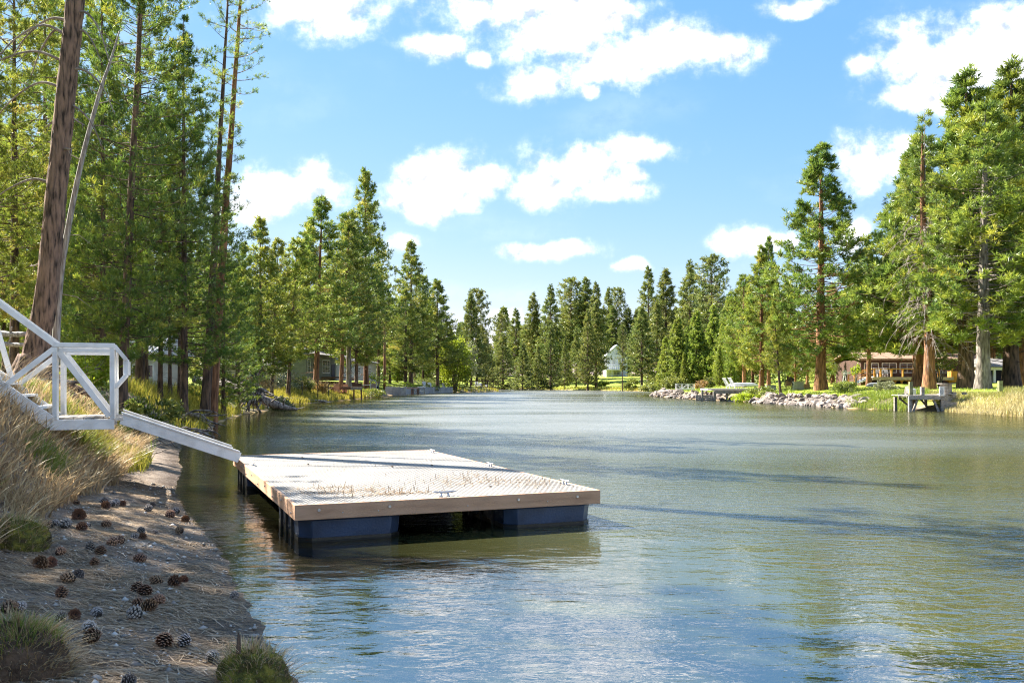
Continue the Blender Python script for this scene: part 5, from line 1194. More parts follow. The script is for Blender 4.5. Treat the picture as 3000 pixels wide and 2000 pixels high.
def house_right():
    Y = 100.0; g = gh(gx(2650, 103), 103); x0 = gx(2515, Y + 4)
    o = thing('lodge', 'wooden lodge with big windows and cedar railed deck', 'house', (x0, Y, g)); X = lambda px, d=0.0: gx(px, Y + d) - x0; Z = lambda py, d=0.0: ZY(py, Y + d) - g
    # walls
    wl, wr = X(2522, 4), X(2808, 4); eave = Z(1054, 4)
    MB().box(((wl + wr) / 2, 8.0, eave / 2 - 0.3), (wr - wl, 8.0, eave + 0.6)).build('wall', mt['siding_brown'], o)
    fr_ = (Vector((wl, 4.0, 0)), Vector((1, 0, 0)), Vector((0, -1, 0)))
    siding(o, fr_, wr - wl, 0.2, eave, mt['siding_brown'], 0.34)
    MB().add([(wl - 0.5, 3.2, eave - 0.05), (wr + 0.5, 3.2, eave - 0.05), (wr + 0.5, 8.0, eave + 0.8), (wl - 0.5, 8.0, eave + 0.8), (wr + 0.5, 12.8, eave - 0.05), (wl - 0.5, 12.8, eave - 0.05), (wl - 0.5, 3.2, eave + 0.14), (wr + 0.5, 3.2, eave + 0.14), (wr + 0.5, 8.0, eave + 1.0), (wl - 0.5, 8.0, eave + 1.0)],
             [(1, 0, 3, 2), (6, 7, 8, 9), (0, 1, 7, 6), (3, 5, 4, 2), (8, 4, 5, 9), (0, 6, 9, 3), (1, 2, 8, 7), (9, 5, 3), (2, 4, 8)]).build('roof', mt['roof_brown'], o)
    for i in range(5): window(o, fr_, (1.2 + i * 2.05, eave * 0.5 + 0.45), 1.7, eave - 1.6, 2, 1)
    # deck
    dz = Z(1104); dl, dr = X(2556), X(2793)
    for k in range(9): boxp('deck_board', ((dl + dr) / 2, 0.22 + k * 0.43, dz - 0.03), (dr - dl, 0.41, 0.07), mt['deck_pale'], o)
    boxp('fascia', ((dl + dr) / 2, -0.03, dz - 0.17), (dr - dl + 0.1, 0.07, 0.34), mt['deck_pale'], o)
    posts = (2563, 2581, 2613, 2646, 2679, 2714, 2751, 2789)
    for px in posts: boxp('rail_post', (X(px), 0.08, dz + 0.44), (0.16, 0.14, 0.84), mt['cedar'], o)
    boxp('hand_rail', ((dl + dr) / 2, 0.08, dz + 0.90), (dr - dl + 0.15, 0.2, 0.08), mt['cedar'], o)
    for px in (2626, 2645, 2664, 2745, 2785):
        x = X(px); br = MB(); br.beam((x, 0.3, -0.2), (x, 0.3, dz - 0.36), 0.16, 0.16); br.beam((x, 0.3, dz * 0.45), (x - 0.45, 0.3, dz - 0.36), 0.1, 0.1); br.beam((x, 0.3, dz * 0.45), (x + 0.45, 0.3, dz - 0.36), 0.1, 0.1)
        br.build('bracket_post', mt['cedar'], o)
    boxp('skirt', ((dl + dr) / 2 + 0.4, 1.2, (dz - 0.4) / 2), (dr - dl - 2, 0.06, dz - 0.42), mt['dark_metal'], o)
    # stairs coming down to the left
    sl, sr = X(2504), X(2560); n = 7
    for i in range(n):
        x = sr - (i + 0.5) * (sr - sl) / n; z = dz - (i + 1) * (dz + 0.1) / (n + 0.5); boxp('step', (x, 0.9, z), ((sr - sl) / n + 0.06, 1.7, 0.10), mt['white'], o); boxp('riser', (x + (sr - sl) / n / 2, 0.9, z + 0.10), (0.04, 1.66, 0.16), mt['white'], o)
    for yy in (0.05, 1.8):
        beamp('stair_rail', (sr + 0.1, yy, dz + 0.92), (sl - 0.05, yy, 0.95), 0.09, 0.09, mt['cedar'], o); boxp('stair_post', (sl, yy, 0.45), (0.12, 0.12, 1.1), mt['cedar'], o); beamp('stair_rail', (sr + 0.1, yy, dz + 0.42), (sl - 0.05, yy, 0.45), 0.05, 0.05, mt['cedar'], o)
    boxp('end_post', (X(2815), 0.3, Z(1100)), (0.16, 0.16, 1.9), mt['cedar'], o)
    hx0, hx1 = X(2791), X(2814)
    tub = thing('hot_tub', 'orange wooden hot tub at the right end of the cedar deck', 'hot tub', (x0 + (hx0 + hx1) / 2, Y + 0.6, g))
    for i in range(12):
        a = 2 * math.pi * i / 12; MB().box((math.cos(a) * 0.62, math.sin(a) * 0.62, Z(1118) + 0.55), (0.05, 0.34, 1.25), a).build('stave', mt['cedar'], tub)
    MB().tube([(0, 0, Z(1118) + 1.05), (0, 0, Z(1118) + 1.10)], 0.6, 12).build('cover', mt['deck_pale'], tub)
    for i, lab in enumerate(('folding chair on the cedar deck, nearest the stairs', 'folding chair on the cedar deck, second from the stairs', 'folding chair on the cedar deck nearest the big trunk')):
        c = thing('deck_chair', lab, 'chair', (x0 + X((2590, 2606, 2620)[i]), Y + 1.8, g + dz), 0.3)
        boxp('seat', (0, 0, 0.42), (0.5, 0.5, 0.05), mt['dark_metal'], c); boxp('backrest', (0, 0.3, 0.72), (0.5, 0.05, 0.6), mt['white'], c, rx=-0.25)
        for lx in (-0.22, 0.22):
            for ly in (-0.2, 0.2): boxp('leg', (lx, ly, 0.2), (0.04, 0.04, 0.4), mt['white'], c)
house_right()
def log_cabin():
    Y = 106.0; x0, x1 = gx(2838, Y), gx(2905, Y); g = gh((x0 + x1) / 2, Y)
    o = thing('log_cabin', 'small log walled cabin between the right hand trunks', 'building', (x0, Y, g)); w = x1 - x0; eave = ZY(1066, Y) - g
    boxp('core', (w / 2, 2.5, eave / 2), (w - 0.2, 4.6, eave), mt['siding_log'], o)
    for i in range(8):
        z = 0.15 + i * eave / 8; MB().tube([(-0.2, 0.1, z), (w + 0.2, 0.1, z)], eave / 16 + 0.01, 8).build('log', mt['siding_log'], o)
    MB().add([(-0.5, -0.5, eave), (w + 0.5, -0.5, eave), (w + 0.5, 2.5, eave + 1.3), (-0.5, 2.5, eave + 1.3), (w + 0.5, 5.5, eave), (-0.5, 5.5, eave)], [(0, 1, 2, 3), (3, 2, 4, 5), (0, 3, 5), (1, 4, 2), (0, 5, 4, 1)]).build('roof', mt['roof_brown'], o)
log_cabin()
def pavilion():
    Y = 92.0; x0, x1 = gx(2896, Y), gx(3030, Y); g = gh((x0 + x1) / 2, Y)
    o = thing('open_shed', 'open fronted shed with white columns and grey shingle roof', 'building', (x0, Y, g)); w = x1 - x0; b0 = ZY(1083, Y) - g
    boxp('back_wall', (w / 2, 4.0, b0 / 2), (w - 0.2, 0.2, b0), mt['navy'], o); boxp('side_wall', (0.12, 2.1, b0 / 2), (0.16, 3.8, b0), mt['siding_cream'], o)
    boxp('beam', (w / 2, 0, b0 + 0.15), (w + 0.6, 0.22, 0.34), mt['white'], o)
    for px in (2913, 2940, 2975, 3010): boxp('column', (gx(px, Y) - x0, 0, b0 / 2 - 0.1), (0.22, 0.22, b0 + 0.18), mt['white'], o)
    for r in range(5):
        for i in range(12):
            zz = b0 + 0.36 + r * 0.16; boxp('shingle', (-0.2 + (i + 0.5 + 0.25 * (r % 2)) * (w + 0.3) / 12, -0.25 + r * 0.42, zz), ((w + 0.3) / 12 - 0.03, 0.5, 0.06), mt['roof_grey'], o, rx=0.36)
    MB().add([(-0.3, -0.4, b0 + 0.33), (w + 0.3, -0.4, b0 + 0.33), (w + 0.3, 2.0, b0 + 1.2), (-0.3, 2.0, b0 + 1.2), (w + 0.3, 4.4, b0 + 0.33), (-0.3, 4.4, b0 + 0.33)], [(0, 1, 2, 3), (3, 2, 4, 5), (0, 3, 5), (1, 4, 2), (0, 5, 4, 1)]).build('roof', mt['roof_grey'], o)
pavilion()

# ------------------------------------------------------------------ rip-rap rocks
def rock_mesh(seed):
    rng = np.random.default_rng(seed); import bmesh
    bm = bmesh.new(); bmesh.ops.create_icosphere(bm, subdivisions=2, radius=1.0)
    dirs = unit(rng.normal(0, 1, (12, 3))); offs = rng.uniform(0.45, 0.8, 12)
    for v in bm.verts:
        p = np.array(v.co)
        for d, o_ in zip(dirs, offs):
            e = p @ d - o_
            if e > 0: p = p - d * e * 1.0
        p *= (1.0, 0.75, 0.62); p += rng.normal(0, 0.02, 3); v.co = p
    me = bpy.data.meshes.new('rock'); bm.to_mesh(me); bm.free(); me.materials.append(mt['rock']); return me
rocks = [rock_mesh(i) for i in range(7)]
def revetment(label, path, n, smax, seed, name='rock_revetment'):
    rng = random.Random(seed); p0 = Vector((path[0][0], path[0][1], 0)); o = thing(name, label, 'rocks', p0)
    seg = [(Vector(path[i] + (0,)), Vector(path[i + 1] + (0,))) for i in range(len(path) - 1)]; tot = sum((b - a).length for a, b in seg)
    for k in range(n):
        t = rng.uniform(0, tot)
        for a, b in seg:
            l = (b - a).length
            if t <= l: break
            t -= l
        d = (b - a).normalized(); nrm = Vector((-d.y, d.x, 0))
        if nrm.x < 0: nrm = -nrm
        s = rng.uniform(0.25, 1.0) ** 1.4 * smax + 0.12; u_ = rng.uniform(-0.35, 1.5)
        p = a + d * t + nrm * u_; z = max(gh(p.x, p.y), -0.15) + s * 0.12
        inst(rng.choice(rocks), 'rock', o, p - p0 + Vector((0, 0, z)), (rng.uniform(-0.5, 0.5), rng.uniform(-0.5, 0.5), rng.uniform(0, 6.28)), (s * rng.uniform(0.8, 1.4), s, s * rng.uniform(0.8, 1.1)))
def rs(l): return shore_pts(l)
revetment('heap of grey boulders along the point on the right bank', [(21.0, 131.0), (19.6, 127.0)] + rs([(1972, 1165), (2067, 1170), (2100, 1172.5)]), 170, 0.52, 1)
revetment('small group of grey boulders beside the low boat landing', rs([(2116, 1174), (2166, 1175)]), 26, 0.50, 2)
revetment('long bank of grey boulders below the cone shaped pine', rs([(2200, 1178.5), (2309, 1184), (2450, 1193), (2495, 1196)]), 260, 0.48, 3)

# ------------------------------------------------------------------ right bank things
def old_pier():
    Y = 55.6; dz = ZY(1157, Y); x0 = gx(2663, Y); x1 = gx(2764, Y); o = thing('old_pier', 'weathered grey wooden pier on legs at the right bank', 'pier', (x0, Y, 0)); w = x1 - x0
    wd = mt['old_wood']
    for i in range(9): boxp('deck_plank', (w / 2, 0.16 + i * 0.27, dz - 0.02), (w + 0.1, 0.255, 0.05), wd, o)
    boxp('front_beam', (w / 2, -0.02, dz - 0.16), (w + 0.06, 0.1, 0.22), wd, o)
    for x, y in ((0.08, 0.06), (w - 0.06, 0.06), (0.85, 1.6), (1.25, 2.2), (w - 0.1, 2.2), (0.1, 2.2)): boxp('leg', (x, y, dz / 2 - 0.5), (0.17, 0.17, dz + 0.72), wd, o)
    for a, b in (((0.55, 0.1), (0.2, 0.08)), ((1.55, 0.1), (1.98, 0.08))): beamp('brace', (a[0], a[1], dz - 0.3), (b[0] if b[0] < 1 else b[0], b[1], -0.25), 0.1, 0.13, wd, o)
    beamp('brace', (0.2, 1.9, dz - 0.2), (1.2, 1.9, 0.0), 0.1, 0.1, wd, o); beamp('brace', (1.5, 1.9, dz - 0.2), (2.2, 1.9, 0.0), 0.1, 0.1, wd, o)
    # boarded wing running back to the bank
    a = Vector((w + 0.02, 0.3, 0)); b = Vector((w + 4.3, 4.6, 0)); d = (b - a).normalized()
    beamp('wing_beam', a + Vector((0, 0, dz - 0.24)), b + Vector((0, 0, dz - 0.24)), 0.1, 0.42, wd, o)
    for i in range(14):
        p = a + d * (0.2 + i * 0.42); q = p + Vector((-d.y, d.x, 0)) * 1.6; beamp('deck_plank', p + Vector((0, 0, dz - 0.005)), q + Vector((0, 0, dz - 0.005)), 0.40, 0.04, wd, o)
    for i in range(4): boxp('board', (w + 0.48, 0.22, dz - 0.5 - i * 0.17), (0.86, 0.05, 0.155), wd, o, rz=0.0, ry=0.05)
    boxp('sill_log', (w + 0.3, 0.3, 0.03), (1.1, 0.3, 0.2), wd, o)
    for px, py0, y in ((2668, 1119, 0.5), (2702, 1134, 0.4)): boxp('mooring_post', (gx(px, Y + y) - x0, y, (dz + ZY(py0, Y + y)) / 2), (0.2, 0.2, ZY(py0, Y + y) - dz + 0.04), mt['green_post'] if px == 2668 else wd, o)
    for px in (2795, 2825): boxp('cleat_block', (gx(px, Y + 1.2) - x0, 1.2, dz + 0.1), (0.22, 0.2, 0.16), wd, o)
    boxp('mooring_post', (gx(2930, Y + 3.4) - x0, 3.4, (dz + ZY(1122, Y + 3.4)) / 2 - 0.1), (0.24, 0.24, ZY(1122, Y + 3.4) - dz + 0.5), mt['green_post'], o)
    # notice board with an oval emblem
    sg = thing('dock_sign', 'white upright sign with a dark oval emblem on the old pier', 'sign', (gx(2759, Y - 0.1), Y - 0.1, dz - 0.05)); h = ZY(1132, Y) - dz + 0.05; sw = 0.31
    boxp('board', (0, 0, h / 2), (sw, 0.04, h), mt['white'], sg)
    def ell(rx_, rz_, y, nm, m, inner=None):
        n = 24; mb = MB(); zc = h * 0.47
        if inner:
            vs = [(math.cos(2 * math.pi * i / n) * r_[0], y, zc + math.sin(2 * math.pi * i / n) * r_[1]) for r_ in ((rx_, rz_), inner) for i in range(n)]
            mb.add(vs, [(i, (i + 1) % n, n + (i + 1) % n, n + i) for i in range(n)])
        else: mb.add([(math.cos(2 * math.pi * i / n) * rx_, y, zc + math.sin(2 * math.pi * i / n) * rz_) for i in range(n)], [tuple(range(n))])
        mb.build(nm, m, sg)
    ell(0.085, 0.16, -0.024, 'emblem_ring', mt['dark_metal'], (0.062, 0.132)); ell(0.022, 0.065, -0.024, 'emblem_bar', mt['dark_metal'])
    boxp('text_line', (0, -0.023, h * 0.86), (0.16, 0.004, 0.022), mt['grey_box'], sg)
    # cable spool used as a table
    sp = thing('cable_spool', 'weathered cable spool used as a table behind the sign', 'table', (gx(2771, Y + 1.5), Y + 1.5, dz + 0.02)); ht = ZY(1122, Y + 1.5) - dz - 0.02
    MB().tube([(0, 0, ht - 0.06), (0, 0, ht)], 0.52, 18).build('top_disc', wd, sp); MB().tube([(0, 0, 0), (0, 0, 0.06)], 0.48, 18).build('bottom_disc', wd, sp)
    for i in range(14):
        a_ = 2 * math.pi * i / 14; MB().box((math.cos(a_) * 0.33, math.sin(a_) * 0.33, ht / 2), (0.04, 0.14, ht - 0.125), a_).build('stave', wd, sp)
old_pier()
def adirondack(loc, rz, mat, label, group=None, s=1.0, name='garden_armchair', simple=False):
    c = thing(name, label, 'chair', loc, rz, group); c.scale = (s, s, s)
    for i in range(5): boxp('back_slat', (-0.2 + i * 0.1, 0.32 + (0.0), 0.64), (0.085, 0.025, 0.86 + (0.08 if i in (1, 2, 3) else 0)), mat, c, rx=-0.36)
    for i in range(5): boxp('seat_slat', (0, -0.28 + i * 0.11, 0.37 - i * 0.022), (0.54, 0.09, 0.025), mat, c)
    for x in (-0.31, 0.31):
        boxp('arm', (x * 1.06, -0.02, 0.56), (0.13, 0.74, 0.025), mat, c); boxp('leg', (x, -0.32, 0.27), (0.035, 0.1, 0.545), mat, c)
        beamp('side_rail', (x * 0.93, -0.36, 0.36), (x * 0.93, 0.55, 0.06), 0.03, 0.12, mat, c); beamp('leg', (x, 0.36, 0.0), (x, 0.30, 0.545), 0.035, 0.08, mat, c)
    return c
adirondack(on(2652, 60.5), -0.9, mt['old_wood'], 'pale grey slatted armchair beside the old pier', s=0.95)
bn = thing('litter_bin', 'pale round bin behind the green mooring post', 'bin', on(2672, 60.0))
MB().tube([(0, 0, 0), (0, 0, 0.06), (0, 0, 0.74), (0, 0, 0.78)], [0.20, 0.22, 0.25, 0.27], 14).build('body', mt['white'], bn, smooth=True); MB().tube([(0, 0, 0.78), (0, 0, 0.84)], [0.27, 0.16], 14).build('lid', mt['grey_box'], bn)
def windmill():
    o = thing('garden_windmill', 'little white garden windmill left of the cedar stairs', 'windmill', on(2473, 95)); h = 1.5
    for x, y in ((-0.26, -0.2), (0.26, -0.2), (0, 0.3)): beamp('leg', (x, y, 0), (x * 0.15, y * 0.15, h), 0.05, 0.05, mt['white'], o)
    for k in range(3): boxp('cross_bar', (0, -0.12 + k * 0.03, 0.35 + k * 0.35), (0.40 - k * 0.11, 0.03, 0.03), mt['white'], o)
    for i in range(8):
        a = 2 * math.pi * i / 8; MB().add([(0, -0.1, h), (math.cos(a) * 0.32, -0.1, h + math.sin(a) * 0.32), (math.cos(a + 0.45) * 0.32, -0.07, h + math.sin(a + 0.45) * 0.32)], [(0, 1, 2)]).build('blade', mt['white'], o)
    MB().add([(0, 0, h - 0.01), (0.3, 0, h - 0.02), (0.62, 0, h - 0.14), (0.62, 0, h + 0.16), (0.3, 0, h + 0.04), (0, 0, h + 0.03), (0, 0.02, h), (0.62, 0.02, h)], [(0, 1, 4, 5), (1, 2, 3, 4)]).build('tail_vane', mt['white'], o)
windmill()
def kayak(loc, rz, L_, mat, label, name='canoe', up=True):
    o = thing(name, label, 'boat', loc, rz); n = 15; V = []; m = 9
    for i in range(n):
        t = -1 + 2 * i / (n - 1); w = 0.40 * (1 - abs(t) ** 2.6) + 0.01; zt = 0.36 * (1 - 0.22 * abs(t) ** 3) 
        for j in range(m):
            a = math.pi * j / (m - 1); V.append((t * L_ / 2, -math.cos(a) * w, 0.08 + math.sin(a) ** 0.8 * zt * (1 - abs(t) ** 6 * 0.7)))
    fs = [(i * m + j, i * m + j + 1, (i + 1) * m + j + 1, (i + 1) * m + j) for i in range(n - 1) for j in range(m - 1)]
    MB().add(V, fs).build('hull', mat, o, smooth=True)
    for s_ in (-1, 1): MB().tube([(V[i * m + (0 if s_ < 0 else m - 1)]) for i in range(n)], 0.022, 6).build('gunwale', mt['grey_box'], o)
    MB().tube([(-L_ / 2 * 0.99 + 0, 0, 0.14), (-L_ / 4, 0, 0.455), (0, 0, 0.45), (L_ / 4, 0, 0.455), (L_ / 2 * 0.99, 0, 0.14)], 0.015, 5).build('keel', mat, o)
    return o
kayak(on(2178, 100, 0.35), 0.5, 4.6, mt['white'], 'upturned white canoe on trestles beside the lounge chairs')
kayak(on(2566, 92), 0.2, 2.2, mt['lf_sage'] if False else mt['grey_box'], 'grey green upturned dinghy lying below the cedar deck', name='dinghy')
def lounger(px, Y, rz, label):
    c = thing('lounge_chair', label, 'lounge chair', on(px, Y, 0.25), rz)
    for i in range(6): boxp('seat_slat', (0, -0.6 + i * 0.17, 0.34), (0.6, 0.15, 0.03), mt['white'], c)
    for i in range(6): boxp('back_slat', (0, 0.42 + i * 0.09, 0.42 + i * 0.145), (0.6, 0.03, 0.13), mt['white'], c, rx=-0.55)
    for x in (-0.3, 0.3):
        boxp('side_rail', (x, -0.15, 0.30), (0.05, 1.25, 0.06), mt['white'], c); boxp('leg', (x, -0.6, 0.14), (0.05, 0.05, 0.3), mt['white'], c); boxp('leg', (x, 0.4, 0.14), (0.05, 0.05, 0.3), mt['white'], c); beamp('back_rail', (x, 0.4, 0.36), (x, 0.94, 1.24), 0.04, 0.05, mt['white'], c)
lounger(2142, 99, 1.9, 'white lounge chair left of the canoe, front one'); lounger(2158, 98.6, 1.9, 'white lounge chair right next to the canoe end')
def landing():
    Y = 88.0; x0, x1 = gx(2092, Y), gx(2172, Y); dz = ZY(1142, Y); o = thing('boat_landing', 'low grey boat landing of planks between the two boulder heaps', 'landing', (x0, Y, 0)); w = x1 - x0
    for i in range(8): boxp('deck_plank', (w / 2, 0.2 + i * 0.3, dz), (w + 0.5, 0.285, 0.06), mt['old_wood'], o)
    boxp('front_beam', (w / 2, -0.02, dz - 0.2), (w, 0.12, 0.34), mt['old_wood'], o)
    for x in (0.15, w / 2, w - 0.15): boxp('pile', (x, 0.3, dz / 2 - 0.5), (0.2, 0.2, dz + 0.8), mt['old_wood'], o)
    for k in range(3): boxp('crib_board', (-0.9, -0.3, 0.12 + k * 0.2), (1.9, 0.1, 0.18), mt['old_wood'], o)
    boxp('pile', (-1.25, -0.45, 0.35), (0.2, 0.2, 1.5), mt['old_wood'], o); boxp('pile', (-0.1, -0.45, 0.35), (0.2, 0.2, 1.2), mt['old_wood'], o)
    p = thing('patio_slab', 'pale patio slab under the lounge chairs', 'patio', (gx(2180, 97), 97, gh(gx(2180, 97), 97)))
    for i in range(6):
        for j in range(3): boxp('paving_slab', (-3.6 + i * 1.5, -1.5 + j * 1.3, 0.17), (1.47, 1.27, 0.2), mt['concrete'], p)
landing()
def gangway_far():
    Y = 112.0; x0 = gx(1982, Y); x1 = gx(2036, Y); g = gh((x0 + x1) / 2, Y); o = thing('aluminium_gangway', 'small white railed gangway by the round shrub', 'gangway', (x0, Y, max(g, 0.4))); w = x1 - x0
    for y in (0, 0.9):
        boxp('rail', (w / 2, y, 0.86), (w, 0.06, 0.06), mt['white'], o); boxp('beam', (w / 2, y, 0.2), (w, 0.06, 0.14), mt['white'], o)
        for i in range(4): boxp('post', (0.04 + i * (w - 0.08) / 3, y, 0.52), (0.05, 0.05, 0.62), mt['white'], o)
        for i in range(3): beamp('brace', (0.04 + i * (w - 0.08) / 3, y, 0.25 if i % 2 else 0.84), (0.04 + (i + 1) * (w - 0.08) / 3, y, 0.84 if i % 2 else 0.25), 0.04, 0.04, mt['white'], o)
    for i in range(8): boxp('plank', (0.15 + i * (w - 0.3) / 7, 0.45, 0.28), (0.25, 0.86, 0.03), mt['concrete'], o)
    f = thing('float_pad', 'white float pad lying on the boulder point', 'float', (gx(1958, 118), 118, gh(gx(1958, 118), 118) + 0.15), 0.2)
    MB().box((0, 0, 0.12), (1.9, 1.2, 0.2)).build('pad', mt['white'], f, bevel=0.06); boxp('rub_strip', (0, -0.62, 0.12), (1.8, 0.04, 0.07), mt['grey_box'], f)
gangway_far()
def bistro():
    b = on(2312, 88.5); c = thing('patio_chair', 'brown woven patio chair with round back on the lawn', 'chair', b, 2.6)
    for i in range(9): boxp('back_slat', (-0.32 + i * 0.08, 0.3, 0.72 + 0.10 * math.cos((i - 4) * 0.35)), (0.06, 0.03, 0.62), mt['brown_wood'], c)
    MB().tube([(math.cos(a) * 0.38, 0.32, 0.62 + math.sin(a) * 0.48) for a in np.linspace(-0.2, math.pi + 0.2, 13)], 0.025, 6).build('frame', mt['dark_metal'], c)
    boxp('seat', (0, 0, 0.42), (0.62, 0.6, 0.07), mt['brown_wood'], c)
    for x in (-0.3, 0.3):
        for y in (-0.25, 0.28): boxp('leg', (x, y, 0.2), (0.04, 0.04, 0.42), mt['dark_metal'], c)
        boxp('arm', (x * 1.12, 0, 0.64), (0.06, 0.6, 0.04), mt['dark_metal'], c)
    g = thing('grill_cabinet', 'grey barbecue cabinet with raised lid on the lawn', 'grill', on(2338, 88))
    boxp('cabinet', (0, 0, 0.38), (0.95, 0.6, 0.76), mt['grey_box'], g, bevel=0.02); boxp('worktop', (0, 0, 0.79), (1.08, 0.7, 0.06), mt['concrete'], g); boxp('lid', (-0.62, 0.15, 0.98), (0.5, 0.05, 0.5), mt['dark_metal'], g, ry=0.6); boxp('door', (0.0, -0.31, 0.38), (0.8, 0.02, 0.6), mt['grey_box'], g)
    p = thing('planter_box', 'small wooden box on the lawn right of the grill', 'box', on(2360, 90))
    for a in ((0, -0.25, 0.7, 0.03), (0, 0.25, 0.7, 0.03), (-0.34, 0, 0.03, 0.47), (0.34, 0, 0.03, 0.47)): boxp('side', (a[0], a[1], 0.2), (a[2], a[3], 0.4), mt['siding_log'], p)
    boxp('lid', (0, 0, 0.41), (0.74, 0.56, 0.03), mt['siding_log'], p)
    w = thing('low_crate', 'pale crate by the trunk of the yellow green pine', 'crate', on(2258, 90)); boxp('body', (0, 0, 0.3), (0.9, 0.6, 0.58), mt['grey_box'], w, bevel=0.03); boxp('lid', (0, 0, 0.62), (0.96, 0.66, 0.05), mt['concrete'], w)
bistro()
# shrubs of the right bank and point
leafy('round_shrub', on(1981, 146), 3.1, 4.6, 'lf_bush', 'large round pale green shrub on the point', n=1800, size=0.30, stems=9, seed=11)
leafy('rusty_shrub', on(2052, 118), 1.0, 2.0, 'lf_rust', 'low rusty brown bush beside the small gangway', n=500, size=0.22, seed=12)
leafy('flowering_shrub', on(2075, 120), 1.5, 1.5, 'lf_bush', 'yellowish shrub behind the rusty bush', n=500, size=0.2, seed=13)
leafy('shore_shrub', on(2470, 74), 0.95, 2.2, 'lf_bush', 'yellow green shrub on the boulders below the cone pine', n=900, size=0.14, seed=14)
leafy('shore_shrub', on(2598, 68), 1.0, 1.7, 'lf_sage', 'loose twiggy shrub left of the slatted armchair', n=800, size=0.13, seed=15, stems=14)
leafy('shore_shrub', on(2190, 84), 0.8, 2.8, 'lf_lime', 'bright yellow green bush by the boat landing', n=1000, size=0.16, seed=16)
leafy('shore_shrub', on(2225, 84), 1.0, 2.6, 'lf_bush', 'green bush under the leaning pine on the boulders', n=900, size=0.16, seed=17)
leafy('sapling', on(2508, 97), 2.6, 1.0, 'lf_lime', 'thin yellow green sapling left of the cedar stairs', 'tree', n=260, size=0.16, stems=4, seed=18, trunk_h=0.9)
leafy('sapling', on(2752, 80), 3.6, 3.0, 'lf_bush', 'young tree with pale trunk behind the cable spool', 'tree', n=700, size=0.2, stems=7, seed=19, trunk_h=1.5)
for i, (px, Y, h, w_) in enumerate(((1850, 205, 2.2, 4), (1905, 190, 2.6, 4), (1930, 180, 2.2, 4.2), (1440, 250, 2.0, 4.0), (1760, 232, 1.6, 4))):
    leafy('bank_shrub', on(px, Y), h, w_, 'lf_bush', ('green bush at the foot of the greyish shore pine', 'yellowish bush left of the pale spire row', 'green bush on the shore below the spires', 'dark bush behind the white chairs on the far lawn', 'bush below the white house terrace')[i], n=500, size=0.4, seed=30 + i)
# ------------------------------------------------------------------ left bank things
pole = thing('utility_pole', 'bare weathered utility pole standing before the dark firs', 'pole', on(1127, 138)); ph = ZY(938, 138) - pole.location.z
MB().tube([(0, 0, -0.3), (0, 0, ph * 0.5), (0, 0, ph)], [0.24, 0.20, 0.16], 12).build('shaft', mt['bark_red'], pole, smooth=True)
boxp('cross_arm', (-0.22, 0, ph - 0.25), (0.7, 0.1, 0.1), mt['old_wood'], pole); MB().tube([(-0.45, 0, ph - 0.2), (-0.45, 0, ph + 0.0)], [0.05, 0.035], 8).build('insulator', mt['grey_box'], pole)
beamp('strut', (-0.5, 0, ph - 0.28), (0, 0, ph - 0.9), 0.05, 0.05, mt['old_wood'], pole)
adirondack(on(990, 96), 0.5, mt['chair_wood'], 'orange brown slatted armchair at the foot of the slanting pine', s=1.25)
adirondack(on(1006, 99), -0.3, mt['chair_wood'], 'orange brown slatted armchair half hidden by the forked trunk', s=1.2)
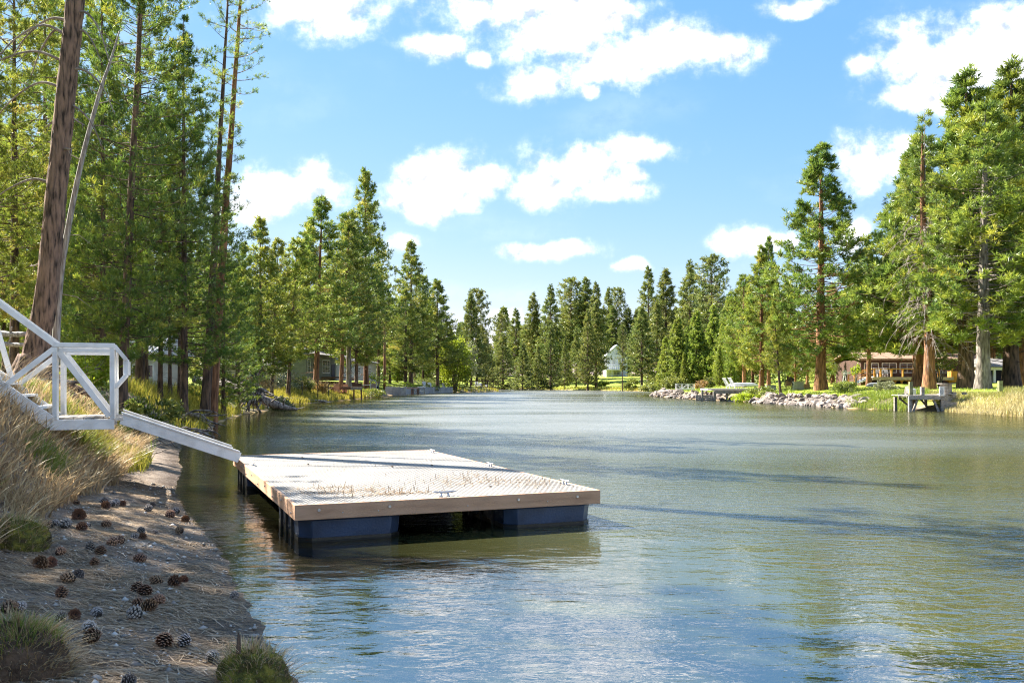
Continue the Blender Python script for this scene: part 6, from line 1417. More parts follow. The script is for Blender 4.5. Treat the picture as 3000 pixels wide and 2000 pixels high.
def left_props():
    # brown timber dock on posts above the sedge
    Y = 97.0; x0, x1 = gx(958, Y), gx(1060, Y - 0); dz = ZY(1133, Y); o = thing('timber_dock', 'brown timber dock on thin posts above the yellow sedge', 'dock', (x0, Y, 0)); w = x1 - x0
    boxp('front_board', (w * 0.34, 0, dz - 0.14), (w * 0.68, 0.08, 0.30), mt['brown_wood'], o); boxp('front_board', (w * 0.84, 0, dz - 0.14), (w * 0.32 - 0.01, 0.08, 0.30), mt['old_wood'], o)
    for i in range(6): boxp('deck_plank', (w / 2, 0.2 + i * 0.3, dz), (w, 0.28, 0.05), mt['brown_wood'], o)
    for x in (0.5, 1.6, w - 0.9, w - 0.1): boxp('post', (x, 0.3, dz / 2 - 0.5), (0.14, 0.14, dz + 0.8), mt['brown_wood'], o)
    # black stakes with a plank walk
    for i, (px, Y, t, b) in enumerate(((849, 76, 1116, 1149), (885, 80, 1118, 1147), (931, 83, 1119, 1159), (962, 88, 1126, 1158))):
        p = W(px, b, Y); p.z = gh(p.x, Y); h = ZY(t, Y) - p.z
        s_ = thing('stake', ('thin black stake beside the twiggy shrub', 'thin black stake on the bright green grass', 'thin black stake at the end of the plank walk', 'thin black stake close to the brown timber dock')[i], 'stake', p)
        MB().tube([(0, 0, -0.2), (0, 0, h)], 0.045, 6).build('rod', mt['dark_metal'], s_); MB().tube([(0, 0, h), (0, 0, h + 0.04)], [0.06, 0.02], 6).build('cap', mt['dark_metal'], s_)
    wk = thing('plank_walk', 'pale plank walk crossing the sedge to the water', 'walkway', on(900, 80))
    a = on(815, 75, 0.25) - wk.location; b = on(952, 83.5, 0.12) - wk.location
    for i in range(14):
        t = i / 13; p = a.lerp(b, t); boxp('plank', p, (0.30, 1.0, 0.06), mt['concrete'], wk, rz=0.2)
    for i in range(2): boxp('step', b + Vector((0.35 + 0.3 * i, -0.2, -0.18 - 0.15 * i)), (0.4, 1.0, 0.14), mt['grey_box'], wk)
    # concrete retaining wall blocks and low dock
    Y = 131.0; o = thing('retaining_wall', 'grey block retaining wall along the shore of the left lawn', 'wall', (gx(1129, Y), Y, 0)); x0 = gx(1129, Y)
    top = ZY(1133, Y)
    for i in range(3): boxp('block', (0.5 + i * 1.0, 0.2, top / 2 - 0.1), (0.98, 0.6, top + 0.2), mt['concrete'], o)
    pa = Vector((gx(1172, 140) - x0, 9, 0)); pb = Vector((gx(1322, 168) - x0, 168 - Y, 0)); n = 16
    for i in range(n):
        t = (i + 0.5) / n; p = pa.lerp(pb, t); tz = ZY(1134, Y + p.y); d = (pb - pa); MB().box((p.x, p.y, tz / 2 - 0.1), (d.length / n - 0.03, 0.6, tz + 0.2), math.atan2(d.y, d.x)).build('block', mt['concrete'], o)
    Y = 134.0; o = thing('low_dock', 'low dark timber dock beside the grey retaining wall', 'dock', (gx(1175, Y), Y, 0)); w = gx(1224, Y) - gx(1175, Y); dz = ZY(1137, Y)
    for i in range(6): boxp('deck_plank', (w / 2, 0.2 + i * 0.4, dz), (w, 0.37, 0.12), mt['brown_wood'], o)
    for x in (0.1, w * 0.62, w - 0.1):
        for y in (0.2, 2.2): boxp('post', (x, y, dz / 2 - 0.4), (0.18, 0.18, dz + 0.6), mt['brown_wood'], o)
    beamp('brace', (w * 0.75, 0.15, dz - 0.1), (w - 0.1, 0.15, 0.05), 0.1, 0.1, mt['old_wood'], o)
    ld = thing('swim_ladder', 'white ladder frame at the end of the low dark dock', 'ladder', (gx(1226, Y), Y, 0)); w2 = gx(1246, Y) - gx(1226, Y)
    for x in (0.1, w2 - 0.1): beamp('leg', (x, 0, -0.3), (x * 0.9, 0, dz + 0.15), 0.12, 0.1, mt['old_wood'], ld)
    boxp('top_bar', (w2 / 2, 0, dz + 0.2), (w2 + 0.2, 0.5, 0.12), mt['white'], ld); boxp('rung', (w2 / 2, 0, dz * 0.62), (w2 - 0.2, 0.1, 0.1), mt['white'], ld)
    # patio by the cream house: white table, arch, chair, bin
    t_ = thing('patio_table', 'white topped patio table before the cream house', 'table', on(1053, 116))
    boxp('table_top', (0, 0, 0.86), (2.6, 1.0, 0.08), mt['white'], t_)
    for x in (-1.0, 0, 1.0): MB().beam((x - 0.25, 0, 0), (x + 0.25, 0, 0.82), 0.08, 0.08).beam((x + 0.25, 0.06, 0), (x - 0.25, 0.06, 0.82), 0.08, 0.08).build('trestle_leg', mt['brown_wood'], t_)
    ar = thing('garden_arch', 'small white hoop arch with a brown bench under it', 'arch', on(1094, 124))
    MB().tube([(-0.42, 0, 0)] + [(math.cos(a_) * 0.42, 0, 1.35 + math.sin(a_) * 0.42) for a_ in np.linspace(math.pi, 0, 11)] + [(0.42, 0, 0)], 0.05, 6).build('hoop', mt['white'], ar)
    boxp('panel', (0, 0.05, 0.85), (0.7, 0.06, 0.9), mt['deck_pale'], ar); boxp('seat', (0, -0.2, 0.45), (0.8, 0.4, 0.06), mt['brown_wood'], ar)
    for x in (-0.35, 0.35): boxp('leg', (x, -0.3, 0.22), (0.08, 0.08, 0.42), mt['brown_wood'], ar)
    bb = thing('wheeled_bin', 'dark wheeled bin right of the white hoop arch', 'bin', on(1103, 125))
    MB().add([(-0.24, -0.26, 0.08), (0.24, -0.26, 0.08), (0.24, 0.26, 0.08), (-0.24, 0.26, 0.08), (-0.3, -0.34, 0.95), (0.3, -0.34, 0.95), (0.3, 0.34, 0.95), (-0.3, 0.34, 0.95)], [(3, 2, 1, 0), (0, 1, 5, 4), (1, 2, 6, 5), (2, 3, 7, 6), (3, 0, 4, 7), (4, 5, 6, 7)]).build('body', mt['dark_metal'], bb); boxp('lid', (0, 0, 0.99), (0.66, 0.74, 0.06), mt['navy'], bb, rx=0.05)
    for x in (-0.2, 0.2): MB().tube([(x - 0.03, 0.3, 0.1), (x + 0.03, 0.3, 0.1)], 0.1, 10).build('wheel', mt['dark_metal'], bb)
    for i, (px, Y) in enumerate(((1014, 108), (1035, 113))):
        b_ = thing('garden_bench', ('dark wooden bench beside the forked trunk', 'low dark bench in front of the white patio table')[i], 'bench', on(px, Y), 0.3)
        boxp('seat', (0, 0, 0.5), (2.2, 0.5, 0.08), mt['siding_brown'], b_); boxp('backrest', (0, 0.28, 0.85), (2.2, 0.06, 0.4), mt['siding_brown'], b_)
        for x in (-0.9, 0.9): boxp('leg', (x, 0, 0.23), (0.1, 0.45, 0.46), mt['siding_brown'], b_)
left_props()
def ornamental(px, Y, h, label, leaf='lf_rust', seed=0):
    o = thing('ornamental_grass', label, 'plant', on(px, Y)); rng = np.random.default_rng(seed); n = 260
    a = rng.uniform(0, 6.28, n); l = rng.uniform(0.2, 0.95, n); p = rng.normal(0, 0.12, (n, 2))
    grass('blades', p[:, 0], p[:, 1], h * rng.uniform(0.7, 1.1, n), np.stack([np.cos(a) * l, np.sin(a) * l], -1), np.full(n, 0.06), mt[leaf], '', parent=o, z=np.zeros(n), rng=rng)
    MB().tube([(0, 0, -0.05), (0, 0, 0.1)], [0.25, 0.15], 8).build('crown_base', mt['soil_clump'], o)
ornamental(943, 90, 1.9, 'tall orange ornamental grass right of the dark pointed pine trunk', seed=1)
ornamental(888, 86, 1.6, 'tan ornamental grass left of the dark pointed pine trunk', 'grass_straw', 2)
ornamental(900, 87, 1.3, 'second tan ornamental grass close to the pine trunk', 'grass_straw', 3)
for i, a in enumerate(((815, 82, 2.2, 4.5, 'lf_sage', 'pale leafy bush in front of the green house'), (870, 86, 1.6, 3.0, 'lf_bush', 'green bush left of the ornamental grasses'), (725, 66, 2.2, 4.5, 'lf_rust', 'tan budding shrub before the cream garage'), (812, 62, 1.0, 2.0, 'lf_sage', 'twiggy grey shrub beside the upturned root'), (1155, 148, 0.9, 9, 'lf_lime', 'low yellow green hedge behind the retaining wall'), (1082, 108, 1.1, 3.5, 'lf_mid', 'dark green bush right of the brown timber dock'), (1094, 112, 0.9, 2.6, 'lf_mid', 'smaller dark bush on the sandy slope'), (1106, 128, 3.0, 3.0, 'lf_lime', 'bright bush at the corner of the cream house'), (1262, 158, 1.4, 3.0, 'lf_bush', 'low round bush beside the dark pine'), (1215, 152, 1.0, 2.2, 'lf_bush', 'small round bush on the left lawn'),
                        (392, 24, 1.0, 0.45, 'lf_mid', 'narrow green shoot behind the railing hook'), (440, 28, 1.1, 1.6, 'lf_bush', 'low leafy bush in the shade behind the railing'), (255, 26, 1.2, 1.3, 'lf_lime', 'bright leafy bush seen through the railing'), (1235, 166, 2.0, 6.0, 'lf_bush', 'bright bush below the one-sided pine'))):
    leafy('shrub', on(a[0], a[1]), a[2], a[3], a[4], a[5], n=700 if a[1] < 90 else 420, size=0.14 if a[1] < 40 else 0.2, seed=60 + i, stems=12)
# white chairs and footbridge at the river bend
for i, (px, Y, rz) in enumerate(((1249, 160, 0.8), (1262, 161, 0.5), (1306, 170, 0.9), (1400, 196, 0.6), (1412, 197, 0.6), (1430, 198, 0.6))):
    adirondack(on(px, Y), rz, mt['white'], ('white armchair near the dark pine, left of two', 'white armchair near the dark pine, right of two', 'white armchair alone by the footbridge', 'white armchair on the far lawn, first of three', 'white armchair on the far lawn, middle of three', 'white armchair on the far lawn, last of three')[i], s=1.5)
def footbridge():
    Y = 176; o = thing('footbridge', 'dark wooden footbridge rail at the river bend', 'bridge', on(1310, Y)); base = o.location
    x0, x1 = gx(1312, Y) - base.x, gx(1445, Y) - base.x
    for i in range(9):
        x = x0 + i * (x1 - x0) / 8; boxp('post', (x, 0, 0.75), (0.16, 0.16, 1.5), mt['siding_brown'], o)
    for z in (0.7, 1.35): boxp('rail', ((x0 + x1) / 2, -0.1, z - 0.1), (x1 - x0, 0.08, 0.16), mt['siding_brown'], o)
    for i in range(10): boxp('deck_plank', (x0 + (i + 0.5) * (x1 - x0) / 10, -0.9, 0.1), ((x1 - x0) / 10 - 0.04, 1.4, 0.12), mt['siding_brown'], o)
footbridge()
def far_details():
    for i, (px, Y, lab) in enumerate(((1520, 236, 'wooden picnic table on the far lawn'), (1870, 186, 'wooden picnic table below the pale spires'))):
        t = thing('picnic_table', lab, 'picnic table', on(px, Y), 0.3)
        boxp('table_top', (0, 0, 0.76), (2.2, 0.9, 0.08), mt['brown_wood'], t)
        for s_ in (-1, 1):
            boxp('bench', (0, s_ * 0.8, 0.45), (2.2, 0.3, 0.07), mt['brown_wood'], t)
            beamp('leg', (s_ * 0.8, -0.8, 0), (s_ * 0.8, 0.2, 0.72), 0.08, 0.1, mt['brown_wood'], t); beamp('leg', (s_ * 0.8 + 0.1, 0.8, 0), (s_ * 0.8 + 0.1, -0.2, 0.72), 0.08, 0.1, mt['brown_wood'], t)
    bl = random.Random(5)
    for i, (pxa, pxb, Y, lab) in enumerate(((1850, 1905, 176, 'row of pale boulders edging the shore below the spires'), (1535, 1600, 246, 'low stone edging on the far lawn'))):
        o = thing('stone_edging', lab, 'rocks', on(pxa, Y))
        for k in range(12):
            px = pxa + (pxb - pxa) * (k + bl.random() * 0.6) / 12; p = on(px, Y + bl.uniform(-1, 1)); s_ = bl.uniform(0.35, 0.75)
            inst(bl.choice(rocks), 'rock', o, p - o.location + Vector((0, 0, 0.1)), (0, 0, bl.uniform(0, 6)), (s_ * 1.5, s_, s_))
    Y = 226; o = thing('bank_boards', 'row of grey boards holding the far lawn edge', 'edging', (gx(1480, Y), Y, 0))
far_details()
bpy.data.objects.remove(bpy.data.objects['bank_boards'])

# upturned root plate with logs, driftwood
def root_wad():
    Y = 54.5; c = W(742, 1150, Y); b = Vector((c.x, Y, gh(c.x, Y))); rng = random.Random(4)
    o = thing('upturned_root', 'big grey upturned tree root with tangled arms at the water', 'tree root', b); q = c - b
    MB().tube(spline([q + Vector((-0.3, 0.5, 0.05)), q, q + Vector((0.15, -0.25, -0.05))], 4), [0.5, 0.56, 0.6, 0.56, 0.5, 0.44, 0.36, 0.26, 0.1], 11).build('root_core', mt['drift'], o, smooth=True)
    for k in range(42):
        a = rng.uniform(0, 6.283); l = rng.uniform(0.9, 2.6); dr = Vector((math.cos(a), -0.5 + rng.uniform(-0.6, 0.4), math.sin(a) * 0.9)) 
        if dr.z < -0.2: l *= 0.8
        p = q + Vector((rng.uniform(-0.2, 0.2), 0, rng.uniform(-0.2, 0.2))); pts = [p]
        d = dr.normalized()
        for s_ in range(4):
            d = (d + Vector((rng.uniform(-0.5, 0.5), rng.uniform(-0.5, 0.3), rng.uniform(-0.65, 0.2)))).normalized(); pts.append(pts[-1] + d * l / 4)
        for v in pts: v.z = max(v.z, -0.1 - b.z)
        sp = spline(pts, 3); n = len(sp); r0 = rng.uniform(0.07, 0.19)
        MB().tube(sp, [r0 * (1 - 0.85 * i / (n - 1)) for i in range(n)], 6).build('root_arm', mt['drift'], o, smooth=True)
    MB().tube(spline([q + Vector((-0.1, 0.4, 0)), W(690, 1135, Y + 1.5) - b, W(640, 1120, Y + 3) - b, W(572, 1112, Y + 5) - b], 5), [0.34 - 0.006 * i for i in range(16)], 10).build('fallen_trunk', mt['drift'], o, smooth=True)
    lg = thing('driftwood_log', 'grey log tapering into the water beside the upturned root', 'log', W(760, 1172, 55.5))
    l0 = lg.location.copy(); MB().tube(spline([W(748, 1160, 56) - l0, W(795, 1180, 56) - l0, W(835, 1192, 56.5) - l0, W(872, 1199, 57) - l0], 5), [0.30, 0.30, 0.29, 0.28, 0.27, 0.26, 0.25, 0.24, 0.22, 0.20, 0.18, 0.15, 0.13, 0.10, 0.08, 0.05], 9).build('stem', mt['drift'], lg, smooth=True)
    for s_, (dx, dz) in enumerate(((-0.5, 0.7), (0.7, 0.35), (0.25, 0.5))):
        p = W(762 + s_ * 34, 1168 + s_ * 9, 55.8) - l0; MB().tube([p, p + Vector((dx * 0.4, -0.2, dz * 0.6)), p + Vector((dx, -0.3, dz))], [0.06, 0.04, 0.01], 5).build('twig', mt['drift'], lg)
    MB().tube([W(872, 1198, 57) - l0, W(893, 1192, 57) - l0], [0.05, 0.01], 5).build('twig', mt['drift'], lg)
root_wad()
def tangle(px, py, Y, n, L_, r, label, seed, name='exposed_roots'):
    c = W(px, py, Y); c.z = max(gh(c.x, Y) + 0.05, 0.03); rng = random.Random(seed); o = thing(name, label, 'roots', c)
    for k in range(n):
        p = Vector((rng.uniform(-L_ * 0.4, L_ * 0.4), rng.uniform(-0.3, 0.3), rng.uniform(0.0, 0.2))); d = Vector((rng.choice((-1, 1)) * rng.uniform(0.5, 1), rng.uniform(-0.5, 0.4), rng.uniform(-0.1, 0.5))).normalized(); pts = [p]
        for s_ in range(4):
            d = (d + Vector((rng.uniform(-0.4, 0.4), rng.uniform(-0.4, 0.4), rng.uniform(-0.6, 0.25)))).normalized(); e = pts[-1] + d * L_ / 4 * rng.uniform(0.6, 1.2); e.z = max(e.z, gh(c.x + e.x, c.y + e.y) - c.z); pts.append(e)
        sp = spline(pts, 3); m = len(sp); r0 = r * rng.uniform(0.5, 1.2); MB().tube(sp, [r0 * (1 - 0.85 * i / (m - 1)) for i in range(m)], 6).build('root_arm', mt['drift'], o, smooth=True)
tangle(385, 1180, 24.0, 16, 1.5, 0.05, 'grey roots poking from the shaded bank under the railing', 1)
tangle(515, 1118, 33.0, 14, 1.6, 0.09, 'dark roots at the foot of the shaded pines', 2)
tangle(570, 1262, 29.5, 9, 1.1, 0.05, 'grey driftwood branch lying at the water edge', 3, 'driftwood')
tangle(430, 1362, 18.4, 3, 0.6, 0.014, 'thin bare twig on the sunlit sand below the ramp', 4, 'fallen_twig')
tangle(60, 1100, 18.8, 7, 1.3, 0.10, 'thick dark roots at the foot of the leaning pine', 5)
for i, (pa, pb, Y, r, lab) in enumerate((((-40, 983, 21.5), (75, 978, 21.2), 21, 0.075, 'grey log resting across behind the leaning trunk, upper one'), ((-40, 1008, 21.5), (70, 1010, 21), 21, 0.06, 'grey log resting behind the leaning trunk, lower one'))):
    a, b = W(*pa), W(*pb); o = thing('fallen_log', lab, 'log', a); d = b - a
    MB().tube(spline([Vector((0, 0, 0)), d * 0.3 + Vector((0, 0, 0.03)), d * 0.7, d], 3), [r * (1.1 - 0.04 * k + 0.08 * math.sin(k * 2)) for k in range(10)], 9).build('stem', mt['silver_wood'], o, smooth=True)
    MB().tube([d * 0.6, d * 0.6 + Vector((0.1, -0.1, 0.18))], [0.03, 0.015], 6).build('stub', mt['silver_wood'], o)
    st = MB().tube([Vector((-0.25, 0.3, -1.6)) + d * 0.2, Vector((-0.25, 0.3, 0.0)) + d * 0.2], [0.10, 0.08], 8).build('support_stump', mt['bark'], o)

# ------------------------------------------------------------------ grass along the banks
R1 = np.random.default_rng(21)
def scatter(n, x0, x1, y0, y1, cond, rng=R1):
    x = rng.uniform(x0, x1, n); y = rng.uniform(y0, y1, n); d, s = river_dist(x, y); m = cond(x, y, d, s); return x[m], y[m], d[m]
# dry tussock grass on the steep bank under the stairs
x, y, d = scatter(110000, -13.5, -3.5, 5.0, 25.0, lambda x, y, d, s: (s == 0) & (d > beach_w(y) - 0.02 + 0.25 * (vnoise(x * 1.5, y * 1.5, 3) - 0.5)) & (d < beach_w(y) + 3.4) & (x / y > -0.72))
cl = fbm(x * 2.6, y * 2.6, 61, 3); keep = R1.random(len(x)) < np.clip((cl - 0.24) * 3.4, 0.12, 1); x, y, d, cl = x[keep], y[keep], d[keep], cl[keep]
n = len(x); rel = np.clip((d - beach_w(y)) / 2.2, 0, 1)
hh = (0.22 + 0.20 * R1.random(n)) * (0.75 + 0.6 * cl) * (1.15 - 0.3 * rel)
a = R1.normal(0.0, 1.05, n) + 2.2 * (vnoise(x * 1.7, y * 1.7, 77) - 0.5); lm = np.where(rel < 0.45, R1.uniform(0.3, 1.1, n), R1.uniform(0.1, 0.9, n))
gr = fbm(x * 1.1 + 7, y * 1.1, 71, 3); green = (gr + 0.16 * rel > 0.50 + 0.09 * R1.random(n)) & (rel > 0.16)
rv = np.where(green, R1.uniform(0.78, 1.0, n), R1.uniform(0.0, 0.62, n))
grass('dry_grass', x, y, hh, np.stack([np.cos(a) * lm, np.sin(a) * lm - 0.25], -1), R1.choice([0.010, 0.014, 0.019, 0.027], n) , mt['grass_dry'], 'long dry tan grass with green shoots hanging down the near bank', rv=rv, rng=R1, segs=4)
# a few long bent stems
x, y, d = scatter(4000, -11, -4, 7.0, 18.0, lambda x, y, d, s: (s == 0) & (d > beach_w(y)) & (d < beach_w(y) + 2.2)); x, y = x[:520], y[:520]; n = len(x); a = R1.normal(-0.35, 0.5, n); l = R1.uniform(0.7, 1.7, n)
grass('long_stems', x, y, R1.uniform(0.6, 1.05, n), np.stack([np.cos(a) * l, np.sin(a) * l], -1), np.full(n, 0.006), mt['grass_dry'], 'long arching dry stems over the near bank', rv=R1.uniform(0.45, 0.62, n), rng=R1, segs=6)
# sunlit bright tuft below the landing
x = R1.normal(-7.75, 0.4, 4200); y = R1.normal(17.3, 0.65, 4200); d, _s = river_dist(x, y); x, y = x[d > 0.6], y[d > 0.6]; n = len(x); a = R1.uniform(0, 6.28, n); l = R1.uniform(0, 0.55, n)
grass('bright_grass', x, y, R1.uniform(0.2, 0.42, n), np.stack([np.cos(a) * l, np.sin(a) * l], -1), np.full(n, 0.013), mt['grass_sedge'], 'bright yellow green grass under the landing and ramp', rv=R1.uniform(0.2, 0.75, n), rng=R1)
# shaded bank floor behind
x, y, d = scatter(60000, -32, -8, 19, 62, lambda x, y, d, s: (s == 0) & (d > 0.6) & (d < 16)); n = len(x); k = R1.random(n) < np.clip(fbm(x * 0.8, y * 0.8, 15, 3) * 1.6 - 0.25, 0.1, 1); x, y, d = x[k], y[k], d[k]; n = len(x); a = R1.uniform(0, 6.28, n); l = R1.uniform(0.1, 0.8, n)
grass('bank_grass', x, y, R1.uniform(0.15, 0.42, n), np.stack([np.cos(a) * l, np.sin(a) * l], -1), R1.uniform(0.012, 0.025, n), mt['grass_green'], 'rough green grass on the shaded left bank', rv=np.clip(fbm(x, y, 91, 2) + R1.normal(0, 0.15, n), 0, 1), rng=R1, segs=2)
# yellow sedge at the left shore
x, y, d = scatter(90000, -26, -9, 27.5, 52, lambda x, y, d, s: (s == 0) & (d > 0.15) & (d < 2.6 + 1.2 * vnoise(x, y, 2)) & (y > 29 + 3 * vnoise(x * 0.7, y * 0.2, 9))); n = len(x); a = R1.uniform(0, 6.28, n); l = R1.uniform(0.0, 0.5, n)
k = R1.random(n) < np.clip(fbm(x * 1.2, y * 1.2, 16, 2) * 2.2 - 0.4, 0.1, 1); x, y, d, a, l = x[k], y[k], d[k], a[k], l[k]; n = len(x)
grass('sedge', x, y, R1.uniform(0.35, 0.75, n), np.stack([np.cos(a) * l + 0.1, np.sin(a) * l], -1), R1.uniform(0.016, 0.028, n), mt['grass_sedge'], 'golden sedge on the left shore before the upturned root', rv=np.clip(R1.normal(0.5, 0.22, n), 0, 1), rng=R1, segs=2)
x, y, d = scatter(90000, -30, -14, 57, 118, lambda x, y, d, s: (s == 0) & (d > 0.1) & (d < 5.5)); n = len(x); a = R1.uniform(0, 6.28, n); l = R1.uniform(0.0, 0.5, n); k = R1.random(n) < np.where(d < 3.2, 0.9, 0.35); x, y, d, a, l = x[k], y[k], d[k], a[k], l[k]; n = len(x)
grass('sedge', x, y, R1.uniform(0.35, 0.7, n), np.stack([np.cos(a) * l, np.sin(a) * l], -1), R1.uniform(0.03, 0.05, n), mt['grass_sedge'], 'golden sedge around the plank walk and timber dock', rv=np.clip(R1.normal(0.62, 0.2, n), 0, 1), rng=R1, segs=2)
# right bank reeds and lawn edge
x, y, d = scatter(90000, 22, 42, 44, 66, lambda x, y, d, s: (s == 2) & (d > -0.05) & (d < 6.0) & ((x / y > 0.369) & ((x / y < 0.441) | (x / y > 0.478)) | ((x / y > 0.369) & (d > 2.2)))); n = len(x); a = R1.uniform(0, 6.28, n); l = R1.uniform(0.0, 0.6, n)
straw = x / y > 0.46
grass('reeds', x[~straw], y[~straw], R1.uniform(0.25, 0.6, (~straw).sum()), np.stack([np.cos(a) * l, np.sin(a) * l], -1)[~straw], np.full((~straw).sum(), 0.03), mt['grass_green'], 'bright green reeds on the right bank left of the old pier', rv=np.clip(R1.normal(0.6, 0.25, (~straw).sum()), 0, 1), rng=R1, segs=2)
grass('straw_grass', x[straw], y[straw], R1.uniform(0.35, 0.75, straw.sum()) * np.where((x / y)[straw] < 0.545, 0.5, 1.0), np.stack([np.cos(a) * l, np.sin(a) * l], -1)[straw], np.full(straw.sum(), 0.03), mt['grass_straw'], 'straw coloured tall grass right of the old pier', rv=np.where(d[straw] < 3, np.clip(R1.normal(0.62, 0.22, straw.sum()), 0, 1), R1.uniform(0, 0.4, straw.sum())), rng=R1, segs=2)
x, y, d = scatter(50000, 16, 60, 62, 130, lambda x, y, d, s: (s == 2) & (d > 1.6) & (d < 14)); n = len(x); a = R1.uniform(0, 6.28, n); l = R1.uniform(0.0, 0.6, n)
grass('lawn_grass', x, y, R1.uniform(0.08, 0.3, n) * np.where(d < 4, 1.2, 0.6), np.stack([np.cos(a) * l, np.sin(a) * l], -1), np.full(n, 0.05), mt['grass_green'], 'green grass of the right bank lawn', rv=np.clip(R1.normal(0.6, 0.2, n), 0, 1), rng=R1, segs=2)
# far bank fringe
x, y, d = scatter(50000, -40, 34, 176, 262, lambda x, y, d, s: (s != 2) & (d > 0.0) & (d < 3.2)); n = len(x); a = R1.uniform(0, 6.28, n); l = R1.uniform(0.0, 0.5, n)
grass('fringe_grass', x, y, R1.uniform(0.3, 0.75, n), np.stack([np.cos(a) * l, np.sin(a) * l], -1), np.full(n, 0.11), mt['grass_sedge'], 'yellow grass fringe along the far shore', rv=np.clip(R1.normal(0.5, 0.2, n), 0, 1), rng=R1, segs=2)

# ------------------------------------------------------------------ beach: needles, pebbles, tussocks, cones
def beach_pts(n, rng, bias=1.0):
    y = 4.2 + (rng.random(n) ** bias) * 11.0; x = rng.uniform(-6.5, -0.6, n); d, s = river_dist(x, y); m = (s == 0) & (d > 0.02) & (d < beach_w(y) + 0.35) & (x / y > -0.62); return x[m], y[m], d[m]
RB = np.random.default_rng(33)
x, y, d = beach_pts(150000, RB, 1.5)
k = RB.random(len(x)) < np.clip(fbm(x * 1.5, y * 2.2, 81, 3) * 2.6 - 0.72, 0.10, 1.0) * np.clip(d / 0.35, 0.25, 1); x, y = x[k], y[k]; n = len(x)
ang = RB.normal(-0.12, 0.62, n) + np.where(RB.random(n) < 0.5, np.pi, 0); ln = RB.uniform(0.08, 0.24, n); bend = RB.normal(0, 0.22, n)
z0 = height(x, y) + RB.uniform(0.001, 0.014, n)
P = []
for t in (0, 0.5, 1.0):
    aa = ang + bend * t; P.append(np.stack([x + np.cos(aa) * ln * t, y + np.sin(aa) * ln * t, z0], -1))
for j in (1, 2): P[j][:, 2] = np.maximum(height(P[j][:, 0], P[j][:, 1]) + 0.004, P[0][:, 2] - 0.03) + RB.uniform(0, 0.012, n)
sd = np.stack([-np.sin(ang), np.cos(ang), np.zeros(n)], -1) * RB.uniform(0.0022, 0.0042, n)[:, None]
V = np.stack([P[0] - sd, P[0] + sd, P[1] - sd, P[1] + sd, P[2]], 1).reshape(-1, 3); b = np.arange(n)[:, None] * 5
o = np_obj('needle_litter', V, [b + np.array([[0, 1, 3, 2]]), b + np.array([[2, 3, 4]])], mt['needle_dry'], {'rnd': ('FACE', np.tile(np.clip(RB.normal(0.48, 0.26, n), 0, 1), 2))})
tag(o, 'dry pine needles strewn over the near beach', 'needles', kind='stuff')
x, y, d = beach_pts(26000, RB, 1.3); k = RB.random(len(x)) < np.clip(fbm(x * 1.3 + 9, y * 1.3, 85, 3) * 2.6 - 0.8, 0.06, 1); x, y = x[k], y[k]; n = len(x)
s_ = RB.uniform(0.005, 0.014, n) * (1 + 1.6 * (RB.random(n) < 0.06)); z = height(x, y) + s_ * 0.3
oct_ = np.array([[1, 0, 0], [0, 1, 0], [-1, 0, 0], [0, -1, 0], [0, 0, 0.7], [0, 0, -0.7]]); of = np.array([[0, 1, 4], [1, 2, 4], [2, 3, 4], [3, 0, 4], [1, 0, 5], [2, 1, 5], [3, 2, 5], [0, 3, 5]])
ra_ = RB.uniform(0, 6.28, n); sc = np.stack([s_ * RB.uniform(0.8, 1.6, n), s_, s_], -1)
pv = oct_[None] * sc[:, None] * RB.uniform(0.75, 1.2, (n, 6, 1)); cs_, sn_ = np.cos(ra_)[:, None], np.sin(ra_)[:, None]
pv = np.stack([pv[..., 0] * cs_ - pv[..., 1] * sn_, pv[..., 0] * sn_ + pv[..., 1] * cs_, pv[..., 2]], -1) + np.stack([x, y, z], -1)[:, None]
o = np_obj('pebbles', pv.reshape(-1, 3), (np.arange(n)[:, None, None] * 6 + of[None]).reshape(-1, 3), mt['pebble'], {'rnd': ('FACE', np.repeat(RB.random(n), 8))}, smooth=True)
tag(o, 'small pale pebbles and grit on the near beach', 'pebbles', kind='stuff')

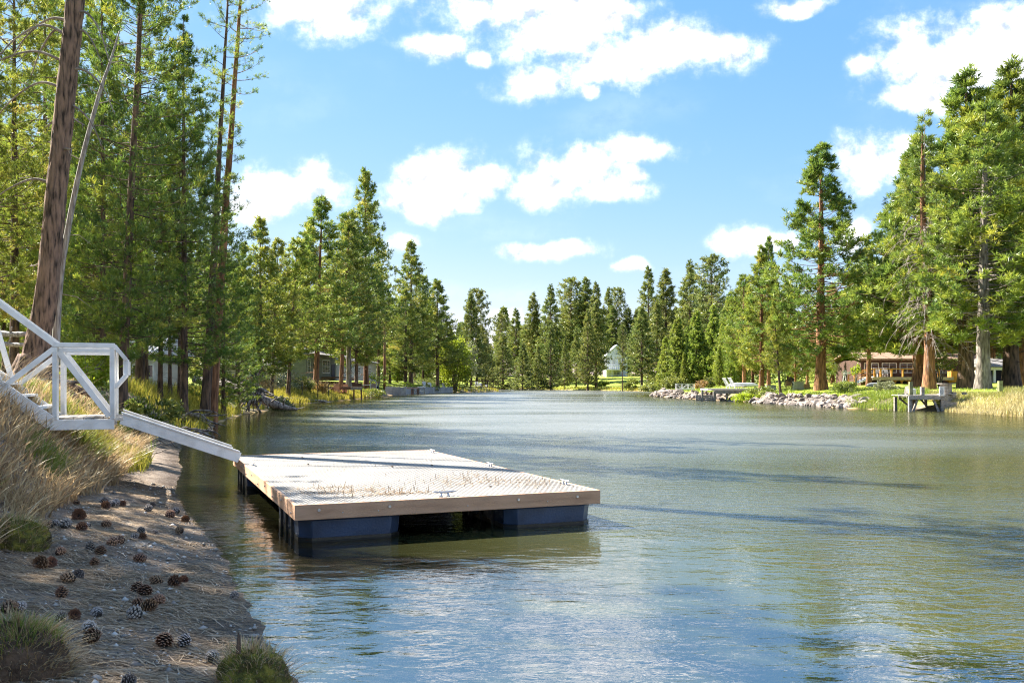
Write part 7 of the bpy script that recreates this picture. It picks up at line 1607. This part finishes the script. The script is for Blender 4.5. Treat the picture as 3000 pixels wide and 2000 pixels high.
def tussock(px, py, Y, w, dpt, h, label, green, seed, blades=2600, straggle=500):
    c = W(px, py, Y); c.z = gh(c.x, Y) - 0.02; o = thing('grass_tussock', label, 'tussock', c); rng = np.random.default_rng(seed)
    nu, nv = 40, 18; V = []
    for j in range(nv):
        ph_ = math.pi / 2 * j / (nv - 1)
        for i in range(nu):
            a_ = 2 * math.pi * i / nu; r = math.cos(ph_) ** 0.6; k_ = 1 + 0.22 * (float(vnoise(math.cos(a_) * 2.5 + 7 + seed, math.sin(a_) * 2.5 + ph_ * 2, seed)) - 0.5) + 0.10 * (float(vnoise(i * 0.9, j * 1.1, seed + 3)) - 0.5)
            V.append((math.cos(a_) * r * w / 2 * k_, math.sin(a_) * r * dpt / 2 * k_, (math.sin(ph_) ** 0.85) * h * k_ - 0.03))
    Fq = [(j * nu + i, j * nu + (i + 1) % nu, (j + 1) * nu + (i + 1) % nu, (j + 1) * nu + i) for j in range(nv - 1) for i in range(nu)]
    MB().add(V, Fq).build('mound', mt['soil_clump'] if 'bright' in label else mt['moss'], o, smooth=True)
    Va = np.array(V); up_ = Va[Va[:, 2] > h * 0.62]; pk = up_[rng.integers(0, len(up_), blades)] + rng.normal(0, 0.012, (blades, 3))
    a_ = rng.uniform(0, 6.28, blades); out = pk[:, :2] / np.array([w, dpt]) * 1.6; l = rng.uniform(0.1, 0.7, blades)[:, None]
    rv = np.where(rng.random(blades) < green, rng.uniform(0.80, 1.0, blades), rng.uniform(0.1, 0.6, blades))
    grass('grass_blades', pk[:, 0], pk[:, 1], rng.uniform(0.03, 0.11, blades) * (h / 0.3) ** 0.5, out * 1.2 + np.stack([np.cos(a_), np.sin(a_)], -1) * l, rng.uniform(0.0022, 0.0045, blades), mt['grass_dry'], '', parent=o, z=pk[:, 2] - 0.008, rv=rv, rng=rng)
    pk = Va[rng.integers(0, len(Va), straggle * 3)]; a_ = rng.uniform(0, 6.28, len(pk)); out = pk[:, :2] / np.array([w, dpt]) * 2
    grass('straw_strands', pk[:, 0] * 0.98, pk[:, 1] * 0.98, rng.uniform(0.05, 0.16, len(pk)), out * rng.uniform(1.0, 2.2, (len(pk), 1)) + 0.3 * np.stack([np.cos(a_), np.sin(a_)], -1), rng.uniform(0.004, 0.008, len(pk)), mt['grass_dry'], '', parent=o, z=np.maximum(pk[:, 2] - 0.03, 0.0), rv=rng.uniform(0, 0.6, len(pk)), rng=rng)
    return o
tussock(745, 1985, 5.15, 0.43, 0.36, 0.235, 'mossy tussock at the water edge with a broken stub on top', 0.55, 1, 260, 150)
tussock(50, 2030, 4.95, 0.56, 0.45, 0.31, 'grassy clod with bright green top at the bottom edge of the beach', 0.85, 2, 1200, 420)
tussock(25, 1650, 8.3, 0.72, 0.5, 0.27, 'mossy green clod at the foot of the dry bank', 0.75, 3, 800, 260)
stb = thing('broken_stub', 'dark broken twig stub standing on the mossy tussock', 'twig', W(698, 1880, 5.1)); MB().tube([(0, 0, -0.06), (0.003, 0, 0.02), (0, 0, 0.055)], [0.016, 0.011, 0.003], 6).build('stub', mt['bark'], stb)

def cone_mesh(seed, Lc=1.0, Rc=0.42):
    rng = np.random.default_rng(seed); V = []; Fc = []; rv = []
    n = 58
    for i in range(n):
        t = (i + 0.5) / n; zc = (t - 0.5) * Lc; rr = Rc * (math.sin(math.pi * min(1, t * 0.86 + 0.10)) ** 0.75); a = i * 2.39996 + rng.normal(0, 0.08)
        o_ = np.array([math.cos(a), math.sin(a), 0]); tn = np.array([-math.sin(a), math.cos(a), 0]); up = np.array([0, 0, 1.0])
        w = 0.135 * (0.6 + rr / Rc * 0.55); b0 = o_ * rr * 0.35 + up * (zc - 0.07)
        m0 = o_ * rr * 0.92 + up * (zc + 0.015); tip = o_ * rr * (1.12 + 0.14 * rng.random()) + up * (zc + 0.06)
        b = len(V); V += [b0 - tn * w * 0.4, b0 + tn * w * 0.4, m0 - tn * w + up * 0.015, m0 + tn * w + up * 0.015, tip + up * 0.03, m0 - up * 0.06, tip - up * 0.035]
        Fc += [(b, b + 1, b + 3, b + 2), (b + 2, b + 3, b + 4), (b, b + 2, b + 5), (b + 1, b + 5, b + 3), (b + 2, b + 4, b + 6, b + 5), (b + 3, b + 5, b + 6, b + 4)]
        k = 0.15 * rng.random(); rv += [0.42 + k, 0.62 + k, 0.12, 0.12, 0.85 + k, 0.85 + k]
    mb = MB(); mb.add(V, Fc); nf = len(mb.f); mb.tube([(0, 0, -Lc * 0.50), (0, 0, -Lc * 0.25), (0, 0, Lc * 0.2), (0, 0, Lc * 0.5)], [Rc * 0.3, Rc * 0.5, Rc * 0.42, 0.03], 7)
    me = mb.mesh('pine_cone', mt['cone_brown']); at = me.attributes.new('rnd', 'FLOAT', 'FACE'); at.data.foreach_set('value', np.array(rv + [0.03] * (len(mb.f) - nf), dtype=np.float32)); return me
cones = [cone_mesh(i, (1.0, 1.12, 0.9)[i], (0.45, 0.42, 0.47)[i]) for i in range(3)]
CL = [(810, 215, 0, 68, 'brown cone at the front of the cluster by the dry grass'), (800, 180, 1, 60, 'grey cone at the back of the cluster by the dry grass'), (855, 203, 1, 60, 'grey cone in the middle of the cluster by the dry grass'), (888, 187, 1, 60, 'grey cone at the right of the cluster by the dry grass'), (938, 197, 0, 58, 'reddish brown cone just right of the cluster by the dry grass'),
      (585, 185, 0, 50, 'dark cone tucked under the hanging dry grass'), (1135, 235, 1, 60, 'grey cone front of the two halfway to the water'), (1170, 207, 1, 50, 'grey cone back of the two halfway to the water'), (1303, 283, 0, 72, 'brown cone of the pair nearest the bend in the shore'), (1345, 258, 1, 60, 'grey cone of the pair nearest the bend in the shore'), (1420, 320, 0, 66, 'round brown cone right at the water beside the golden shallows'),
      (605, 300, 0, 100, 'big brown cone below the hanging dry grass'), (625, 380, 0, 82, 'reddish cone in front of the big brown one'), (665, 358, 1, 50, 'small grey cone behind the reddish one'), (815, 355, 0, 74, 'lone brown cone on bare sand in the upper middle of the beach'), (250, 370, 1, 84, 'dark grey cone at the left by the clod'), (365, 355, 0, 74, 'brown cone in the row below the grass, second from the left'), (425, 345, 1, 62, 'dark cone in the row below the grass, third from the left'), (503, 362, 1, 92, 'pale grey cone in the row below the grass, last on the right'),
      (98, 412, 1, 76, 'grey cone beside the top of the mossy green clod'), (1080, 400, 1, 60, 'grey cone upper one of three at the middle right'), (1182, 413, 1, 50, 'small grey half buried cone at the middle right'), (1030, 445, 1, 58, 'grey cone left of the brown one at the middle right'), (1088, 452, 0, 66, 'brown cone touching a grey one at the middle right'), (1375, 402, 0, 64, 'reddish cone on the dark wet sand'),
      (865, 487, 0, 80, 'brown cone, left of a touching pair in mid beach'), (918, 472, 0, 72, 'brown cone, right of a touching pair in mid beach'), (465, 562, 0, 76, 'lone reddish cone right of the mossy clod'), (690, 555, 1, 82, 'dark cone lying left of the upright one in mid beach'), (770, 562, 0, 84, 'upright pointed cone in mid beach'), (725, 643, 0, 72, 'cone lying below the upright pointed one'), (1070, 615, 0, 80, 'lone brown cone at centre right of the beach'),
      (312, 662, 0, 110, 'large brown cone leaning on the mossy clod, left of two'), (388, 650, 0, 92, 'large brown cone leaning on the mossy clod, right of two'), (520, 766, 0, 96, 'brown cone, front of the pair below the mossy clod'), (600, 740, 1, 84, 'grey cone, back of the pair below the mossy clod'), (472, 876, 0, 92, 'upright brown cone standing alone'), (1195, 786, 0, 88, 'brown cone, left of the three towards the water'), (1335, 800, 0, 104, 'brown cone, middle and largest of the three towards the water'), (1405, 774, 0, 70, 'brown cone, right of the three towards the water'),
      (1048, 845, 0, 96, 'cone showing its round base, upper of the stacked two'), (1110, 868, 0, 104, 'cone showing its round base, lower of the stacked two'), (75, 1000, 0, 118, 'reddish cone at the left edge'), (158, 980, 1, 88, 'dark grey cone behind the reddish one at the left edge'), (468, 1068, 1, 98, 'grey weathered cone, left of a pair'), (570, 1045, 0, 92, 'brown cone, right of the pair with a grey one'), (742, 1033, 1, 98, 'grey white tipped cone lying alone on the needles'), (1215, 937, 0, 96, 'dark brown cone at the top right of the pile of four'), (1060, 957, 0, 90, 'brown cone at the top left of the pile of four'),
      (1140, 985, 0, 116, 'dark cone in the middle of the pile of four'), (1030, 1042, 1, 116, 'grey cone at the bottom of the pile of four'), (680, 1140, 1, 104, 'grey cone, upper of two near the bottom'), (705, 1216, 0, 122, 'brown cone, lower of two near the bottom'), (1260, 1250, 0, 124, 'brown cone showing a rosette of scales on the gravel'), (1410, 1246, 1, 104, 'faded open cone right of the rosette cone'), (1625, 1366, 1, 110, 'grey cone against the mossy tussock'), (1795, 895, 1, 70, 'grey cone lying at the waterline'), (985, 1545, 1, 112, 'grey cone cut by the bottom edge'), (370, 1186, 0, 100, 'pale brown cone behind the grassy clod'), (12, 1130, 0, 84, 'reddish cone cut by the left edge above the grassy clod')]
rc = random.Random(8)
for i, (zx, zy, g, sz, lab) in enumerate(CL):
    px = zx / 2.613; py = 1400 + zy / 2.613
    z = 0.15
    for _ in range(6):
        Y = F * (CZ - z - 0.03) / (py - HOR); z = gh(gx(px, Y), Y)
    size = sz / 2.613 / F * Y * 1.02
    el = rc.uniform(1.15, 1.75)
    if 'upright' in lab: el = 0.12
    if 'round base' in lab or 'rosette' in lab: el = 2.3
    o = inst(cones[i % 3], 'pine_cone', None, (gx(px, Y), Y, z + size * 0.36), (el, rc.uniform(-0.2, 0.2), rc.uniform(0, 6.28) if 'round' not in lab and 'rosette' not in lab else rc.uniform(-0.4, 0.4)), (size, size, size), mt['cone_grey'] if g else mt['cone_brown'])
    tag(o, lab, 'pine cone', 'pine cones scattered on the beach')
